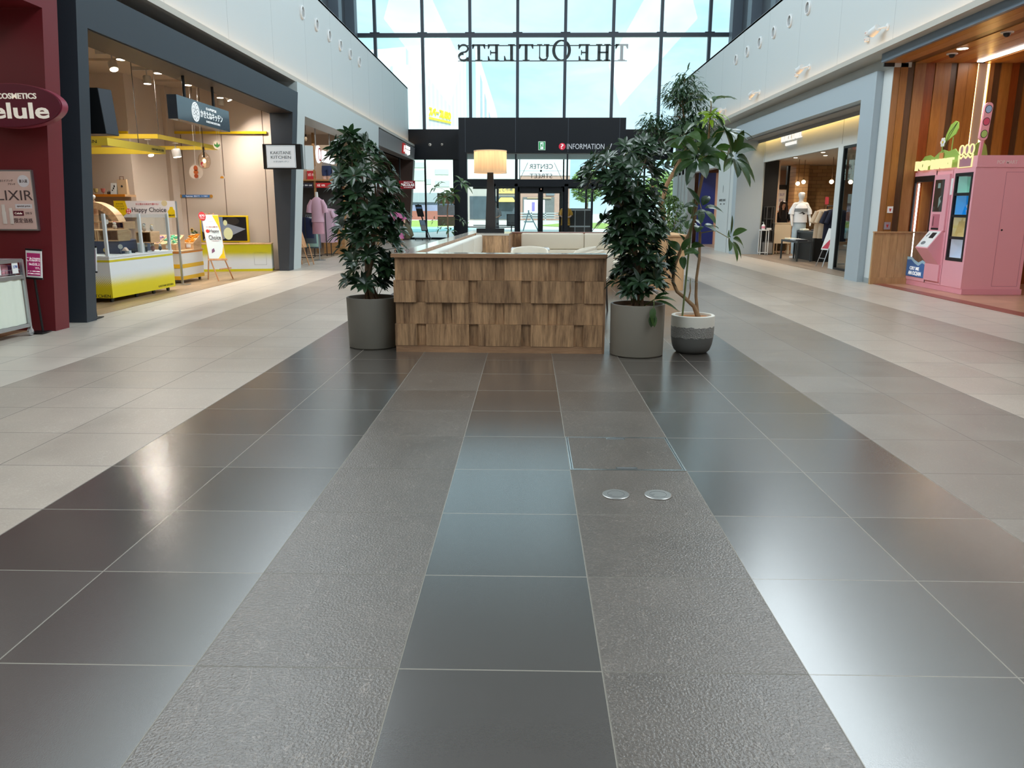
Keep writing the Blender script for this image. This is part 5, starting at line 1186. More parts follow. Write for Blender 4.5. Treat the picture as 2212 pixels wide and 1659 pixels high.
for p in ([(-.93, -.36), (-.91, -.36), (-.56, .36), (-.58, .36)], [(.91, -.36), (.93, -.36), (.58, .36), (.56, .36)], R(-.9, .01, .9, .022), R(-.72, -.20, .72, -.192)): b_.prism(p, f, -.004)
b_.build('lines', INK, t)
b_ = MB(); b_.disc(f, 0, .015, .045, depth=-.006); b_.build('dot', INK, t)
# ================================================================ right-hand shops
GFRAME = mat('blue_grey_frame', (176, 188, 196), .45)
WALLW = mat('white_painted_wall', (216, 222, 222), .55)
WARMLED = emis('warm_led_line', (255, 206, 120), 12)
mb = MB(); mb.box(6.30, 14.45, 3.733, 6.6, 35, 3.94); mb.box(6.30, 14.64, 0, 6.9, 14.82, 3.73); mb.box(6.30, 14.46, 0, 6.308, 14.64, 3.73); mb.box(6.29, 14.46, 0, 6.2995, 14.82, .09, 1)
struct('wall_right_white', mb, [WALLW, mat('grey_skirting', (160, 168, 170), .5)], 'white wall between the vending bay and the grey portal')
mb = MB(); mb.box(6.18, 14.83, 0, 6.93, 15.43, 3.327); mb.box(6.18, 24.0, 0, 6.95, 24.43, 3.327); mb.box(6.18, 14.83, 3.327, 6.78, 24.43, 3.733)
struct('trim_12', mb, GFRAME, 'large blue-grey portal around the white boutique')
mb = MB(); mb.box(6.4, 15.43, 3.30, 6.74, 24.0, 3.326); mb.box(6.74, 15.43, 3.22, 6.76, 24.0, 3.326); struct('ceiling_portal', mb, mat('portal_soffit', (150, 148, 146), .6))
mb = MB(); mb.box(6.80, 15.45, 3.36, 6.86, 23.98, 3.375); tag(mb.build('cove_light_strip', WARMLED), 'warm strip light hidden above the white boutique wall', 'light')
mb = MB()
mb.box(6.93, 15.43, 0, 7.02, 16.87, 3.7); mb.box(6.93, 16.87, 2.69, 7.02, 24.0, 3.7); mb.box(6.93, 17.98, 0, 7.02, 18.30, 2.69); mb.box(6.86, 24.12, 0, 7.02, 24.4, 3.3)
mb.box(6.928, 18.1, 2.75, 6.932, 18.12, 3.6, 1); mb.box(6.928, 23.9, 2.7, 6.932, 23.92, 3.6, 1)
struct('wall_boutique_front', mb, [WALLW, SEAM], 'white front wall of the boutique under the cove light')
g = thing('shopfront_glass', 'tall black framed fixed glass pane beside the boutique entrance', 'window', (6.95, 17.4, 0)); g.name = 'window_6'; g['kind'] = 'structure'
b_ = MB(); b_.box(6.92, 16.87, 0, 6.99, 16.92, 2.69); b_.box(6.92, 17.93, 0, 6.99, 17.98, 2.69); b_.box(6.92, 16.92, 0, 6.99, 17.93, .05); b_.box(6.92, 16.92, 2.64, 6.99, 17.93, 2.69); b_.build('window_frame', BLK, g)
q = MB(); q.quad((6.95, 16.92, .05), (6.95, 17.93, .05), (6.95, 17.93, 2.64), (6.95, 16.92, 2.64)); q.build('pane', glass('shopfront_pane', (196, 206, 206), 1.0), g)
b_ = MB(); b_.rect(fW(6.945, 17.05, .18), -.12, -.1, .12, .1, .002); b_.build('notice', PAPER, g)
# boutique shell
def spot_beam(x, y, z, power, color, cone=150):
    l = bpy.data.lights.new('downlight_beam', 'SPOT'); l.energy = power; l.spot_size = math.radians(cone); l.spot_blend = .8; l.shadow_soft_size = .05; l.color = color
    o = bpy.data.objects.new('downlight_beam', l); COL.objects.link(o); o.location = (x, y, z)
BRICK = bpy.data.materials.new('cream_brick'); BRICK.use_nodes = True
nt = BRICK.node_tree; bt = nt.nodes.new('ShaderNodeTexBrick'); tc = nt.nodes.new('ShaderNodeTexCoord'); mp = nt.nodes.new('ShaderNodeMapping'); mp.inputs['Rotation'].default_value = (math.pi/2, 0, 0)
nt.links.new(tc.outputs['Object'], mp.inputs[0]); nt.links.new(mp.outputs[0], bt.inputs['Vector'])
bt.inputs['Color1'].default_value = (*s2l((214, 176, 126)), 1); bt.inputs['Color2'].default_value = (*s2l((196, 158, 110)), 1); bt.inputs['Mortar'].default_value = (*s2l((160, 126, 86)), 1)
bt.inputs['Scale'].default_value = 1; bt.inputs['Brick Width'].default_value = .32; bt.inputs['Row Height'].default_value = .12; bt.inputs['Mortar Size'].default_value = .008
nt.links.new(bt.outputs['Color'], nt.nodes['Principled BSDF'].inputs['Base Color'])
mb = MB(); mb.box(8.92, 27.0, 0, 10.25, 27.3, 3.2); mb.box(8.70, 26.4, 0, 9.12, 27.0, 3.2); struct('wall_boutique_brick', mb, BRICK, 'cream brick wall inside the boutique')
mb = MB(); mb.box(6.95, 24.2, 0, 7.46, 24.34, 2.8); struct('wall_boutique_black', mb, mat('black_wall_paint', (26, 23, 22), .5), 'black wall panel at the boutique entrance')
mb = MB(); mb.box(7.46, 24.24, 0, 7.52, 27.3, 2.8); mb.box(13, 15, 0, 13.1, 27.3, 3.9); mb.box(6.93, 15.4, 0, 13.1, 15.5, 3.9); mb.box(7.5, 27.2, 0, 8.1, 27.3, 3.2); mb.box(10.5, 27.2, 0, 13, 27.3, 3.2); mb.box(8.1, 27.2, 0, 8.72, 27.3, .9)
struct('wall_boutique_inner', mb, mat('peach_inner_wall', (222, 190, 160), .6))
plank_floor('floor_white_boutique_rear', 7.5, 24.4, 13, 27.3, W_BOUT)
plank_floor('floor_portal_threshold', 6.36, 15.43, 6.95, 24.0, W_BOUT)
mb = MB(); mb.box(6.98, 15.5, 2.76, 13, 27.3, 2.82); struct('ceiling_boutique', mb, mat('warm_white_ceiling', (222, 208, 190), .6))
g = thing('boutique_rear_window', 'rear window of the boutique with black bars looking onto the street', 'window', (8.4, 27.2, .9)); g.name = 'window_7'; g['kind'] = 'structure'
b_ = MB(); b_.box(8.1, 27.16, .9, 8.14, 27.26, 2.8); b_.box(8.66, 27.1, .9, 8.74, 27.26, 2.8); b_.box(8.1, 27.14, 2.0, 8.7, 27.26, 2.14); b_.box(10.25, 27.14, 0, 10.33, 27.26, 2.8); b_.build('window_frame', BLK, g)
for x0, x1, z0, z1 in ((8.14, 8.66, .9, 2.0), (8.14, 8.66, 2.14, 2.76), (10.33, 10.5, .1, 2.76)):
    q = MB(); q.quad((x0, 27.2, z0), (x1, 27.2, z0), (x1, 27.2, z1), (x0, 27.2, z1)); q.build('pane', GLASS, g)
t = thing('window_poster', 'white poster with red and black prints on the rear boutique window', 'poster', (8.45, 27.1, 1.3))
b_ = MB(); b_.box(8.22, 27.12, 1.25, 8.66, 27.13, 1.98); b_.build('sheet', PAPER, t)
f = fS(8.44, 27.12, 1.62)
texts([('2 BUY', .06, .2, .09, .22), ('10%', .06, .02, .1, .2)], f, mat('violet_print', (110, 100, 170), .5), t)
b_ = MB(); b_.prism([(-.2, .3), (-.06, .32), (-.05, .1), (-.16, .05)], f, -.002); b_.prism(blob(.1, -.2, .09, .08), f, -.002); b_.build('red_picture', mat('poster_red', (220, 70, 100), .5), t)
area_o = None
for i, (x, y, z, top) in enumerate(((7.85, 23.6, 2.07, 2.76), (8.15, 24.0, 2.13, 2.76), (8.45, 22.6, 2.09, 2.76), (8.7, 21.9, 2.06, 2.76))):
    t = thing('pendant_bulb', 'glowing globe bulb pendant in the white boutique, %s from the black wall' % ('first', 'second', 'third', 'fourth')[i], 'lamp', (x, y, z), 'globe bulbs in the white boutique')
    b_ = MB(); b_.tube([(x, y, z+.08), (x, y, top)], .007, 6); b_.tube([(x, y, z+.04), (x, y, z+.11)], .02, 10); b_.build('cord', mat('bronze_cord', (110, 80, 50), .4), t)
    b_ = MB(); b_.ball((x, y, z), .058, 14); b_.build('bulb', emis('globe_glow', (255, 232, 190), 8), t, smooth=True)
for i, (x, y) in enumerate(((7.5, 22.9), (7.5, 20.8), (8.1, 19.6), (8.0, 22.0))):
    t = thing('ceiling_downlight', 'recessed warm downlight in the boutique ceiling, %s' % ('above the mannequin', 'above the clothes tables', 'above the navy shirts', 'behind the mannequin')[i], 'light', (x, y, 2.755), 'downlights in the white boutique')
    b_ = MB(); b_.tube([(x, y, 2.752), (x, y, 2.760)], .07, 18); b_.build('trim_ring', LAMPW, t)
    b_ = MB(); b_.tube([(x, y, 2.749), (x, y, 2.752)], .05, 18); b_.build('lens', LENS, t)
    spot_beam(x, y, 2.74, 95, WARM)
# 3D lettering over the boutique
t = thing('shop_sign', 'white lit BLACK LABEL lettering on the wall over the boutique', 'sign', (6.92, 21.5, 3.0))
texts([('BLACK LABEL', 0, .06, .15, 1.62), ('CRESTBRIDGE', 0, -.105, .075, .86)], fW(6.928, 21.58, 3.14), emis('lit_white_sign', (255, 252, 244), 1.0), t, bold=.0, depth=.03)
# mannequin in white tee
mx, my = 7.55, 22.3
t = thing('mannequin', 'white full-size mannequin in a white T-shirt with a grey band in the boutique', 'mannequin', (mx, my, 0))
body(t, mx, my, 1.80, FIGW, (((-.14, -.02, .63), (-.135, -.06, .50), (-.13, -.08, .45)), ((.14, -.01, .63), (.15, -.05, .50), (.145, -.07, .45))), z0=.06)
b_ = MB(); loft(b_, [(mx, my, .98, .205, .15), (mx, my, 1.2, .19, .135), (mx, my, 1.38, .195, .135), (mx, my, 1.47, .15, .10), (mx, my, 1.52, .075, .065)], 24)
for s in (-1, 1): b_.tube([(mx+s*.15, my, 1.45), (mx+s*.235, my-.01, 1.30), (mx+s*.25, my-.015, 1.2)], [.065, .075, .078], 12)
b_.build('shirt', mat('white_cotton', (236, 238, 240), .85), t, smooth=True)
b_ = MB(); loft(b_, [(mx, my, 1.27, .199, .142), (mx, my, 1.36, .201, .143)], 24, cap=False); b_.build('chest_band', mat('grey_band', (128, 134, 138), .8), t, smooth=True)
b_ = MB(); b_.prism([(-.1, -.02), (.02, .03), (.1, -.03), (.03, -.05), (.02, -.01)], fS(mx, my-.147, 1.24), .004); b_.build('chest_print', INK, t)
b_ = MB()
loft(b_, [(mx, my, .78, .18, .13), (mx, my, .9, .185, .135), (mx, my, 1.02, .17, .12)])
for s in (-1, 1): loft(b_, [(mx+s*.10, my, .12, .065, .07), (mx+s*.10, my, .5, .085, .09), (mx+s*.09, my, .82, .095, .12)])
b_.build('jeans', mat('pale_denim', (190, 206, 214), .85), t, smooth=True)
b_ = MB(); b_.tube([(mx, my, .007), (mx, my, .05)], .2, 24); b_.build('base', FIGW, t)
# shop assistant behind the cream desk
cx, cy = 7.92, 25.0
t = thing('person', 'shop assistant with long dark hair and black shirt standing behind the cream desk', 'person', (cx, cy, 0))
body(t, cx, cy, 1.58, SKIN, (((-.15, -.02, .64), (-.13, -.10, .56), (-.10, -.14, .54)), ((.15, -.02, .64), (.135, -.08, .55), (.11, -.13, .53))), z0=.007)
b_ = MB(); loft(b_, [(cx, cy, .80, .165, .12), (cx, cy, .98, .15, .11), (cx, cy, 1.15, .165, .115), (cx, cy, 1.26, .16, .09), (cx, cy, 1.32, .065, .06)], 22)
for s in (-1, 1): b_.tube([(cx+s*.13, cy, 1.25), (cx+s*.215, cy-.02, 1.09), (cx+s*.22, cy-.07, .99)], [.055, .064, .06], 12)
b_.build('shirt', mat('black_cotton', (24, 23, 26), .85), t, smooth=True)
b_ = MB(); loft(b_, [(cx, cy+.02, .55, .18, .14), (cx, cy, .82, .16, .12)])
for s in (-1, 1): loft(b_, [(cx+s*.085, cy, .06, .075, .08), (cx+s*.085, cy, .35, .085, .09), (cx+s*.08, cy, .62, .09, .12)])
b_.build('trousers', mat('dark_olive_cloth', (74, 64, 46), .85), t, smooth=True)
b_ = MB(); loft(b_, [(cx-.02, cy+.03, 1.02, .13, .05), (cx, cy+.03, 1.25, .115, .06), (cx, cy+.02, 1.45, .108, .095), (cx, cy+.01, 1.55, .095, .10), (cx, cy+.01, 1.60, .03, .03)])
for s in (-1, 1): b_.tube([(cx+s*.06, cy-.08, 1.56), (cx+s*.095, cy-.06, 1.42), (cx+s*.10, cy-.06, 1.2), (cx+s*.095, cy-.10, 1.05)], [.03, .04, .045, .02], 8)
b_.ball((cx, cy-.075, 1.535), (.075, .04, .035), 10); b_.build('hair', HAIRB, t, smooth=True)
fz = 1.468
b_ = MB()
for s in (-1, 1): b_.ball((cx+s*.032, cy-.113, fz+.018), (.012, .006, .007), 8)
b_.build('eyes', INK, t, smooth=True)
b_ = MB(); b_.ball((cx, cy-.12, fz-.012), (.011, .014, .02), 8); b_.build('nose', SKIN, t, smooth=True)
b_ = MB(); b_.ball((cx, cy-.112, fz-.045), (.022, .006, .007), 8); b_.build('mouth', mat('lip_red', (190, 80, 84), .4), t, smooth=True)
hands(t, [((cx-.155, cy-.22, .86), (.4, -.5, -.2)), ((cx+.17, cy-.21, .84), (-.4, -.5, -.2))], SKIN, .9)
t = thing('service_desk', 'cream service desk panel on legs in front of the shop assistant', 'desk', (7.64, 24.25, 0))
b_ = MB(); b_.box(7.40, 23.98, .33, 7.89, 24.02, .92); b_.build('front_panel', mat('cream_desk', (226, 204, 170), .5), t)
b_ = MB(); b_.box(7.38, 23.96, .92, 7.93, 24.18, .945); b_.build('desktop', MATS['cream_desk'], t)
for x, y in ((7.42, 24.03), (7.87, 24.03), (7.55, 24.16), (7.87, 24.16)):
    b_ = MB(); b_.box(x-.014, y-.014, .007, x+.014, y+.014, .92); b_.build('leg', MATS['cream_desk'], t)
t = thing('ladder_shelf', 'narrow grey wire shelf standing against the black wall', 'shelf', (7.2, 24.1, 0))
b_ = MB()
for x in (7.10, 7.32):
    for y in (23.86, 24.14): b_.box(x-.01, y-.01, .007, x+.01, y+.01, 1.42)
for z in (.03, .38, .72, 1.05, 1.41):
    b_.box(7.10, 23.85, z-.008, 7.32, 24.15, z+.008)
b_.build('frame', mat('dark_grey_wire', (96, 94, 92), .4, metal=.5), t)
b_ = MB(); b_.box(7.09, 23.84, .04, 7.33, 24.15, .36); b_.build('box_base', mat('grey_box', (146, 140, 134), .5), t)
b_ = MB(); b_.bbox(7.14, 23.9, .728, 7.28, 24.05, .79, .01); tag(b_.build('small_parcel', PAPER, None), 'small white parcel on the middle tier of the wire shelf', 'parcel')
t = thing('sanitizer_stand', 'thin white metal stand beside the black wall panel', 'stand', (7.0, 23.75, 0))
b_ = MB()
for x in (6.90, 7.12):
    for y in (23.62, 23.84): b_.box(x-.01, y-.01, .007, x+.01, y+.01, .735)
for z in (.07, .725):
    b_.box(6.90, 23.61, z-.008, 7.12, 23.63, z+.008); b_.box(6.90, 23.83, z-.008, 7.12, 23.85, z+.008); b_.box(6.89, 23.62, z-.008, 6.91, 23.84, z+.008); b_.box(7.11, 23.62, z-.008, 7.13, 23.84, z+.008)
b_.build('frame', WHITEP, t)
b_ = MB(); b_.box(6.89, 23.61, .733, 7.13, 23.85, .745); b_.build('top', WHITEP, t)
t = thing('sanitizer_bottle', 'white and pink pump bottle on the thin white stand', 'bottle', (7.0, 23.73, .745))
b_ = MB(); b_.lathe([(.05, 0), (.052, .02), (.052, .12), (.03, .15), (.02, .155), (.02, .17), (0, .17)], (6.98, 23.73, .746), 18); b_.build('container', WHITEP, t, smooth=True)
b_ = MB(); b_.lathe([(.0535, .035), (.0535, .10)], (6.98, 23.73, .746), 18); b_.build('wrap', mat('pink_wrap', (230, 150, 170), .5), t)
b_ = MB(); b_.tube([(6.98, 23.73, .91), (6.98, 23.73, .96), (6.94, 23.72, .962)], .008, 6); b_.build('pump', WHITEP, t)
# clothes tables
DKM = mat('dark_grey_metal', (62, 66, 68), .45)
def low_table(x0, y0, x1, y1, h, label, solid=False):
    t = thing('display_table', label, 'table', ((x0+x1)/2, (y0+y1)/2, 0), 'display tables in the white boutique')
    b_ = MB(); b_.box(x0, y0, h-.05, x1, y1, h); b_.build('tabletop', DKM, t)
    for x, y in ((x0+.02, y0+.02), (x1-.02, y0+.02), (x0+.02, y1-.02), (x1-.02, y1-.02)):
        b_ = MB(); b_.box(x-.018, y-.018, .007, x+.018, y+.018, h-.05); b_.build('leg', DKM, t)
    if solid:
        b_ = MB(); b_.box(x0+.05, y0+.05, .007, x1-.05, y1-.05, h-.052); b_.build('black_plinth', BLK, t)
    return t
low_table(6.97, 20.6, 7.36, 21.95, .53, 'low dark metal table with folded clothes nearest the boutique entrance')
low_table(7.40, 20.7, 7.95, 22.0, .77, 'taller dark table on a black plinth beside the mannequin', True)
def folded(x, y, z, w, d, h, c, lab):
    mb = MB(); mb.bbox(x-w/2, y-d/2, z+.001, x+w/2, y+d/2, z+h, .012); o = mb.build('folded_clothes', mat('fold_%d_%d_%d' % c, c, .85), None, smooth=True)
    tag(o, lab, 'clothes', 'folded clothes on the boutique tables')
folded(7.12, 21.65, .53, .22, .3, .045, (236, 226, 200), 'cream folded clothes at the far end of the low table')
folded(7.08, 21.1, .53, .2, .3, .05, (226, 230, 236), 'white folded clothes in the middle of the low table')
folded(7.26, 21.2, .53, .14, .3, .03, (180, 196, 210), 'pale blue folded clothes on the low table')
folded(7.14, 20.8, .53, .24, .24, .035, (60, 56, 60), 'dark folded clothes at the near end of the low table')
folded(7.50, 21.7, .77, .16, .3, .05, (236, 228, 206), 'cream folded clothes on the taller table')
folded(7.62, 21.2, .77, .14, .3, .05, (70, 60, 60), 'dark folded clothes in the middle of the taller table')
folded(7.72, 20.9, .77, .18, .26, .055, (240, 232, 222), 'white folded clothes at the near end of the taller table')
# rail with navy shirts
t = thing('clothes_rail', 'black clothes rail with navy shirts near the boutique entrance', 'rack', (7.55, 19.9, 0))
b_ = MB()
for y in (19.5, 20.45):
    b_.tube([(7.6, y, .007), (7.6, y, 1.42)], .014, 8); b_.box(7.42, y-.02, .01, 7.78, y+.02, .035)
b_.tube([(7.6, 19.5, 1.42), (7.6, 20.45, 1.42)], .014, 8); b_.build('frame', BLK, t)
b_ = MB(); b_.rect(fS(7.52, 20.3, 1.55), -.045, -.09, .045, .09, .004); b_.tube([(7.52, 20.31, 1.42), (7.52, 20.31, 1.5)], .005, 6); b_.build('price_sign', mat('price_red', (206, 70, 80), .5), t)
NV = mat('navy_jersey', (36, 36, 54), .85); OA = mat('oatmeal_knit', (214, 190, 160), .85)
for i, (y, m_, L, lab) in enumerate(((19.62, NV, .78, 'navy shirt at the front of the black rail'), (19.85, NV, .78, 'navy shirt second on the black rail'), (20.08, OA, .72, 'oatmeal shirt third on the black rail'), (20.28, OA, .72, 'oatmeal shirt at the back of the black rail'))):
    g = thing('hung_garment', lab, 'garment', (7.6, y, 1.4), 'shirts on the boutique rail')
    hung_garment(g, 7.58-.04*i, y, 1.34, L, .46, m_, .04, 'x', .3, 'cloth')
    b_ = MB(); b_.tube([(7.58-.04*i, y, 1.34), (7.58-.04*i, y, 1.40), (7.6-.04*i, y, 1.435)], .005, 5); b_.build('hanger', BLK, g)
# second rail further back
t = thing('clothes_rail', 'rear clothes rail with beige garments behind the shop assistant', 'rack', (8.35, 26.4, 0))
b_ = MB()
for x in (8.1, 8.62): b_.tube([(x, 26.4, .007), (x, 26.4, 1.28)], .014, 8)
b_.tube([(8.1, 26.4, 1.28), (8.62, 26.4, 1.28)], .014, 8); b_.build('frame', BLK, t)
for i, c in enumerate(((222, 196, 170), (236, 220, 200), (200, 170, 150), (226, 206, 190))):
    g = thing('hung_garment', '%s garment on the rear boutique rail' % ('tan', 'ivory', 'camel', 'sand')[i], 'garment', (8.15+.13*i, 26.4, 1.25), 'garments on the rear boutique rail')
    hung_garment(g, 8.17+.13*i, 26.4, 1.21, .55, .36, mat('rear_cloth_%d' % i, c, .85), .03, 'y', .16, 'cloth')
    b_ = MB(); b_.tube([(8.17+.13*i, 26.4, 1.2), (8.17+.13*i, 26.4, 1.29)], .005, 5); b_.build('hanger', METAL, g)
# A-frame sign
t = thing('easel_sign', 'white metal easel with a red printed card at the boutique entrance', 'sign', (7.05, 18.95, 0))
b_ = MB()
f = frame((7.0, 18.78, .40), (.25, -.97, 0), (.30, .05, 1))
b_.rect(f, -.14, 0, .14, .52, .012); b_.build('card', PAPER, t)
b_ = MB(); b_.prism([(-.12, .03), (.12, .03), (.12, .30), (-.02, .16)], f, -.003); b_.build('red_print', mat('card_red', (196, 60, 80), .5), t)
for p, q_ in (((7.02, 18.92, .44), (6.90, 18.98, .007)), ((7.05, 18.66, .44), (6.92, 18.62, .007)), ((7.17, 18.8, .9), (7.32, 18.85, .007))):
    b_ = MB(); b_.tube([p, q_], .011, 8); b_.build('leg', METAL, t)
b_ = MB(); b_.tube([(6.95, 18.96, .2), (6.97, 18.63, .2)], .01, 8); b_.build('stretcher', METAL, t)
# ---- shops further along the right
mb = MB(); mb.box(6.24, 24.43, 0, 6.42, 25.0, 3.73); mb.box(6.24, 25.1, 0, 6.9, 26.6, 3.73); mb.box(6.24, 26.6, 2.7, 6.5, 35, 3.73)
struct('wall_right_far', mb, WALLW, 'white pilaster and lintel beyond the grey portal')
t = thing('wall_notice', 'small black lettering and mark on the white pilaster', 'sign', (6.235, 25.9, 1.5))
texts([('NANO', .22, 0, .075, .34), ('UNIVERSE', -.24, 0, .075, .44), ('TOKYO', .22, -.12, .04, .2), ('TOKYO', -.22, -.12, .04, .2)], fW(6.238, 25.85, 1.62), INK, t)
b_ = MB(); b_.prism(blob(0, .35, .02, .12, 12), fW(6.238, 25.85, 1.62), -.003); b_.build('mark', INK, t)
mb = MB(); mb.box(6.42, 34.2, 0, 12, 34.4, 3.7); mb.box(6.42, 33.0, 0, 6.9, 34.2, 3.7); mb.box(11.9, 26.6, 0, 12, 34.4, 3.7)
struct('wall_peach_boutique', mb, mat('peach_wall', (232, 190, 164), .6), 'peach wall of the far right boutique')
mb = MB(); mb.box(6.55, 31.0, 0, 7.18, 31.15, 2.7); struct('wall_blue_panel', mb, mat('royal_blue_panel', (34, 48, 120), .5), 'royal blue panel in the far right boutique')
mb = MB(); mb.box(7.18, 31.05, 0, 9.0, 31.2, 2.7); mb.box(7.35, 31.02, .25, 8.2, 31.05, .9); mb.box(7.35, 31.02, 1.1, 8.2, 31.05, 2.3, 0)
struct('wall_peach_panelling', mb, mat('peach_panel', (236, 192, 164), .5))
mb = MB(); mb.box(6.24, 31.6, 0, 6.5, 34.9, 3.4)
for y in (32.2, 32.9, 33.6): mb.box(6.2, y, 0, 6.24, y+.12, 3.4)
struct('wall_right_end', mb, mat('pale_grey_panels', (186, 188, 186), .6), 'pale grey panels at the far end of the right-hand wall')
mb = MB(); mb.box(6.3, 26.5, 2.95, 12, 34.4, 3.0); struct('ceiling_peach_boutique', mb, WALLW)
mx, my = 7.28, 28.6
t = thing('mannequin', 'mannequin in a navy dress half hidden by the white pilaster', 'mannequin', (mx, my, 0))
body(t, mx, my, 1.72, FIGW, (((-.13, -.01, .64), (-.125, -.05, .52), (-.12, -.07, .47)), ((.13, -.01, .64), (.125, -.05, .52), (.12, -.07, .47))), z0=.03)
b_ = MB(); loft(b_, [(mx, my, .50, .19, .15), (mx, my, .8, .18, .13), (mx, my, 1.05, .155, .11), (mx, my, 1.3, .17, .12), (mx, my, 1.42, .12, .085), (mx, my, 1.46, .06, .055)], 22)
for s in (-1, 1): b_.tube([(mx+s*.14, my, 1.39), (mx+s*.215, my, 1.22), (mx+s*.225, my-.02, 1.0)], [.055, .06, .055], 10)
b_.build('dress', NV, t, smooth=True)
b_ = MB(); b_.tube([(mx, my, .007), (mx, my, .03)], .18, 22); b_.build('base', FIGW, t)
for k, (x, y, h, w, lab) in enumerate(((6.98, 27.6, .56, .6, 'lower white table with folded clothes in the peach boutique'), (7.2, 28.05, .74, .4, 'taller white table with folded clothes in the peach boutique'))):
    t = thing('display_table', lab, 'table', (x, y, 0), 'white tables in the peach boutique')
    b_ = MB(); b_.box(x-w/2, y-.2, h-.03, x+w/2, y+.2, h); b_.build('tabletop', WHITEP, t)
    for a in (-1, 1):
        for c in (-1, 1):
            b_ = MB(); b_.box(x+a*(w/2-.02)-.012, y+c*.18-.012, .007, x+a*(w/2-.02)+.012, y+c*.18+.012, h-.03); b_.build('leg', WHITEP, t)
    for j, c in enumerate(((232, 200, 160), (210, 170, 130))):
        mb = MB(); mb.bbox(x-w/2+.05+j*w*.45, y-.15, h+.001, x-w/2+.05+j*w*.45+w*.38, y+.12, h+.05, .012)
        tag(mb.build('folded_clothes', mat('peachfold_%d' % j, c, .85), None, smooth=True), '%s folded clothes on the %s white table' % (('cream', 'tan')[j], ('lower', 'taller')[k]), 'clothes', 'folded clothes in the peach boutique')
# ================================================================ vending bay
PL = wood('stripe_honey', (140, 88, 36), (172, 114, 52), .8, .4, .06, 'Z'); PL2 = wood('stripe_russet', (122, 56, 16), (150, 74, 24), .8, .4, .06, 'Z'); PL3 = wood('stripe_umber', (78, 52, 32), (98, 68, 44), .8, .4, .06, 'Z')
PL4 = wood('stripe_tan', (142, 92, 50), (170, 118, 70), .8, .4, .06, 'Z'); PL5 = mat('stripe_taupe', (166, 148, 136), .5)
stripes = [(6.31, 6.42, 3), (6.42, 6.55, 0), (6.55, 6.67, 2), (6.67, 6.86, 3), (6.86, 7.02, 1), (7.02, 7.18, 0), (7.18, 7.29, 3), (7.29, 7.40, 2), (7.40, 7.58, 0), (7.58, 7.74, 0), (7.76, 7.92, 4), (7.95, 8.03, 3), (8.03, 8.15, 2), (8.15, 8.32, 0), (8.32, 8.46, 1), (8.46, 8.57, 2), (8.57, 8.75, 0), (8.75, 8.95, 3), (8.95, 9.2, 1), (9.2, 9.5, 0), (9.5, 9.8, 2), (9.8, 10.2, 0), (10.2, 10.7, 3), (10.7, 11.4, 0)]
mb = MB(); pm = [PL, PL2, PL3, PL4, PL5]
for a, c, k in stripes:
    d = (.0, .015, .03, .008, .03)[k]; mb.box(a, 14.45+d, 0, c-.004, 14.6, 3.8, k)
mb.box(6.31, 14.56, 0, 11.4, 14.62, 3.8, 2)
struct('wall_vending_bay', mb, pm, 'back wall of the vending bay in upright stripes of mixed wood')
mb = MB(); mb.box(7.742, 14.47, 0, 7.756, 14.50, 3.79); tag(mb.build('led_strip', WARMLED), 'upright warm light line left of the taupe stripe', 'light', 'upright light lines in the vending bay')
mb = MB(); mb.box(7.926, 14.47, 0, 7.942, 14.50, 3.79); tag(mb.build('led_strip', WARMLED), 'upright warm light line right of the taupe stripe', 'light', 'upright light lines in the vending bay')
mb = MB(); x = 6.13
cw = [(.16, 0), (.2, 3), (.18, 2), (.22, 0), (.12, 1), (.2, 3), (.24, 0), (.2, 1), (.2, 2), (.25, 0), (.3, 3), (.3, 1), (.4, 0), (.4, 2), (.5, 0), (1.0, 3)]
PLC = [wood('ceil_honey', (170, 112, 50), (196, 138, 70), .8, .35, .06, 'Y'), wood('ceil_russet', (146, 78, 36), (172, 100, 52), .8, .35, .06, 'Y'), wood('ceil_umber', (104, 70, 44), (130, 92, 62), .8, .35, .06, 'Y'), wood('ceil_tan', (176, 122, 72), (200, 148, 96), .8, .35, .06, 'Y')]
for w, k in cw:
    mb.box(x, -4, 3.80+(.012 if k == 2 else 0), x+w-.005, 14.46, 3.86, k); x += w
struct('ceiling_vending_bay', mb, PLC, 'wood plank ceiling of the vending bay')
mb = MB(); mb.box(6.06, -6, 3.80, 6.12, 14.42, 3.945); struct('trim_13', mb, mat('slate_blue_fascia', (112, 128, 144), .45), 'slate blue fascia along the vending bay ceiling')
mb = MB(); mb.box(6.12, 14.43, 3.74, 6.30, 14.47, 3.80); struct('trim_14', mb, BLK)
mb = MB(); mb.box(11.4, -9, 0, 11.5, 14.6, 4.0); struct('wall_vending_bay_side', mb, PLC[0]); 
mb = MB()
for k in range(14): mb.box(6.26+.135*k if k else 6.235, 14.40, .12, 6.26+.135*(k+1)-.003, 14.45, .92)
mb.box(6.235, 14.385, 0.0, 8.2, 14.45, .12); mb.box(6.225, 14.38, .92, 8.2, 14.45, .945)
struct('baseboard_right', mb, wood('wainscot_oak', (176, 136, 92), (204, 164, 118), 1, .45, .05, 'Z'), 'oak wainscot panelling left of the pink machine')
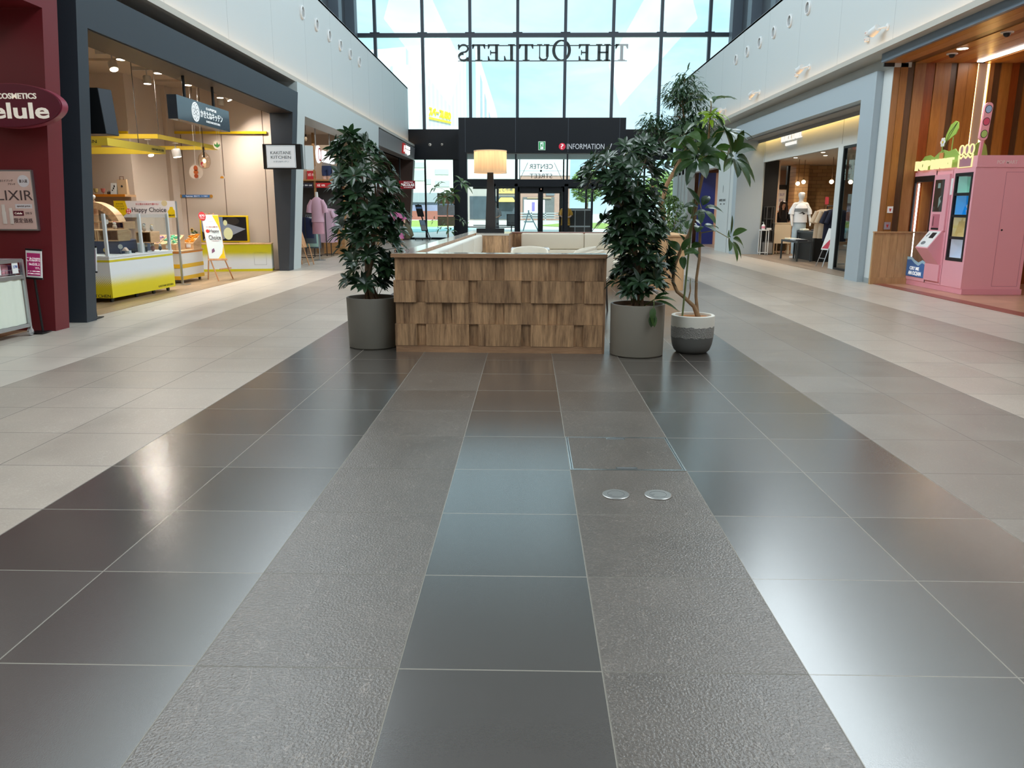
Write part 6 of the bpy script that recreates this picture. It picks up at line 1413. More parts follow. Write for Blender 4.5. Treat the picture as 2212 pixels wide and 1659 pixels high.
for z0, z1, x0, x1, nm, lab in ((1.27, 1.385, 6.44, 6.535, 'wall_notice', 'small white notice with a red mark on the wood stripes'), (.98, 1.11, 6.41, 6.52, 'alarm_plate', 'grey metal alarm plate with a red label on the wood stripes')):
    t = thing(nm, lab, 'notice' if 'notice' in nm else 'plate', ((x0+x1)/2, 14.44, z0))
    b_ = MB(); b_.box(x0, 14.435, z0, x1, 14.45+.012, z1); b_.build('plate', PAPER if 'notice' in nm else METAL, t)
    b_ = MB(); f = fS((x0+x1)/2, 14.435, (z0+z1)/2); b_.prism([(-.025, .02), (.025, .02), (.01, -.005), (.01, -.03), (-.01, -.03), (-.01, -.005)], f, -.002); b_.build('red_mark', mat('mark_red', (190, 40, 36), .5), t)
for i, (x, y) in enumerate(((6.85, 13.62), (6.80, 12.05))):
    t = thing('dome_camera', 'dark dome camera on a white ring in the wood ceiling, %s' % ('beside the round downlight', 'nearer the hall corner'), 'camera', (x, y, 3.76), 'dome cameras in the vending bay') if False else thing('dome_camera', ('dark dome camera beside the round downlight in the wood ceiling', 'dark dome camera further out in the wood ceiling')[i], 'camera', (x, y, 3.76), 'dome cameras in the vending bay')
    b_ = MB(); b_.tube([(x, y, 3.785), (x, y, 3.80)], .085, 24); b_.build('ring', WHITEP, t)
    b_ = MB(); b_.ball((x, y, 3.785), (.05, .05, .055), 14); b_.build('dome', BLK, t, smooth=True)
t = thing('ceiling_downlight', 'bright round downlight in the wood ceiling of the vending bay', 'light', (6.78, 13.18, 3.79))
b_ = MB(); b_.tube([(6.78, 13.18, 3.79), (6.78, 13.18, 3.80)], .09, 24); b_.build('trim_ring', WHITEP, t)
b_ = MB(); b_.tube([(6.78, 13.18, 3.787), (6.78, 13.18, 3.79)], .078, 24); b_.build('lens', LENS, t)
t = thing('linear_light', 'long bright white light line in the wood ceiling of the vending bay', 'light', (7.66, 11, 3.79))
b_ = MB(); b_.box(7.62, 7.5, 3.782, 7.71, 14.28, 3.7995); b_.build('diffuser', emis('white_line_light', (255, 244, 232), 16), t)
spot_beam(6.78, 13.18, 3.775, 70, SHOPW)
spot_beam(8.4, 25.6, 2.74, 110, WARM)
# ---- pink vending machine, front facing the hall
PK = mat('pink_lacquer', (242, 172, 184), .38, var=.01); PKD = mat('pink_lacquer_deep', (236, 160, 174), .38)
t = thing('vending_machine', 'large pink toy vending machine with lit POP MART lettering in the wooden bay', 'vending machine', (7.35, 13.5, 0))
XF = 6.88
b_ = MB(); b_.box(XF+.01, 12.53, .009, 7.83, 14.53, .10); b_.build('plinth', PKD, t)
b_ = MB()
yA, yB, yC, yD = 12.55, 13.18, 13.70, 14.53   # right window | console | left window
b_.box(XF+.40, yC+.03, .10, 7.81, yD, 1.97); b_.box(XF, yC-.0, .10, XF+.42, yC+.03, 1.97); b_.box(XF, 14.49, .10, XF+.42, yD, 1.97); b_.box(XF, yC, 1.90, XF+.42, yD, 1.97); b_.box(XF, yC, .10, XF+.42, yD, .16)
b_.box(XF, yB+.02, .10, 7.81, yC, 1.97)
b_.box(XF+.45, yA, .10, 7.81, yB, 1.97); b_.box(XF, yA, .10, XF+.45, yB, .52); b_.box(XF, yA, 1.90, XF+.45, yB, 1.97); b_.box(XF, yA, .52, XF+.45, 12.60, 1.90); b_.box(XF, 13.11, .52, XF+.45, yB, 1.90)
b_.build('cabinet', PK, t)
b_ = MB()
for a in ((.0, -.004), ): pass
f = fS(0, 12.55, 0)
for r in ((7.355, .142, 7.358, 1.90), (7.753, .142, 7.756, 1.90), (7.355, 1.897, 7.756, 1.90), (7.355, .142, 7.756, .145)): b_.rect(f, *r, -.002)
b_.build('side_door_outline', mat('pink_shadow_gap', (150, 84, 98), .6), t)
b_ = MB(); b_.disc(f, 7.40, 1.02, .014, depth=-.006, n=14); b_.build('lock', BLK, t)
b_ = MB(); b_.box(XF+.005, 12.54, 1.97, 7.80, 12.57, 2.145); b_.box(XF+.005, 12.57, 1.97, XF+.03, 13.10, 2.145); b_.box(XF+.03, 12.57, 1.97, 7.80, 14.5, 2.0); b_.build('header', PK, t)
texts([('POP MART', 7.34, 2.045, .055, .31)], fS(0, 12.54, 0), mat('pale_pink_letters', (244, 214, 214), .5), t, bold=.02, name='side_lettering')
NEON = emis('lit_cream_letters', (255, 246, 176), 1.05)
text('POP MART', fW(XF-.02, 13.78, 2.075), NEON, t, h=.165, w=1.22, bold=.045, depth=.04, name='lit_lettering')
f = fW(XF+.004, 12.87, 0)
def outline(mb, poly, w, fr, d=.02):
    n = len(poly)
    for i in range(n):
        a, c = Vector(poly[i]), Vector(poly[(i+1) % n]); t_ = (c-a).normalized(); nn = Vector((-t_.y, t_.x))*w
        mb.prism([tuple(a-nn-t_*w), tuple(c-nn+t_*w), tuple(c+nn+t_*w), tuple(a+nn-t_*w)], fr, -d)
b_ = MB(); outline(b_, [(-.19, 1.985), (.19, 1.985), (.20, 2.17), (.13, 2.12), (.06, 2.17), (-.0, 2.12), (-.07, 2.17), (-.14, 2.12), (-.20, 2.17)], .006, f)
for cx_ in (-.14, .01, .15): outline(b_, ellipse2 if False else [(cx_+.062*math.cos(2*math.pi*i/20), 2.25+.075*math.sin(2*math.pi*i/20)) for i in range(20)], .006, f)
b_.build('lit_emblem', NEON, t)
b_ = MB(); b_.rect(f, -.19, 1.985, .19, 2.13, .01)
for cx_ in (-.14, .01, .15): b_.prism([(cx_+.06*math.cos(2*math.pi*i/20), 2.25+.073*math.sin(2*math.pi*i/20)) for i in range(20)], f, .01)
b_.build('emblem_backing', mat('mauve_panel', (176, 124, 140), .5), t)
# left window
b_ = MB(); w = .05
b_.box(XF-.004, yC+.03, 1.80, XF+.03, 14.49, 1.90); b_.box(XF-.004, yC+.03, .16, XF+.03, 14.49, .185); b_.box(XF-.004, yC+.03, .185, XF+.03, yC+.10, 1.80); b_.box(XF-.004, 14.44, .185, XF+.03, 14.49, 1.80); b_.build('left_window_frame', BLK, t)
b_ = MB(); b_.box(XF+.38, yC+.1, .185, XF+.395, 14.44, 1.80); b_.build('left_window_back', mat('lilac_panel', (206, 170, 196), .4), t)
b_ = MB(); b_.box(XF+.05, 14.40, .5, XF+.07, 14.42, 1.78); b_.build('light_tube', emis('machine_tube', (255, 250, 250), 8), t)
q = MB(); q.quad((XF+.012, yC+.1, .185), (XF+.012, 14.44, .185), (XF+.012, 14.44, 1.8), (XF+.012, yC+.1, 1.8)); q.build('left_pane', CLEAR, t)
f = fW(XF-.004, 14.1, 0)
b_ = MB(); b_.prism([(-.39, .165), (.37, .165), (.37, .39), (.25, .42), (.12, .36), (-.02, .40), (-.15, .46), (-.28, .45), (-.39, .50)], f, -.003); b_.build('wave_sticker', mat('ocean_blue', (70, 116, 180), .45), t)
b_ = MB(); b_.prism([(-.39, .50), (-.28, .45), (-.15, .46), (-.02, .40), (.12, .36), (.25, .42), (.37, .39), (.37, .44), (.25, .47), (.12, .42), (-.02, .455), (-.15, .51), (-.28, .50), (-.39, .54)], f, -.003); b_.build('wave_crest', mat('foam_blue', (170, 206, 226), .45), t)
texts([('CRY ME', .0, .31, .06, .34), ('AN OCEAN', .02, .225, .07, .46)], f, WINK, t, bold=.03, name='sticker_lettering', depth=.006)
# console column with screen, slot and slanted keypad
b_ = MB(); b_.box(XF-.03, yB+.05, .15, XF, yC+.01, .43); b_.build('console_foot', PK, t); b_ = MB(); b_.box(XF-.03, yB+.05, .99, XF, yC+.01, 1.90); b_.build('console_column', PK, t)
yb0, yb1 = yB+.08, yC-.02
b_ = MB(); b_.hexa([(XF-.03, yb0, .43), (XF, yb0, .43), (XF, yb1, .43), (XF-.03, yb1, .43), (XF-.24, yb0, .70), (XF, yb0, .70), (XF, yb1, .70), (XF-.24, yb1, .70)])
b_.hexa([(XF-.24, yb0, .70), (XF, yb0, .70), (XF, yb1, .70), (XF-.24, yb1, .70), (XF-.03, yb0, .99), (XF, yb0, .99), (XF, yb1, .99), (XF-.03, yb1, .99)]); b_.build('keypad_housing', PK, t)
f = frame((XF-.137, (yb0+yb1)/2, .845), (0, -1, 0), (.21, 0, .29))
b_ = MB(); b_.rect(f, -.19, -.16, .19, .16, -.004); b_.build('keypad_plate', WHITEP, t)
b_ = MB(); b_.rect(f, -.02, .02, .12, .13, -.008); b_.build('card_reader', BLK, t)
b_ = MB(); b_.prism(blob(-.06, -.08, .07, .035, 16), f, -.0055); b_.prism([(-.15, .06), (-.1, .12), (-.08, .1), (-.12, .04)], f, -.0055); b_.build('keypad_print', mat('print_grey', (120, 126, 132), .5), t)
b_ = MB(); b_.box(XF-.034, 13.365, 1.297, XF-.03, 13.66, 1.817); b_.build('screen', mat('dark_screen', (40, 46, 46), .12, coat=.6), t)
b_ = MB(); f = fW(XF-.034, 13.51, 1.56); b_.prism([(-.05, .12), (.03, .12), (.03, .2), (-.05, .2)], f, -.001); b_.prism([(.02, -.2), (.1, -.1), (.06, -.05), (.09, .0), (.02, -.04)], f, -.001); b_.build('screen_picture', mat('screen_teal', (130, 152, 146), .3, emit=.15), t)
b_ = MB(); b_.box(XF-.033, 13.40, 1.0, XF-.029, 13.635, 1.256); b_.build('dispense_recess', mat('recess_rose', (196, 112, 128), .5), t)
b_ = MB(); b_.box(XF-.035, 13.58, 1.06, XF-.031, 13.595, 1.22); b_.box(XF-.036, 13.40, 1.0, XF-.03, 13.635, 1.03); b_.build('card_slot', BLK, t)
b_ = MB(); b_.rect(fW(XF, 13.19, 1.695), -.032, -.13, .032, .13, -.004); b_.build('white_notice_strip', PAPER, t)
# right window with display cells
b_ = MB(); b_.box(XF-.006, 12.60, 1.85, XF+.03, 13.11, 1.90); b_.box(XF-.006, 12.60, .52, XF+.03, 13.11, .57); b_.box(XF-.006, 12.60, .57, XF+.03, 12.645, 1.85); b_.box(XF-.006, 13.065, .57, XF+.03, 13.11, 1.85)
for z in (1.23, .885, 1.57): b_.box(XF-.004, 12.645, z-.022, XF+.03, 13.065, z+.022)
b_.build('right_window_frame', BLK, t)
for k, (z0, z1, c) in enumerate(((1.592, 1.85, (150, 206, 190)), (1.252, 1.548, (40, 160, 226)), (.907, 1.208, (214, 190, 130)), (.57, .863, (206, 216, 234)))):
    b_ = MB(); b_.box(XF+.24, 12.65, z0, XF+.25, 13.06, z1); b_.box(XF+.03, 12.65, z0-.004, XF+.24, 13.06, z0+.003); b_.box(XF+.03, 13.05, z0, XF+.24, 13.06, z1); b_.build('display_cell', mat('cell_%d' % k, c, .5, emit=.28), t)
q = MB(); q.quad((XF+.012, 12.645, .57), (XF+.012, 13.065, .57), (XF+.012, 13.065, 1.85), (XF+.012, 12.645, 1.85)); q.build('right_pane', CLEAR, t)
for k, (z, y, c, lab) in enumerate(((1.595, 12.72, (60, 52, 52), 'dark toy in the top green cell of the pink machine'), (1.256, 12.84, (196, 200, 236), 'pale lilac doll in the blue cell of the pink machine'), (.911, 12.70, (226, 214, 196), 'cream toy in the yellow cell of the pink machine'), (.574, 12.76, (230, 170, 60), 'orange toy in the bottom white cell of the pink machine'))):
    g = thing('toy_doll', lab, 'toy', (XF+.13, y, z), 'toys in the pink vending machine'); m_ = mat('toy_%d' % k, c, .5)
    b_ = MB(); x = XF+.13
    loft(b_, [(x, y, z, .028, .032), (x, y, z+.03, .034, .04), (x, y, z+.08, .026, .03), (x, y, z+.09, .012, .014)], 12); b_.build('torso', m_, g, smooth=True)
    b_ = MB(); b_.ball((x, y, z+.125), (.04, .046, .042), 14); b_.build('head', m_, g, smooth=True)
    for s in (-1, 1):
        b_ = MB(); b_.tube([(x, y+s*.03, z+.075), (x-.01, y+s*.055, z+.05)], [.012, .01], 8); b_.build('arm', m_, g, smooth=True)
# cut-outs standing on the machine
HILL = mat('leaf_green_board', (150, 182, 90), .5)
f = fW(6.94, 13.6, 2.0)
t = thing('hill_cutout', 'flat green hill cut-out standing on the pink machine behind the lit lettering', 'cutout', (6.95, 14.1, 2.0), 'cut-outs on top of the pink machine')
b_ = MB(); b_.prism([(-.95, .0), (.45, .0), (.40, .20), (.25, .30), (.05, .27), (-.12, .31), (-.25, .27), (-.40, .20), (-.55, .25), (-.72, .24), (-.85, .15)][::1], f, .02); b_.build('board', HILL, t)
t = thing('leaf_cutout', 'big green leaf cut-out on a thin stem above the pink machine', 'cutout', (6.99, 13.6, 2.0), 'cut-outs on top of the pink machine')
f2 = fW(6.985, 13.6, 2.0)
b_ = MB(); b_.prism([(-.21, .36), (-.17, .55), (-.06, .70), (.08, .75), (.17, .72), (.19, .62), (.13, .54), (-.02, .49), (-.13, .45)], f2, .015); b_.build('leaf', mat('lime_board', (160, 196, 88), .5), t)
b_ = MB(); b_.prism([(.0, .0), (.02, .0), (.04, .5), (.02, .5)], f2 @ Matrix.Translation((0, 0, -.016)), .01); b_.build('stem', HILL, t)
b_ = MB(); outline(b_, [(-.21, .36), (-.06, .58), (.15, .72)], .004, f2 @ Matrix.Translation((0, 0, .0)), .003); b_.build('midrib', INK, t)
t = thing('flower_pot_cutout', 'white flower in a small orange pot cut-out on the pink machine', 'cutout', (6.91, 13.7, 2.0), 'cut-outs on top of the pink machine')
f3 = fW(6.915, 13.72, 2.0)
b_ = MB(); b_.prism([(-.05, .0), (.04, .0), (.06, .26), (-.06, .26)], f3, .015); b_.build('pot', mat('terracotta_board', (216, 146, 92), .5), t)
b_ = MB(); b_.prism([(-.006, .26), (.006, .26), (.006, .40), (-.006, .40)], f3, .012); b_.build('stem', HILL, t)
b_ = MB()
for k in range(6): b_.prism(blob(.05*math.cos(k*1.047), .43+.05*math.sin(k*1.047), .028, .028, 12), f3, .008+.0006*k)
b_.build('petals', PAPER, t)
b_ = MB(); b_.prism(blob(0, .43, .018, .018, 12), f3, -.002); b_.build('flower_centre', YEL, t)
t = thing('traffic_light_cutout', 'pink traffic light cut-out with blue, red and green discs on the machine', 'cutout', (7.1, 12.9, 2.0), 'cut-outs on top of the pink machine')
f4 = frame((7.10, 12.9, 2.0), (1, 0, 0), (.06, 0, 1))
cap = [(.062*math.cos(math.pi*i/10), .90+.062*math.sin(math.pi*i/10)) for i in range(11)]+[(.062*math.cos(math.pi+math.pi*i/10), .45+.062*math.sin(math.pi+math.pi*i/10)) for i in range(11)]
b_ = MB(); b_.prism(cap, f4, .05); b_.build('housing', PK, t)
for k, (z, c, nm) in enumerate(((.86, (160, 190, 226), 'blue_disc'), (.675, (224, 90, 120), 'red_disc'), (.49, (176, 210, 120), 'green_disc'))):
    b_ = MB(); b_.disc(f4, 0, z, .054, .062, depth=-.002); b_.build('disc_rim', INK, t)
    b_ = MB(); b_.disc(f4, 0, z, .045, .053, depth=-.005); b_.build(nm, mat(nm, c, .5), t)
b_ = MB(); b_.prism([(-.02, 0), (.02, 0), (.02, .40), (-.02, .40)], f4, .04); b_.build('post', PKD, t)
t = thing('bush_cutout', 'rounded green bush cut-out behind the pink traffic light', 'cutout', (7.2, 13.0, 2.0), 'cut-outs on top of the pink machine')
b_ = MB(); b_.prism([(-.14, .0), (.22, .0), (.21, .18), (.17, .33), (.10, .40), (.02, .36), (-.03, .26), (-.12, .22)], fS(7.10, 13.05, 2.0), .03); b_.build('board', HILL, t)
# ================================================================ vents, spot lights and sensors on the upper white walls
GR = mat('vent_dark', (84, 86, 88), .5)
ORD = ['nearest the camera', 'second', 'third', 'fourth', 'fifth', 'furthest from the camera']
for side, xw, s in (('left', -5.2, 1), ('right', 6.16, -1)):
    for k in range(6):
        y = (19.0 if s > 0 else 18.72)+1.222*k; z = 5.68
        t = thing('air_nozzle', 'round white air nozzle on the %s upper wall, %s of six' % (side, ORD[k]) if 0 < k < 5 else 'round white air nozzle on the %s upper wall, %s' % (side, ORD[k]), 'vent', (xw, y, z), 'air nozzles on the %s upper wall' % side)
        b_ = MB(); b_.lathe([(.11, .0), (.15, .0), (.15, .035), (.135, .05), (.115, .045), (.11, .0)], (0, 0, 0), 28); b_.v = [(xw+s*p[2], y+p[0], z+p[1]) for p in b_.v]; b_.build('ring', WHITEP, t, smooth=True)
        b_ = MB(); b_.lathe([(0, .004), (.112, .006)], (0, 0, 0), 24); b_.v = [(xw+s*p[2], y+p[0], z+p[1]) for p in b_.v]; b_.build('throat', GR, t)
        b_ = MB(); b_.lathe([(.03, .006), (.06, .012), (.062, .03), (.05, .03), (.03, .02), (0, .02)], (0, 0, 0), 20); b_.v = [(xw+s*p[2], y+p[0], z+p[1]) for p in b_.v]; b_.build('jet', mat('vent_grey', (170, 172, 172), .5), t, smooth=True)
for k, y in enumerate((14.63, 18.44, 22.24, 25.92)):
    t = thing('wall_spotlight', 'white bracket spotlight on the right upper wall, %s' % ('nearest the camera', 'second', 'third', 'furthest from the camera')[k], 'light', (6.16, y, 4.36), 'bracket spotlights on the right upper wall')
    b_ = MB(); b_.tube([(6.16, y-.1, 4.40), (6.14, y-.1, 4.40)], .06, 16); b_.tube([(6.14, y-.1, 4.40), (6.0, y-.02, 4.38)], .016, 8); b_.build('bracket', WHITEP, t)
    b_ = MB(); b_.tube([(6.02, y-.03, 4.40), (5.98, y+.12, 4.34), (5.975, y+.14, 4.335)], [.065, .075, .06], 16); b_.build('head', WHITEP, t, smooth=True)
    b_ = MB(); b_.tube([(5.975, y+.141, 4.335), (5.974, y+.146, 4.333)], .05, 14); b_.build('lens', GR, t)
    for z in (4.45, 4.34):
        t = thing('wall_sensor', '%s white box sensor beside the %s bracket spotlight' % ('upper' if z > 4.4 else 'lower', ('nearest', 'second', 'third', 'furthest')[k]), 'sensor', (6.16, y+.67, z), 'box sensors on the right upper wall')
        b_ = MB(); b_.bbox(6.09, y+.62, z-.03, 6.158, y+.71, z+.035, .006); b_.build('housing', WHITEP, t)
        b_ = MB(); b_.box(6.085, y+.64, z-.012, 6.09, y+.69, z+.02); b_.build('eye', mat('sensor_rose', (220, 190, 176), .4), t)
# ================================================================ outside, beyond the glass
gm = MB(); gm.box(-90, 35.2, -.25, 90, 240, -.03)
struct('ground_plaza', gm, mat('pale_plaza_paving', (214, 212, 204), .7, var=.04, vscale=.5), 'pale paved plaza outside')
gm = MB(); gm.box(11.6, -20, -.25, 90, 35.2, -.03); struct('ground_street', gm, mat('street_asphalt', (150, 150, 150), .8))
def patch(name, poly, z, m_, label, kind='structure'):
    mb = MB(); mb.prism(poly, frame((0, 0, z), (1, 0, 0), (0, 1, 0)), .05); o = mb.build(name, m_); o['kind'] = kind; o['label'] = label
    if kind == 'stuff': o['category'] = 'grass'
    return o
GRASS = mat('lawn_green', (150, 176, 84), .9, var=.18, vscale=.8)
patch('lawn', [(-24, 62), (-8, 60), (-5.5, 66), (-6, 80), (-10, 92), (-26, 92)], .02, GRASS, 'sunlit lawn seen through the left side glazing', 'stuff')
patch('lawn', [(.8, 66), (6, 55), (12, 58), (14, 76), (4, 80)], .02, GRASS, 'sunlit lawn seen through the entrance doors', 'stuff')
patch('ground_teal_path', [(-30, 44), (-6, 47), (-3.5, 56), (-6, 60), (-26, 62), (-34, 60)], .0, mat('teal_paving', (150, 206, 204), .6), 'teal surfaced path outside the left side glazing')
# tall stepped hall in pale ribbed cladding
def ribbed(name, rgb):
    m = bpy.data.materials.new(name); m.use_nodes = True; nt = m.node_tree; b = nt.nodes['Principled BSDF']; b.inputs['Roughness'].default_value = .5
    tc = nt.nodes.new('ShaderNodeTexCoord'); wv = nt.nodes.new('ShaderNodeTexWave'); wv.inputs['Scale'].default_value = .42; wv.bands_direction = 'DIAGONAL'
    mp = nt.nodes.new('ShaderNodeMapping'); mp.inputs['Scale'].default_value = (1, 1, 0)
    nt.links.new(tc.outputs['Object'], mp.inputs[0]); nt.links.new(mp.outputs[0], wv.inputs[0])
    mx = nt.nodes.new('ShaderNodeMix'); mx.data_type = 'RGBA'; c = s2l(rgb)
    mx.inputs['A'].default_value = (*[v*.86 for v in c], 1); mx.inputs['B'].default_value = (*c, 1)
    nt.links.new(wv.outputs['Fac'], mx.inputs['Factor']); nt.links.new(mx.outputs['Result'], b.inputs['Base Color']); return m
CLAD = ribbed('pale_ribbed_cladding', (214, 228, 232)); CLAD2 = mat('pale_flat_cladding', (220, 230, 233), .5)
t = thing('stepped_building', 'tall pale stepped building with yellow Japanese sign beyond the glazing', 'building', (-15, 110, 0))
E_ = Vector((-9.0, 117.0, 0)); dR = Vector((.36, .933, 0)).normalized(); dL = Vector((-.926, .378, 0)).normalized()
def tier(name, back, z0, z1, L):
    P0 = E_-dR*back; P1 = E_.copy(); mb = MB()
    a, b, c, d = P0, P1, P1+dL*L, P0+dL*L
    mb.hexa([(*p.xy, z) for z in (z0, z1) for p in (a, b, c, d)]); o = mb.build(name, CLAD, t)
    mb = MB()
    for k in range(1, 4):
        q = P0+dL*(L*k/5.5)-dR*.05; mb.hexa([(*(q+s).xy, z) for z in (z0+.3, z1-.1) for s in (Vector((0, 0, 0)), dL*.18, dL*.18-dR*.12, -dR*.12)])
    mb.build('pipe', mat('pipe_grey', (180, 192, 196), .5), t)
tier('top_tier', 7.5, 19.7, 22.7, 28); tier('middle_tier', 11.2, 16.9, 19.7, 30); tier('lower_tier', 13.6, 9.6, 16.9, 32); tier('base_tier', 13.6, 0, 9.6, 32)
fr = frame(E_-dR*13.6-Vector((0, 0, 0)), dR, (0, 0, 1))
fr = frame(E_-dR*13.0+dL*-.06+Vector((0, 0, 13.4)), dR, (0, 0, 1))
SY = mat('sign_lemon', (240, 222, 30), .5, emit=.4)
texts([('スペースLABO', 4.6, .35, 1.05, 6.2)], fr, SY, t, depth=.12, bold=.02)
b_ = MB(); b_.rect(fr, 1.5, -.62, 7.7, -.36, -.12); b_.build('underline', SY, t)
t = thing('fin_building', 'pale wall with steep slanting top behind the stepped building', 'building', (-7, 122, 0))
b_ = MB(); f = fS(0, 121, 0); b_.prism([(-7.9, 0), (-1.4, 0), (-5.2, 16.4), (-7.9, 24.6)], f, 6); b_.build('wall', CLAD2, t)
b_ = MB()
for k in range(5):
    x = -7.2+.62*k; b_.prism([(x, 0), (x+.28, 0), (x+.28, 19.5-2.6*k), (x, 20.6-2.6*k)], f, -.15)
b_.build('slots', mat('slot_blue_grey', (150, 172, 184), .5), t)
# white annex with grey louvres
t = thing('annex_building', 'low white building with grey louvre panels outside the left side glazing', 'building', (-15, 95, 0))
b_ = MB(); b_.box(-34, 95, 0, -8.2, 101, 9.2); b_.build('wall', mat('annex_white', (212, 220, 220), .5), t)
LOUV = mat('louvre_grey', (176, 190, 186), .5)
for x0, x1, z0, z1 in ((-14.2, -12.3, 6.1, 6.7), (-14.2, -12.3, 4.6, 5.8), (-11.1, -9.5, 5.3, 5.9), (-11.1, -9.4, 3.9, 4.6), (-12.2, -11.6, 4.2, 4.8)):
    b_ = MB(); b_.box(x0, 94.9, z0, x1, 95, z1); b_.build('louvre', LOUV, t)
for x in (-8.9, -8.5):
    b_ = MB(); b_.box(x, 94.8, 2.6, x+.12, 95, 8.8); b_.build('pipe', LOUV, t)
b_ = MB(); b_.box(-34, 94.6, 2.1, -8.2, 95, 3.2); b_.build('canopy_band', mat('band_blue_grey', (150, 164, 172), .5), t)
b_ = MB(); b_.box(-34, 94.96, 0, -8.2, 95.0, 2.1); b_.build('shop_windows', mat('shopfront_blue', (140, 150, 176), .4, var=.35, vscale=.9), t)
t = thing('low_fence', 'low red-brown board fence beyond the lawn', 'fence', (-14, 90, 0))
b_ = MB(); b_.box(-24, 93, .1, -7.6, 93.1, 1.1); b_.build('boards', mat('fence_red_brown', (150, 96, 84), .7, var=.1), t)
b_ = MB(); b_.box(-24, 92.9, -.02, -7.6, 93.2, .1); b_.build('kerb', mat('kerb_grey', (190, 190, 186), .8), t)
t = thing('parasol', 'closed white parasol standing outside the left side glazing', 'parasol', (-13.7, 80, 0))
b_ = MB(); loft(b_, [(-13.0, 80, .6, .42, .42), (-13.0, 80, 1.5, .26, .26), (-13.0, 80, 2.6, .09, .09), (-13.0, 80, 2.7, .02, .02)]); b_.build('canopy', PAPER, t, smooth=True)
b_ = MB(); b_.tube([(-13.0, 80, -.03), (-13.0, 80, .7)], .04, 8); b_.tube([(-13, 80, -.03), (-13, 80, .06)], .35, 16); b_.build('pole', METAL, t)
# shops across the plaza
t = thing('shop_row', 'grey shop building with yellow Japanese sign across the plaza', 'building', (-4, 100, 0))
b_ = MB(); b_.box(-8.1, 100, 0, -1.2, 108, 8.6); b_.build('wall', mat('shop_row_grey', (170, 168, 162), .6), t)
b_ = MB(); b_.box(-8.1, 99.9, 5.0, -1.2, 100, 8.2); b_.build('upper_band', mat('upper_white', (206, 214, 216), .5), t)
b_ = MB(); b_.box(-3.95, 99.7, 3.25, -1.65, 99.85, 4.35); b_.build('sign_board', mat('sign_ochre', (226, 192, 110), .5), t)
texts([('とと市場', -.1, -.1, .55, 1.75), ('魚と食の', -.05, .38, .16, .7)], fS(-2.8, 99.7, 3.85), mat('sign_teal_ink', (60, 92, 100), .6), t, depth=.03)
b_ = MB(); b_.box(-7.4, 99.92, .1, -1.5, 100, 2.9); b_.build('shopfront', mat('shopfront_dark', (70, 84, 92), .3, var=.45, vscale=1.4), t)
b_ = MB(); b_.hexa([(-3.9, 98.6, 2.2), (-1.6, 98.6, 2.2), (-1.6, 99.9, 2.2), (-3.9, 99.9, 2.2), (-3.5, 99.5, 2.75), (-2.0, 99.5, 2.75), (-2.0, 99.9, 2.75), (-3.5, 99.9, 2.75)]); b_.build('awning', mat('awning_ochre', (220, 190, 110), .6), t)
b_ = MB(); b_.box(-1.55, 99.2, .3, -1.4, 99.3, 2.6); b_.build('red_banner', mat('banner_red', (216, 60, 66), .6), t)
t = thing('brick_building', 'pinkish brown brick building with wide shop window across the plaza', 'building', (2, 100, 0))
b_ = MB(); b_.box(-1.1, 100, 0, 5.1, 108, 5.4); b_.build('wall', mat('brown_brick', (168, 138, 124), .8, var=.10, vscale=2.5), t)
b_ = MB(); b_.box(-1.1, 99.9, 5.4, 5.1, 108, 8.8); b_.build('upper_band', MATS['upper_white'], t)
b_ = MB(); b_.box(-.75, 99.9, .2, 3.2, 100, 2.8); b_.build('shop_window', mat('window_grey', (104, 108, 108), .3), t)
b_ = MB(); b_.box(-.6, 99.84, .9, 2.0, 99.9, 2.5); b_.build('white_screen', mat('screen_white', (226, 232, 234), .5), t)
b_ = MB(); b_.box(.4, 99.78, 1.1, .75, 99.84, 2.2); b_.build('window_poster', mat('poster_purple', (120, 110, 190), .5, var=.3, vscale=4), t)
b_ = MB(); b_.box(2.15, 99.84, 3.0, 3.2, 99.9, 3.5); b_.build('grey_sign', mat('slate_sign', (110, 120, 128), .5), t)
b_ = MB(); b_.box(-.2, 99.6, 2.66, 2.8, 99.8, 2.74); b_.build('light_bar', emis('bar_light_warm', (255, 220, 170), 1.6), t)
t = thing('street_fence', 'low white and grey rail fence in front of the brick building', 'fence', (1, 90, 0))
for z in (.35, .62, .9):
    b_ = MB(); b_.box(-1.4, 90, z-.05, 3.6, 90.06, z+.05); b_.build('rail', mat('rail_grey', (170, 178, 180), .5), t)
for x in (-1.3, .3, 1.9, 3.5):
    b_ = MB(); b_.box(x-.06, 90, -.03, x+.06, 90.08, 1.0); b_.build('post', MATS['rail_grey'], t)
t = thing('street_easel', 'grey metal easel standing on the plaza outside the doors', 'easel', (.25, 50, 0))
for p, q_ in (((-.05, 50, 1.25), (.62, 50.3, -.03)), ((.02, 50, 1.25), (-.35, 50.5, -.03)), ((-.3, 50.1, .55), (.32, 50.1, .55))):
    b_ = MB(); b_.tube([p, q_], .035, 8); b_.build('leg' if p[2] > 1 else 'crossbar', mat('easel_grey', (130, 150, 156), .5), t)
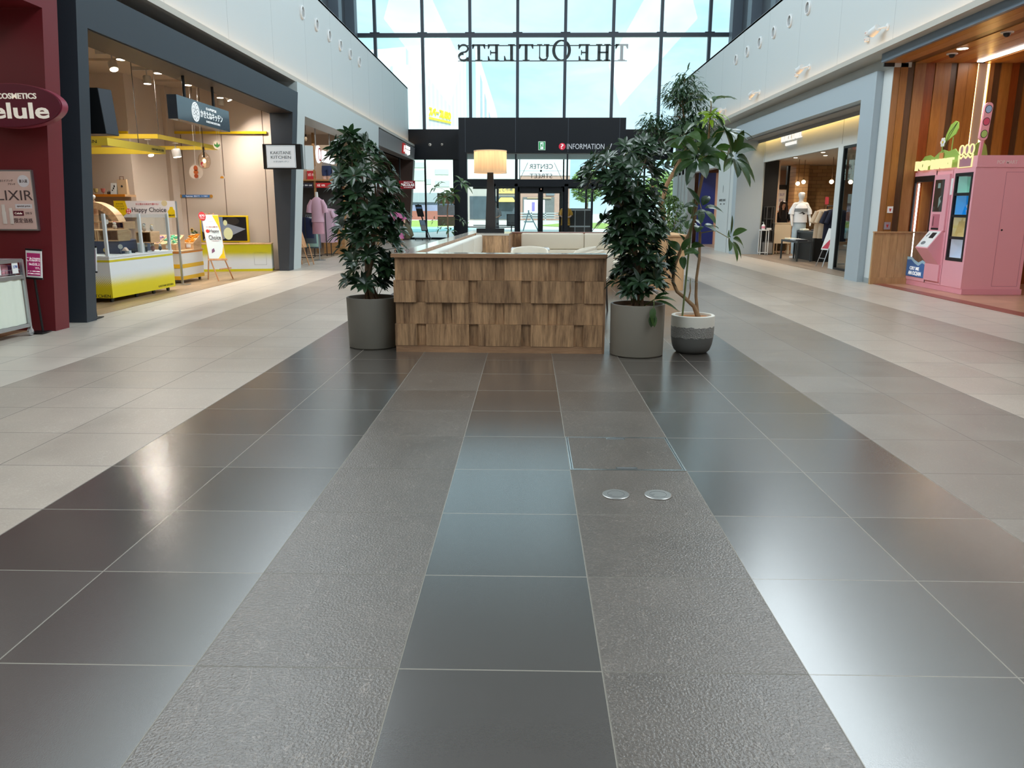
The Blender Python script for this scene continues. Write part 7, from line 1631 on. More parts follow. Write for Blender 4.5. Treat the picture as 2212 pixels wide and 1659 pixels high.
# trees on the plaza
def leaf_crown(name, c, rads, n, size, m_, parent, seed=1):
    rnd = random.Random(seed); mb = MB()
    for i in range(n):
        while True:
            p = Vector((rnd.uniform(-1, 1), rnd.uniform(-1, 1), rnd.uniform(-1, 1)))
            if .25 < p.length < 1: break
        q = Vector((c[0]+p.x*rads[0], c[1]+p.y*rads[1], c[2]+p.z*rads[2]))
        mb.M = Matrix.Translation(q) @ Matrix.Rotation(rnd.uniform(0, 6.3), 4, 'Z') @ Matrix.Rotation(rnd.uniform(-1, 1), 4, 'X')
        mb.add([(-.5*size, 0, 0), (0, -.28*size, .05*size), (.5*size, 0, 0), (0, .28*size, .05*size)], [(0, 1, 2, 3)]); mb.M = None
    return mb.build(name, m_, parent)
TREE = mat('street_tree_green', (126, 156, 84), .7, var=.25, vscale=1.5)
for i, (x, y, h, r, lab) in enumerate(((6.2, 86, 5.2, 1.8, 'light green street tree right of the brick building'), (13.6, 78, 4.6, 2.6, 'bushy street tree seen through the right side glazing'), (16.5, 82, 4.4, 2.4, 'bushy street tree at the far right of the right side glazing'), (19, 52, 5.5, 3.2, 'street tree behind the rear boutique window'), (14.5, 60, 5.0, 2.6, 'leafy tree beyond the boutique window bars'))):
    t = thing('street_tree', lab, 'tree', (x, y, 0), 'trees on the plaza')
    b_ = MB(); b_.tube([(x, y, -.03), (x+.1, y, h*.5), (x, y, h*.8)], [.16, .12, .05], 8); b_.build('trunk', mat('grey_bark', (120, 104, 88), .9), t)
    leaf_crown('crown', (x, y, h*.72), (r, r, h*.34), 1300, .55, TREE, t, i+3)
# people and stands in the entrance lobby
def lobby_person(x, y, H, top_rgb, leg_rgb, hair, label, coat, key, face=0):
    t = thing('person', label, 'person', (x, y, 0))
    body(t, x, y, H, SKIN, (((-.14, -.03, .64), (-.09, -.12, .60), (-.04, -.14, .60)), ((.14, -.03, .64), (.09, -.12, .60), (.04, -.14, .60))))
    h = H; b_ = MB(); zb = coat*h
    loft(b_, [(x, y, zb, .115*h, .085*h), (x, y, .62*h, .10*h, .07*h), (x, y, .74*h, .105*h, .073*h), (x, y, .80*h, .095*h, .055*h), (x, y, .83*h, .042*h, .04*h)], 20)
    for s in (-1, 1): b_.tube([(x+s*.085*h, y, .79*h), (x+s*.135*h, y-.02*h, .69*h), (x+s*.14*h, y-.035*h, .64*h)], [.036*h, .042*h, .04*h], 10)
    b_.build('shirt' if coat > .35 else 'coat', mat(key+'_top', top_rgb, .85), t, smooth=True)
    b_ = MB()
    loft(b_, [(x, y, .40*h, .10*h, .08*h), (x, y, .54*h, .095*h, .072*h)])
    for s in (-1, 1): loft(b_, [(x+s*.055*h, y, .03*h, .036*h, .04*h), (x+s*.053*h, y, .26*h, .048*h, .05*h), (x+s*.05*h, y, .46*h, .055*h, .07*h)])
    b_.build('trousers', mat(key+'_legs', leg_rgb, .85), t, smooth=True)
    b_ = MB(); b_.ball((x, y+.012*h, .945*h), (.062*h, .066*h, .058*h), 14); b_.build('hair', mat(key+'_hair', hair, .6), t, smooth=True)
    for s in (-1, 1):
        b_ = MB(); b_.bbox(x+s*.058*h-.04, y-.14, .001, x+s*.058*h+.04, y+.09, .07, .02); b_.build('shoe', BLK, t, smooth=True)
    hands(t, [((x-.07*h, y-.135*h, .60*h), (1, -.2, 0)), ((x+.07*h, y-.135*h, .60*h), (-1, -.2, 0))], SKIN, .9)
lobby_person(1.53, 33.0, 1.68, (206, 150, 52), (30, 30, 34), (30, 26, 24), 'person in a mustard shirt with folded arms behind the right door post', .40, 'mustard')
lobby_person(-1.42, 33.2, 1.66, (150, 154, 156), (60, 62, 66), (34, 28, 26), 'person in a pale grey coat partly hidden behind the lamp pole', .22, 'pale_coat')
t = thing('notice_stand', 'black notice stand with grey panel in the entrance lobby', 'sign', (-.70, 33.3, 0))
b_ = MB(); b_.box(-.92, 33.28, .62, -.52, 33.32, 1.12); b_.build('board', BLK, t)
b_ = MB(); b_.box(-.885, 33.274, .68, -.555, 33.28, 1.09); b_.build('panel', mat('notice_grey', (104, 110, 112), .5), t)
texts([('PUSH', 0, -.12, .07, .28)], fS(-.72, 33.274, .88), INK, t)
b_ = MB(); b_.tube([(-.72, 33.32, .0), (-.72, 33.32, .62)], .03, 10); b_.tube([(-.72, 33.32, 0), (-.72, 33.32, .03)], .2, 20); b_.build('pole', METAL, t)
t = thing('lobby_cabinet', 'black cabinet with steel rails in the right of the entrance lobby', 'cabinet', (2.2, 33.6, 0))
b_ = MB(); b_.box(1.72, 33.4, .03, 2.62, 33.9, 1.36); b_.build('carcass', BLK, t)
for z in (.62, 1.30):
    b_ = MB(); b_.box(1.70, 33.37, z-.03, 2.64, 33.4, z+.03); b_.build('rail', METAL, t)
for x in (1.95, 2.35):
    b_ = MB(); b_.box(x-.012, 33.38, .05, x+.012, 33.4, 1.27); b_.build('post', METAL, t)
t = thing('poster_panels', 'three posters on the left side glazing behind the small plant', 'poster', (-3.4, 34.9, 1.2))
for z0, z1, c in ((1.55, 2.0, (150, 120, 90)), (1.05, 1.5, (170, 176, 180)), (.6, 1.0, (140, 130, 104))):
    b_ = MB(); b_.box(-4.0, 34.86, z0, -3.25, 34.92, z1); b_.build('sheet', mat('glass_poster_%d' % c[0], c, .5, var=.3, vscale=8), t)
# ================================================================ seating island in the middle of the hall
ISL = Matrix.Translation((-1.237, 7.235, 0)) @ Matrix.Rotation(math.radians(-1.6), 4, 'Z')
def IP(u, v, z=0): return ISL @ Vector((u, v, z))
def IB():
    b = MB(); b.M = ISL; return b
WAL = wood('walnut_block', (98, 70, 48), (196, 154, 114), 1.0, .42, .14, 'Z', 1.0)
WALH = wood('walnut_edge', (130, 96, 70), (180, 138, 104), 1.0, .4, .05, 'X')
STONE = mat('pale_stone_ledge', (196, 188, 178), .12, var=.06, vscale=5, coat=.4)
LEATH = mat('cream_leather', (214, 204, 186), .38, bump=.04, vscale=120)
LEATHW = mat('ivory_leather', (226, 222, 210), .36, bump=.04, vscale=120)
# front low wall
W = 1.953
t = thing('bench_surround', 'low front wall of the seating island faced with staggered walnut blocks', 'partition', IP(0, 0))
b_ = IB(); b_.box(.004, .026, .0, W-.022, .17, .884); b_.build('core', WAL, t)
b_ = IB()
rows = [(.675, .883, 0, 0.0), (.47, .675, 1, .022), (.268, .47, 0, .002), (.063, .268, 1, .018)]
offs = {0: [(.437, .528), (.929, 1.018), (1.42, 1.511)], 1: [(.195, .284), (.685, .774), (1.175, 1.264), (1.665, 1.755)]}
for z0, z1, k, out in rows:
    e = 0.0
    for a, c in offs[k]+[(W-.022, None)]:
        b_.box(e if e else -out*.6, -out, z0+.001, a, .024, z1-.001)
        if c: b_.box(a, .022, z0+.001, c, .030, z1-.001); e = c
b_.build('block_facing', WAL, t)
b_ = IB(); b_.box(-.006, -.014, .0, W-.022, .024, .062); b_.build('plinth', WALH, t)
b_ = IB(); b_.box(W-.0215, -.005, .0, W, .17, .883); b_.build('end_post', wood('walnut_post', (120, 88, 62), (160, 122, 90), 1, .45, .05, 'Z'), t)
b_ = IB(); b_.box(-.03, -.03, .8845, W+.004, .175, .919); b_.build('top_edge', WALH, t)
b_ = IB(); b_.box(-.022, -.022, .9192, W-.004, .172, .9215); b_.build('stone_top', STONE, t)
# left low wall
t = thing('bench_surround', 'long left-hand low wall of the seating island with a pale polished top', 'partition', IP(0, .2))
b_ = IB(); b_.box(.004, .176, 0, .155, 7.75, .884); b_.build('core', WAL, t)
b_ = IB(); b_.box(-.03, .176, .8845, .165, 7.78, .919); b_.build('top_edge', WALH, t)
b_ = IB(); b_.box(-.022, .176, .9192, .155, 7.77, .9215); b_.build('stone_top', STONE, t)
def bench(label, u0, u1, v0, v1, face, n, m_, name='bench'):
    """face 'E': back along u0, seat towards +u; face 'S': back along v1, seat towards -v"""
    t = thing(name, label, 'bench', IP((u0+u1)/2, (v0+v1)/2))
    b_ = IB()
    if face == 'E': b_.box(u0+.02, v0, .0, u1-.06, v1, .30)
    else: b_.box(u0, v0+.06, .0, u1, v1-.02, .30)
    b_.build('base', WAL, t)
    L = (v1-v0) if face == 'E' else (u1-u0)
    for i in range(n):
        a, c = L*i/n+.002, L*(i+1)/n-.002
        b = IB()
        if face == 'E': b.bbox(u0+.13, v0+a, .302, u1, v0+c, .44, .03)
        else: b.bbox(u0+a, v0, .302, u0+c, v1-.13, .44, .03)
        b.build('seat_cushion', m_, t, smooth=True)
        for z0, z1, nm in ((.445, .60, 'lower_back_cushion'), (.603, .895, 'back_cushion')):
            b = IB()
            if face == 'E': b.bbox(u0+.0, v0+a, z0, u0+.12, v0+c, z1, .028)
            else: b.bbox(u0+a, v1-.12, z0, u0+c, v1, z1, .028)
            b.build(nm, m_, t, smooth=True)
bench('long ivory leather bench along the left wall of the seating island', .168, .78, .20, 6.15, 'E', 4, LEATHW)
bench('cream leather bench across the back of the seating island', .90, 3.20, 6.62, 7.38, 'S', 2, LEATH)
t = thing('bench_surround', 'low back wall of the seating island behind the cream bench', 'partition', IP(1.8, 7.5))
b_ = IB(); b_.box(.20, 7.39, 0, 3.20, 7.72, .884); b_.build('core', WAL, t)
b_ = IB(); b_.box(.17, 7.385, .8845, 3.20, 7.78, .905); b_.build('top_edge', mat('red_brown_edge', (132, 84, 66), .4), t)
t = thing('end_cabinet', 'pale oak end block at the right rear of the seating island', 'cabinet', IP(3.4, 6.5))
b_ = IB(); b_.box(3.205, 5.95, 0, 3.66, 7.72, .884); b_.build('carcass', wood('pale_oak_block', (190, 146, 104), (216, 174, 130), 1, .5, .04, 'Z'), t)
b_ = IB(); b_.box(3.205, 5.93, .8845, 3.68, 7.74, .915); b_.build('top_board', wood('pale_oak_top', (196, 152, 110), (220, 178, 134), 1, .5, .04, 'X'), t)
t = thing('lamp_cabinet', 'walnut corner cabinet carrying the drum shade lamp', 'cabinet', IP(.5, 6.6))
b_ = IB(); b_.box(.185, 6.16, 0, .72, 7.38, .884); b_.build('carcass', WAL, t)
b_ = IB(); b_.box(.172, 6.155, .8845, .735, 7.38, .916); b_.build('stone_top', STONE, t)
b_ = IB(); b_.box(.7205, 6.16, 0, .735, 7.38, .883); b_.build('side_panel', WALH, t)
# drum lamp on the cabinet
L0 = Vector((-.67, 13.95, .9165))
t = thing('table_lamp', 'large lit drum shade lamp on a tapering black pole on the walnut cabinet', 'lamp', L0)
lx, ly, lz = L0
b_ = MB(); b_.box(lx-.24, ly-.14, lz, lx+.24, ly+.14, lz+.075); b_.build('base', BLK, t)
b_ = MB(); b_.hexa([(lx-.088, ly-.05, lz+.075), (lx+.088, ly-.05, lz+.075), (lx+.088, ly+.05, lz+.075), (lx-.088, ly+.05, lz+.075), (lx-.042, ly-.03, lz+1.28), (lx+.042, ly-.03, lz+1.28), (lx+.042, ly+.03, lz+1.28), (lx-.042, ly+.03, lz+1.28)]); b_.build('pole', mat('dark_pole', (42, 36, 34), .5), t)
SH = bpy.data.materials.new('linen_shade'); SH.use_nodes = True; nt = SH.node_tree; N = nt.nodes
N.remove(N['Principled BSDF']); df = N.new('ShaderNodeBsdfDiffuse'); tr = N.new('ShaderNodeBsdfTranslucent'); mx = N.new('ShaderNodeMixShader'); mx.inputs[0].default_value = .55
nz = N.new('ShaderNodeTexNoise'); nz.inputs['Scale'].default_value = 40; tc = N.new('ShaderNodeTexCoord'); mp = N.new('ShaderNodeMapping'); mp.inputs['Scale'].default_value = (1, 1, .06); nt.links.new(tc.outputs['Object'], mp.inputs[0]); nt.links.new(mp.outputs[0], nz.inputs['Vector'])
cm = N.new('ShaderNodeMix'); cm.data_type = 'RGBA'; cm.inputs['A'].default_value = (*s2l((206, 178, 140)), 1); cm.inputs['B'].default_value = (*s2l((246, 226, 190)), 1); nt.links.new(nz.outputs['Fac'], cm.inputs['Factor'])
for q in (df, tr): nt.links.new(cm.outputs['Result'], q.inputs[0])
nt.links.new(df.outputs[0], mx.inputs[1]); nt.links.new(tr.outputs[0], mx.inputs[2]); nt.links.new(mx.outputs[0], N['Material Output'].inputs[0])
zc, zt = lz+1.02, lz+1.38
b_ = MB(); n = 40
vs = [(lx+.282*math.cos(2*math.pi*i/n), ly+.282*math.sin(2*math.pi*i/n), z) for z in (zc, zt) for i in range(n)]
b_.add(vs, [(i, (i+1) % n, n+(i+1) % n, n+i) for i in range(n)]); b_.build('lamp_shade', SH, t, smooth=True)
for z in (zc, zt):
    b_ = MB(); b_.lathe([(.279, z-.008), (.286, z-.008), (.286, z+.008), (.279, z+.008), (.279, z-.008)], (lx, ly, 0), n); b_.build('shade_rim', mat('shade_trim', (236, 206, 170), .7), t, smooth=True)
b_ = MB(); b_.ball((lx, ly, lz+1.2-.0), (.045, .045, .06), 12); b_.build('bulb', emis('lamp_bulb_warm', (255, 190, 120), 10), t, smooth=True)
l = bpy.data.lights.new('drum_lamp_glow', 'POINT'); l.energy = 13; l.color = (1, .60, .32); l.shadow_soft_size = .07
o = bpy.data.objects.new('drum_lamp_glow', l); COL.objects.link(o); o.location = (lx, ly, lz+1.28)
# tables and chairs
def table(x, y, w, d, label):
    t = thing('cafe_table', label, 'table', (x, y, 0), 'tables in the seating island')
    b_ = MB(); b_.bbox(x-w/2, y-d/2, .672, x+w/2, y+d/2, .70, .006); b_.build('tabletop', mat('white_marble_top', (222, 226, 228), .2, var=.03, vscale=6), t, smooth=True)
    b_ = MB(); b_.tube([(x, y, .03), (x, y, .672)], .035, 14); b_.build('column', BLK, t)
    b_ = MB(); b_.lathe([(.24, 0), (.24, .015), (.06, .035), (0, .035)], (x, y, 0), 28); b_.build('foot', BLK, t, smooth=True)
    for sx in (-1, 1):
        b_ = MB(); b_.box(x+sx*w*.42-.03, y+d*.32, .7002, x+sx*w*.42+.03, y+d*.36, .7022); b_.build('power_plate', mat('plate_grey', (130, 136, 142), .4), t)
table(.07, 11.0, .73, .8, 'nearer white topped table inside the seating island')
table(.03, 12.92, .62, .55, 'further white topped table by the cream bench')
def tub_chair():
    t = thing('tub_chair', '', 'chair', (0, 0, 0), 'cream tub chairs in the seating island')
    b_ = MB(); b_.bbox(-.23, -.25, .36, .23, .2, .46, .045); b_.build('seat', LEATH, t, smooth=True)
    b_ = MB(); n = 14
    vs = []; fs = []
    for i in range(n+1):
        a = math.radians(-20+220*i/n); k = math.sin(math.radians(180*i/n)); zt_ = .62+.14*k**.5
        for r, z in ((.235, .40), (.27, .40), (.295, zt_-.02), (.285, zt_), (.26, zt_), (.245, zt_-.02)):
            vs.append((r*math.cos(a), r*math.sin(a)*.95, z))
    for i in range(n):
        for j in range(6): fs.append((i*6+j, (i+1)*6+j, (i+1)*6+(j+1) % 6, i*6+(j+1) % 6))
    fs.append((0, 1, 2, 3, 4, 5)); fs.append(tuple(n*6+j for j in (5, 4, 3, 2, 1, 0)))
    b_.add(vs, fs); b_.build('backrest', LEATH, t, smooth=True)
    for x, y in ((-.19, -.2), (.19, -.2), (-.19, .17), (.19, .17)):
        b_ = MB(); b_.tube([(x, y, .37), (x*1.15, y*1.15, .0)], [.018, .012], 8); b_.build('leg', mat('chair_leg_dark', (50, 40, 34), .5), t)
    return t
ch = tub_chair()
spots = [((.02, 12.05), 180, 'cream tub chair seen from behind between the two white tables'), ((.78, 12.25), 90, 'cream tub chair furthest back on the right of the tables'), ((.80, 11.2), 90, 'cream tub chair at the right of the nearer white table'), ((.86, 10.55), 90, 'cream tub chair nearest the walnut front wall')]
for i, ((x, y), a, lab) in enumerate(spots):
    o = ch if i == 0 else dup(ch)
    put(o, (x, y, 0), math.radians(a) if a != 180 else math.pi, lab)
# chair backs face away from what they serve
COL.objects[ch.name].rotation_euler.z = math.pi
for o in COL.objects:
    if o.name.startswith('tub_chair'): o.rotation_euler.z += math.pi if o is ch else -math.pi
# ================================================================ pots and plants
def leaf_mat(name, a, b, rough=.34, trans=.22):
    m = bpy.data.materials.new(name); m.use_nodes = True; nt = m.node_tree; N = nt.nodes; p = N['Principled BSDF']
    at = N.new('ShaderNodeAttribute'); at.attribute_name = 'rnd'; mx = N.new('ShaderNodeMix'); mx.data_type = 'RGBA'
    mx.inputs['A'].default_value = (*s2l(a), 1); mx.inputs['B'].default_value = (*s2l(b), 1); nt.links.new(at.outputs['Fac'], mx.inputs['Factor'])
    nt.links.new(mx.outputs['Result'], p.inputs['Base Color']); p.inputs['Roughness'].default_value = rough; p.inputs['Specular IOR Level'].default_value = .5
    t = N.new('ShaderNodeBsdfTranslucent'); hs = N.new('ShaderNodeHueSaturation'); hs.inputs['Value'].default_value = 2.0; hs.inputs['Saturation'].default_value = 1.15; nt.links.new(mx.outputs['Result'], hs.inputs['Color']); nt.links.new(hs.outputs[0], t.inputs[0])
    ms = N.new('ShaderNodeMixShader'); ms.inputs[0].default_value = trans; nt.links.new(p.outputs[0], ms.inputs[1]); nt.links.new(t.outputs[0], ms.inputs[2]); nt.links.new(ms.outputs[0], N['Material Output'].inputs[0])
    MATS[name] = m
    return m
SCHEF = leaf_mat('dark_schefflera_leaf', (24, 42, 28), (50, 74, 46), .30, .18)
BIGL = leaf_mat('umbrella_leaf', (30, 54, 26), (66, 92, 46), .3, .22)
LIME = leaf_mat('young_lime_leaf', (126, 160, 40), (160, 190, 70), .4, .4)
WILL = leaf_mat('narrow_ficus_leaf', (34, 58, 40), (66, 90, 60), .36, .25)
SMALLL = leaf_mat('small_ficus_leaf', (46, 72, 34), (84, 110, 52), .36, .3)
BARK = mat('tan_bark', (150, 118, 86), .85, var=.25, bump=.5, vscale=40); BARKG = mat('grey_bark_plant', (128, 104, 82), .85, var=.25, bump=.5, vscale=40)
STEM = mat('green_stem', (96, 112, 60), .6)
SOIL = mat('coir_soil', (120, 78, 42), .95, var=.35, bump=1.0, vscale=60)
def leaf(mb, base, d, up, L, W_, droop=.5, fold=.25, st=4, mi=0, blunt=1.0):
    """one blade with a folded midrib curving down towards the tip"""
    d = d.normalized(); s = d.cross(up)
    s = s.normalized() if s.length > 1e-4 else d.orthogonal().normalized()
    n = s.cross(d).normalized(); vs = [base]; fs = []
    p = base.copy(); dd = d.copy()
    for i in range(1, st+1):
        a = i/(st+1); p = p+dd*(L/(st+1)); dd = (dd-Vector((0, 0, 1))*droop/(st+1)).normalized(); nn = s.cross(dd).normalized()
        w = W_*.5*(math.sin(math.pi*min(1, a**.85))**.8)*blunt
        vs += [p-s*w+nn*w*fold, p.copy(), p+s*w+nn*w*fold]
    vs.append(p+dd*(L/(st+1)))
    fs += [(0, 2, 1), (0, 3, 2)]
    for i in range(st-1):
        a = 1+3*i; fs += [(a, a+1, a+4, a+3), (a+1, a+2, a+5, a+4)]
    a = 1+3*(st-1); T = len(vs)-1; fs += [(a, a+1, T), (a+1, a+2, T)]
    mb.add(vs, fs, mi)
def whorl(mb, c, axis, n, L, W_, rnd, spread=1.1, droop=.9, start=0.0, mi=0, st=4, stub=.0):
    """leaflets radiating from the end of a stalk"""
    axis = axis.normalized(); a = axis.orthogonal().normalized(); b = axis.cross(a)
    for k in range(n):
        w = start+2*math.pi*k/n+rnd.uniform(-.12, .12); r = a*math.cos(w)+b*math.sin(w); sp = spread*rnd.uniform(.85, 1.1)
        d = axis*math.cos(sp)+r*math.sin(sp); ll = L*rnd.uniform(.75, 1.1)
        q = c+d*stub
        leaf(mb, q, d, axis+Vector((0, 0, .3)), ll, W_*rnd.uniform(.85, 1.1), droop*rnd.uniform(.7, 1.2), .22, st, mi)
def cylinder_pot(label, x, y, r0, r1, h, m_, soil_z, name='planter'):
    t = thing(name, label, 'pot', (x, y, 0), 'cylindrical grey planters' if r1 > .22 else None)
    b_ = MB(); b_.lathe([(r0-.01, 0), (r0, .008), (r1, h-.008), (r1-.004, h), (r1-.02, h), (r1-.024, h-.01), (r1-.028, soil_z-.02), (0, soil_z-.02)], (x, y, 0), 48); b_.build('shell', m_, t, smooth=35)
    b_ = MB(); b_.lathe([(r1-.027, soil_z-.012), (r1*.5, soil_z+.006), (0, soil_z+.012)], (x, y, 0), 28); b_.build('soil', SOIL, t, smooth=True)
    return t
CONC = mat('dark_taupe_concrete', (104, 98, 88), .55, var=.06, vscale=4, bump=.05)
cylinder_pot('dark grey cylindrical planter at the left end of the walnut front wall', -1.52, 7.54, .235, .246, .487, CONC, .45)
cylinder_pot('dark grey cylindrical planter at the right end of the walnut front wall', 1.015, 7.20, .246, .250, .474, mat('taupe_concrete', (118, 110, 98), .5, var=.05, vscale=4, bump=.05), .44)
# dense umbrella shrubs
def shrub(label, x, y, z0, prof, nw, seed, stems, size=.115, lean=(0, 0)):
    """prof: heights with centre offset and half width of the crown"""
    rnd = random.Random(seed); t = thing('umbrella_shrub', label, 'plant', (x, y, z0))
    def at(z):
        for i in range(len(prof)-1):
            if prof[i][0] <= z <= prof[i+1][0]:
                k = (z-prof[i][0])/(prof[i+1][0]-prof[i][0]); return [prof[i][j]+(prof[i+1][j]-prof[i][j])*k for j in (1, 2)]
        return prof[-1][1:3]
    tops = []
    for s in range(stems):
        w = 6.28*s/stems+rnd.uniform(0, 1); b_ = MB(); p = Vector((x+.05*math.cos(w), y+.05*math.sin(w), z0)); pts = [p]
        H = prof[-1][0]-rnd.uniform(.05, .5)
        for k in range(1, 7):
            z = z0+(H-z0)*k/6; cx, hw = at(z); pts.append(Vector((x+cx+hw*.35*math.cos(w+k*.3)*k/6, y+hw*.35*math.sin(w+k*.3)*k/6, z)))
        b_.tube(pts, [.02, .019, .017, .015, .012, .009, .005], 7); b_.build('trunk', BARKG, t, smooth=True); tops.append(pts)
    fm_, sm_ = MB(), MB(); z_lo, z_hi = prof[0][0], prof[-1][0]; cells = []
    tot = 0
    while tot < nw:
        z = rnd.uniform(z_lo, z_hi); cx, hw = at(z)
        if rnd.random() > (hw/.46)+.12: continue
        w = rnd.uniform(0, 6.28); rr = math.sqrt(rnd.uniform(.12, 1))
        c = Vector((x+cx+hw*rr*math.cos(w)*.92, y+hw*rr*math.sin(w)*.85, z+rnd.uniform(-.03, .05)))
        out = Vector((math.cos(w)*rr, math.sin(w)*rr, .75)).normalized()
        whorl(fm_, c, out, rnd.choice((7, 8, 8, 9)), size*rnd.uniform(.8, 1.2), size*.38, rnd, 1.25, .62, rnd.uniform(0, 6), st=3, stub=.008)
        st_ = min(tops[tot % stems], key=lambda q: abs(q.z-(z-.12)))
        if tot % 2 == 0: sm_.tube([st_, (st_+c)/2+Vector((0, 0, .02)), c], [.004, .003, .0025], 4)
        tot += 1
    sm_.build('stalks', STEM, t)
    fm_.build('foliage', SCHEF, t)
    return t
shrub('dense dark umbrella plant rising from the left grey planter', -1.52, 7.54, .462,
      [(.53, -.08, .20), (.68, -.03, .27), (.86, .0, .30), (1.0, .0, .34), (1.2, -.0, .36), (1.4, -.03, .40), (1.6, -.05, .36), (1.78, -.08, .30), (1.92, -.13, .20), (2.0, -.18, .07)], 150, 11, 4, .13)
shrub('taller dense dark umbrella plant rising from the right grey planter', 1.015, 7.20, .452,
      [(.56, .02, .20), (.70, .02, .29), (.88, .0, .31), (1.05, -.03, .31), (1.25, -.07, .31), (1.42, -.10, .33), (1.52, -.16, .42), (1.64, -.18, .45), (1.75, -.12, .41), (1.84, -.05, .28), (1.88, .02, .10)], 250, 23, 5, .115)
# trailing shoot over the rim of the right planter
t = thing('trailing_shoot', 'leafy shoot drooping over the rim of the right grey planter', 'plant', (1.15, 7.08, .46)); rnd = random.Random(4)
b_ = MB(); b_.tube([(1.06, 7.12, .46), (1.13, 7.0, .53), (1.12, 6.93, .49), (1.11, 6.925, .40)], [.006, .005, .004, .003], 6); b_.build('stalk', STEM, t)
b_ = MB()
for p, d, L in (((1.13, 7.0, .53), (1, .1, .25), .22), ((1.13, 7.0, .53), (.6, -.3, .6), .16), ((1.13, 6.98, .52), (1.0, .0, -.1), .26), ((1.12, 6.93, .47), (-.2, -.3, -1), .12), ((1.11, 6.925, .42), (.2, -.3, -1), .13), ((1.11, 6.925, .41), (-.1, -.2, -1), .12)):
    leaf(b_, Vector(p), Vector(d), Vector((0, -.4, 1)), L, .06, .9)
b_.build('foliage', BIGL, t)
# three-tone pot with the open umbrella tree
px3, py3 = 1.555, 7.32
TRI = bpy.data.materials.new('three_tone_pot'); TRI.use_nodes = True; nt = TRI.node_tree; N = nt.nodes; p = N['Principled BSDF']; p.inputs['Roughness'].default_value = .7
tc = N.new('ShaderNodeTexCoord'); sp = N.new('ShaderNodeSeparateXYZ'); nt.links.new(tc.outputs['Object'], sp.inputs[0])
nz = N.new('ShaderNodeTexNoise'); nz.inputs['Scale'].default_value = 28; nt.links.new(tc.outputs['Object'], nz.inputs['Vector'])
ad = N.new('ShaderNodeMath'); ad.operation = 'MULTIPLY_ADD'; ad.inputs[1].default_value = .03; nt.links.new(nz.outputs['Fac'], ad.inputs[0]); nt.links.new(sp.outputs[2], ad.inputs[2])
cr = N.new('ShaderNodeValToRGB'); cr.color_ramp.interpolation = 'CONSTANT'; e = cr.color_ramp.elements
e[0].position = 0; e[0].color = (*s2l((98, 96, 92)), 1); e[1].position = .165; e[1].color = (*s2l((150, 146, 140)), 1)
q = e.new(.268); q.color = (*s2l((222, 216, 204)), 1)
nt.links.new(ad.outputs[0], cr.inputs[0]); nt.links.new(cr.outputs[0], p.inputs['Base Color'])
vo = N.new('ShaderNodeTexVoronoi'); vo.inputs['Scale'].default_value = 110; nt.links.new(tc.outputs['Object'], vo.inputs['Vector'])
ck = N.new('ShaderNodeMath'); ck.operation = 'COMPARE'; ck.inputs[1].default_value = .217; ck.inputs[2].default_value = .052; nt.links.new(ad.outputs[0], ck.inputs[0])
ml = N.new('ShaderNodeMath'); ml.operation = 'MULTIPLY'; nt.links.new(vo.outputs['Distance'], ml.inputs[0]); nt.links.new(ck.outputs[0], ml.inputs[1])
bp = N.new('ShaderNodeBump'); bp.inputs['Strength'].default_value = .9; bp.inputs['Distance'].default_value = .01; nt.links.new(ml.outputs[0], bp.inputs['Height']); nt.links.new(bp.outputs[0], p.inputs['Normal'])
t = thing('planter', 'rounded planter in white, pebbled grey and dark grey bands', 'pot', (px3, py3, 0))
b_ = MB(); b_.lathe([(.12, 0), (.145, .006), (.168, .03), (.186, .08), (.198, .16), (.202, .30), (.200, .352), (.195, .356), (.168, .356), (.165, .345), (.162, .325), (0, .325)], (px3, py3, 0), 48); b_.build('shell', TRI, t, smooth=40)
b_ = MB(); b_.lathe([(.164, .334), (.08, .34), (0, .342)], (px3, py3, 0), 28); b_.build('soil', mat('orange_coir', (170, 112, 62), .95, var=.3, bump=1.0, vscale=70), t, smooth=True)
rnd = random.Random(5)
t = thing('umbrella_tree', 'open umbrella tree with two bent stems and large leaves in the banded planter', 'plant', (px3, py3, .34))
Y3 = 7.30
def V3(x, z, dy=0): return Vector((x, Y3+dy, z))
A = [V3(1.60, .335), V3(1.555, .435), V3(1.446, .53, -.02), V3(1.385, .575, -.03), V3(1.345, .66, -.02), V3(1.35, .80), V3(1.41, .97), V3(1.475, 1.10), V3(1.515, 1.24), V3(1.53, 1.38), V3(1.572, 1.64), V3(1.604, 1.90), V3(1.606, 2.08), V3(1.612, 2.22)]
b_ = MB(); b_.tube(A, [.026, .020, .017, .016, .016, .016, .016, .016, .015, .015, .014, .012, .008, .005], 10); b_.build('trunk', BARK, t, smooth=True)
b_ = MB(); b_.tube([V3(1.60, .335, .02), V3(1.572, .53, .02), V3(1.568, .70, .02), V3(1.584, .87, .02), V3(1.578, 1.12, .02)], [.018, .014, .013, .013, .013], 10); b_.build('trunk', BARK, t, smooth=True)
b_ = MB(); b_.tube([V3(1.442, .33, -.04), V3(1.494, 1.41, -.04)], .009, 8); b_.build('support_cane', mat('green_cane', (110, 120, 74), .6), t)
b_ = MB(); b_.tube([V3(1.50, .50), V3(1.513, .58), V3(1.508, .64)], [.008, .007, .006], 6); b_.build('side_shoot', BARK, t, smooth=True)
b_ = MB()
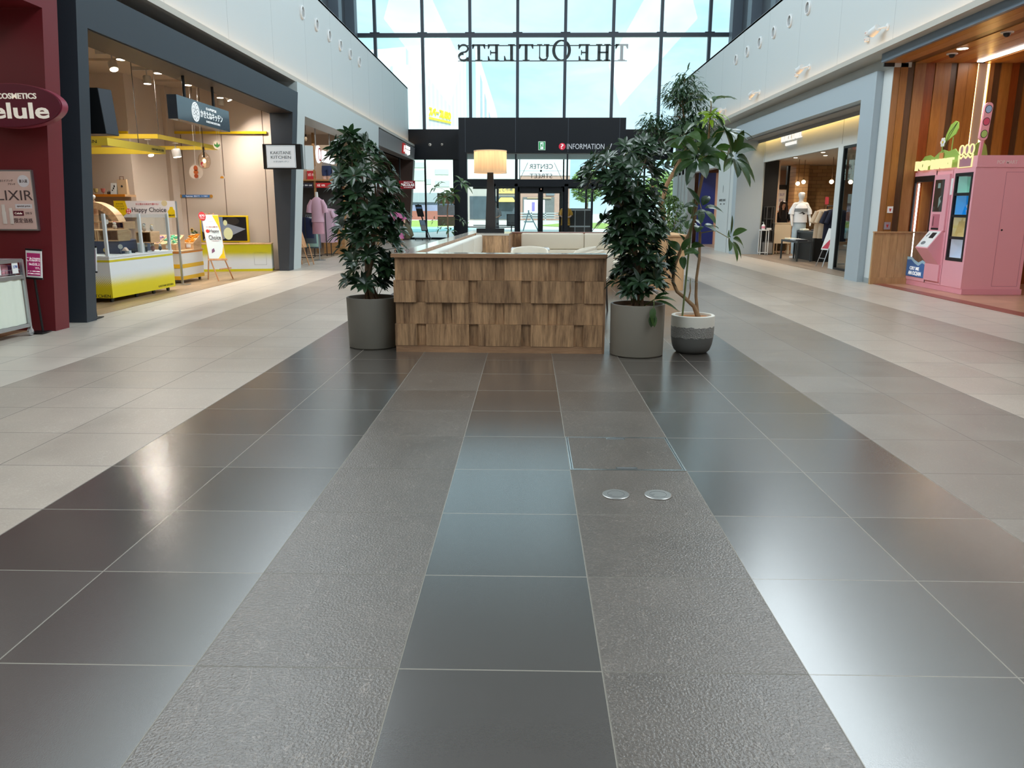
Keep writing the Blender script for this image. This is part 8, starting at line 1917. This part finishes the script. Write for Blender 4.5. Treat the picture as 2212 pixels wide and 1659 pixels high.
W3 = [  # start on the stem, whorl centre, axis, leaflets, length, width
 (V3(1.612, 2.20), V3(1.60, 2.25), (0, -.1, 1), 7, .25, .075, 1.25, .8),
 (V3(1.604, 1.88), V3(1.73, 2.0, -.05), (.5, -.3, 1), 8, .24, .085, 1.2, .9),
 (V3(1.590, 1.80), V3(1.815, 1.78, -.08), (.5, -.6, .25), 9, .27, .10, 1.25, 1.2),
 (V3(1.580, 1.76), V3(1.37, 1.95, -.05), (-.5, -.3, .8), 7, .25, .10, 1.2, 1.3),
 (V3(1.572, 1.68), V3(1.50, 1.76, -.12), (-.2, -.8, .4), 8, .24, .09, 1.2, 1.2),
 (V3(1.596, 1.84), V3(1.66, 1.84, .15), (.3, .7, .6), 7, .24, .09, 1.2, 1.1),
 (V3(1.59, 1.80), V3(1.45, 1.85, .18), (-.5, .6, .7), 7, .24, .09, 1.2, 1.2),
 (V3(1.53, 1.36), V3(1.56, 1.33, -.06), (.3, -.5, .6), 6, .20, .085, 1.25, .9),
 (V3(1.50, 1.20), V3(1.47, 1.24, -.05), (-.6, -.3, .5), 5, .17, .075, 1.2, 1.0),
 (V3(1.578, 1.12, .02), V3(1.58, 1.17, .0), (.1, -.3, 1), 5, .17, .085, 1.3, 1.1),
 (V3(1.578, 1.11, .02), V3(1.845, 1.06, -.03), (.5, -.4, .15), 7, .20, .075, 1.2, 1.6),
 (V3(1.43, 1.0), V3(1.40, .92, -.05), (-.3, -.5, .4), 6, .18, .075, 1.25, 1.2),
 (V3(1.43, 1.0), V3(1.49, .95, .06), (.6, .3, .5), 4, .16, .075, 1.2, 1.2),
 (V3(1.508, .64), V3(1.508, .65), (0, 0, 1), 5, .06, .018, 1.2, 1.0)]
sb_ = MB()
for s0, c, ax, n, L, w, sp_, dr in W3:
    mid = (s0+c)/2+Vector((0, 0, .05)); sb_.tube([s0, mid, c], [.005, .004, .0035], 5)
    whorl(b_, c, Vector(ax), n, L, w, rnd, sp_, dr, rnd.uniform(0, 6), st=5, stub=.035)
    for k in range(0): pass
sb_.build('leaf_stalks', mat('yellow_stalk', (150, 138, 82), .6), t)
b_.build('foliage', BIGL, t)
b_ = MB(); whorl(b_, V3(1.635, 2.13, -.03), Vector((.1, -.3, .8)), 9, .16, .042, rnd, 1.35, 1.5, .3, st=4, stub=.01); whorl(b_, V3(1.60, 2.10, -.03), Vector((-.4, -.4, .5)), 6, .14, .04, rnd, 1.3, 1.6, .8, st=4, stub=.01); b_.build('young_leaves', LIME, t)
# tall narrow-leaved ficus behind the island, with a bushy lower plant
Y4 = 14.78
t = thing('planter', 'tan planter behind the right rear of the seating island', 'pot', (2.57, Y4, 0))
b_ = MB(); b_.lathe([(.185, 0), (.195, .01), (.205, .50), (.20, .51), (.185, .51), (.18, .46), (0, .46)], (2.57, Y4, 0), 36); b_.build('shell', mat('tan_pot', (176, 146, 114), .6, var=.05), t, smooth=35)
b_ = MB(); b_.lathe([(.182, .465), (.1, .475), (0, .48)], (2.57, Y4, 0), 24); b_.build('soil', SOIL, t, smooth=True)
def V4(x, z, dy=0): return Vector((x, Y4+dy, z))
rnd = random.Random(9)
t = thing('ficus_tree', 'tall narrow-leaved tree with forked trunk behind the seating island', 'plant', (2.55, Y4, .47))
b_ = MB(); b_.tube([V4(2.60, .47), V4(2.56, .8), V4(2.50, 1.18), V4(2.455, 1.43)], [.055, .05, .045, .05], 10); b_.tube([V4(2.455, 1.42), V4(2.36, 1.60), V4(2.235, 1.80)], [.04, .03, .022], 8)
b_.tube([V4(2.46, 1.42), V4(2.52, 1.75), V4(2.69, 2.08), V4(2.84, 2.36), V4(2.87, 2.56), V4(2.80, 2.85), V4(2.74, 3.2), V4(2.77, 3.6)], [.045, .04, .034, .028, .022, .018, .014, .006], 10)
b_.build('trunk', BARK, t, smooth=True)
b_ = MB()
for p, q_ in ((V4(2.85, 2.42), V4(2.2, 2.78)), (V4(2.87, 2.56), V4(3.1, 2.85)), (V4(2.80, 2.85), V4(2.55, 2.95)), (V4(2.84, 2.36), V4(3.0, 2.4)), (V4(2.76, 3.15), V4(3.0, 3.4)), (V4(2.76, 3.1), V4(2.5, 3.3))): b_.tube([p, (p+q_)/2+Vector((0, 0, .06)), q_], [.014, .01, .005], 6)
b_.build('branches', BARK, t, smooth=True)
b_ = MB(); r4 = random.Random(31)
for cx, cz, rx, rz, ry, n in ((2.25, 2.80, .30, .26, .3, 330), (2.76, 3.32, .42, .30, .4, 620), (3.00, 2.82, .44, .36, .4, 720), (2.62, 2.75, .3, .25, .3, 260), (2.95, 2.38, .26, .26, .3, 300), (2.78, 3.62, .2, .14, .2, 70)):
    k = 0
    while k < n:
        p = Vector((r4.gauss(0, .45), r4.gauss(0, .45), r4.gauss(0, .45)))
        if p.length > 1: continue
        c = V4(cx+p.x*rx, cz+p.z*rz, p.y*ry); d = Vector((p.x*1.2+r4.uniform(-.5, .5), p.y+r4.uniform(-.5, .5), r4.uniform(-.5, .5))).normalized()
        leaf(b_, c, d, Vector((0, 0, 1)), r4.uniform(.12, .19), .032, 1.5, .2, 3); k += 1
b_.build('foliage', WILL, t)
t = thing('bushy_ficus', 'bushy small-leaved plant hanging around the forked trunk in the tan planter', 'plant', (2.58, Y4, .47))
b_ = MB()
for k in range(5):
    w = k*1.3; b_.tube([V4(2.6+.06*math.cos(w), .47, .06*math.sin(w)), V4(2.6+.12*math.cos(w), .85, .14*math.sin(w)), V4(2.6+.2*math.cos(w), 1.25, .2*math.sin(w))], [.012, .009, .004], 6)
b_.build('stems', BARKG, t, smooth=True)
b_ = MB(); r4 = random.Random(77); k = 0
while k < 1150:
    z = r4.uniform(.5, 1.58); hw = .34*math.sin(math.pi*min(1, max(.08, (z-.38)/1.26)))**.7; w = r4.uniform(0, 6.28); rr = math.sqrt(r4.uniform(.1, 1))
    c = V4(2.62+hw*rr*math.cos(w), z, hw*rr*math.sin(w)); d = Vector((math.cos(w), math.sin(w), -.3)).normalized()
    leaf(b_, c, d+Vector((r4.uniform(-.5, .5), r4.uniform(-.5, .5), r4.uniform(-.6, .2))), Vector((0, 0, 1)), r4.uniform(.06, .09), .036, 1.2, .2, 2); k += 1
b_.build('foliage', SMALLL, t)
# small umbrella tree behind the left wall of the island
Y5 = 16.8
cylinder_pot('grey planter hidden behind the left wall of the seating island', -1.72, Y5, .19, .21, .42, CONC, .39)
t = thing('umbrella_tree', 'slender umbrella tree with hanging leaves behind the left wall of the island', 'plant', (-1.72, Y5, .4)); rnd = random.Random(14)
def V5(x, z, dy=0): return Vector((x, Y5+dy, z))
b_ = MB(); b_.tube([V5(-1.72, .40), V5(-1.71, .9), V5(-1.72, 1.3), V5(-1.68, 1.55), V5(-1.60, 1.70)], [.018, .016, .014, .011, .007], 8); b_.build('trunk', BARKG, t, smooth=True)
b_ = MB(); sb_ = MB()
for s0, c, ax, n, L, w, sp_, dr in ((V5(-1.60, 1.70), V5(-1.40, 1.83), (.5, -.3, .6), 8, .28, .085, 1.2, 1.8), (V5(-1.66, 1.60), V5(-1.93, 1.76), (-.5, -.2, .7), 8, .24, .07, 1.25, 1.7), (V5(-1.70, 1.5), V5(-1.75, 1.56, -.1), (-.1, -.5, .6), 9, .32, .09, 1.3, 2.0), (V5(-1.68, 1.55), V5(-1.62, 1.62, .15), (.2, .5, .6), 7, .26, .08, 1.2, 1.7),
    (V5(-1.71, 1.0), V5(-1.85, .95), (-.5, -.3, .5), 6, .16, .05, 1.2, 1.8), (V5(-1.71, 1.05), V5(-1.42, 1.08), (.5, -.2, .4), 6, .17, .055, 1.2, 1.8), (V5(-1.71, .85), V5(-1.66, .86, -.05), (.2, -.4, .6), 5, .15, .05, 1.2, 1.6), (V5(-1.71, 1.1), V5(-2.0, 1.08), (-.7, -.2, .4), 5, .12, .04, 1.2, 1.8)):
    sb_.tube([s0, (s0+c)/2+Vector((0, 0, .05)), c], [.005, .004, .003], 5); whorl(b_, c, Vector(ax), n, L, w, rnd, sp_, dr, rnd.uniform(0, 6), st=4, stub=.03)
sb_.build('leaf_stalks', STEM, t); b_.build('foliage', BIGL, t)
# ================================================================ floor fittings
STEEL = mat('polished_steel_trim', (206, 206, 204), .22, metal=.9)
x0, x1, y0, y1 = .2255, .8245, 3.8395, 4.4385
t = thing('floor_hatch', 'square tiled access hatch in a double steel frame in the floor', 'hatch', ((x0+x1)/2, (y0+y1)/2, 0))
def ring(x0, x1, y0, y1, w, z):
    b = MB(); b.box(x0, y0, .0005, x1, y0+w, z); b.box(x0, y1-w, .0005, x1, y1, z); b.box(x0, y0+w, .0005, x0+w, y1-w, z); b.box(x1-w, y0+w, .0005, x1, y1-w, z); return b
ring(x0, x1, y0, y1, .007, .003).build('outer_frame', STEEL, t)
ring(x0+.007, x1-.007, y0+.007, y1-.007, .004, .001).build('frame_gap', BLK, t)
ring(x0+.011, x1-.011, y0+.011, y1-.011, .006, .003).build('inner_frame', STEEL, t)
b_ = MB(); b_.box(x0+.017, y0+.017, .0004, x1-.017, y1-.017, .0016); b_.build('lid', T_SLATE, t)
for y, nm in ((y0+.034, 'near'), (y1-.034, 'far')):
    b_ = MB(); b_.box(.465, y-.015, .0017, .575, y+.015, .003); b_.build('lifting_plate', STEEL, t)
    b_ = MB(); b_.box(.472, y-.010, .0031, .568, y+.010, .0036); b_.build('recess', mat('recess_grey', (96, 98, 98), .4), t)
for i, x in enumerate((.4225, .6215)):
    t = thing('floor_outlet', 'round steel floor outlet cover, %s of the pair in front of the hatch' % ('left', 'right')[i], 'outlet', (x, 3.488, 0), 'round floor outlets')
    b_ = MB(); b_.lathe([(.0645, .0004), (.0645, .003), (.061, .0055), (0, .0055)], (x, 3.488, 0), 40); b_.build('plate', mat('satin_steel', (170, 168, 164), .35, metal=.75), t, smooth=30)
    b_ = MB(); b_.lathe([(.040, .0054), (.040, .0060), (.0385, .0060), (.0385, .0054), (.040, .0054)], (x, 3.488, 0), 36); b_.build('lid_groove', mat('groove_dark', (80, 80, 80), .5), t)
    b_ = MB(); b_.box(x-.033, 3.478, .0056, x-.018, 3.496, .0062); b_.build('latch', mat('latch_grey', (120, 120, 118), .4), t)
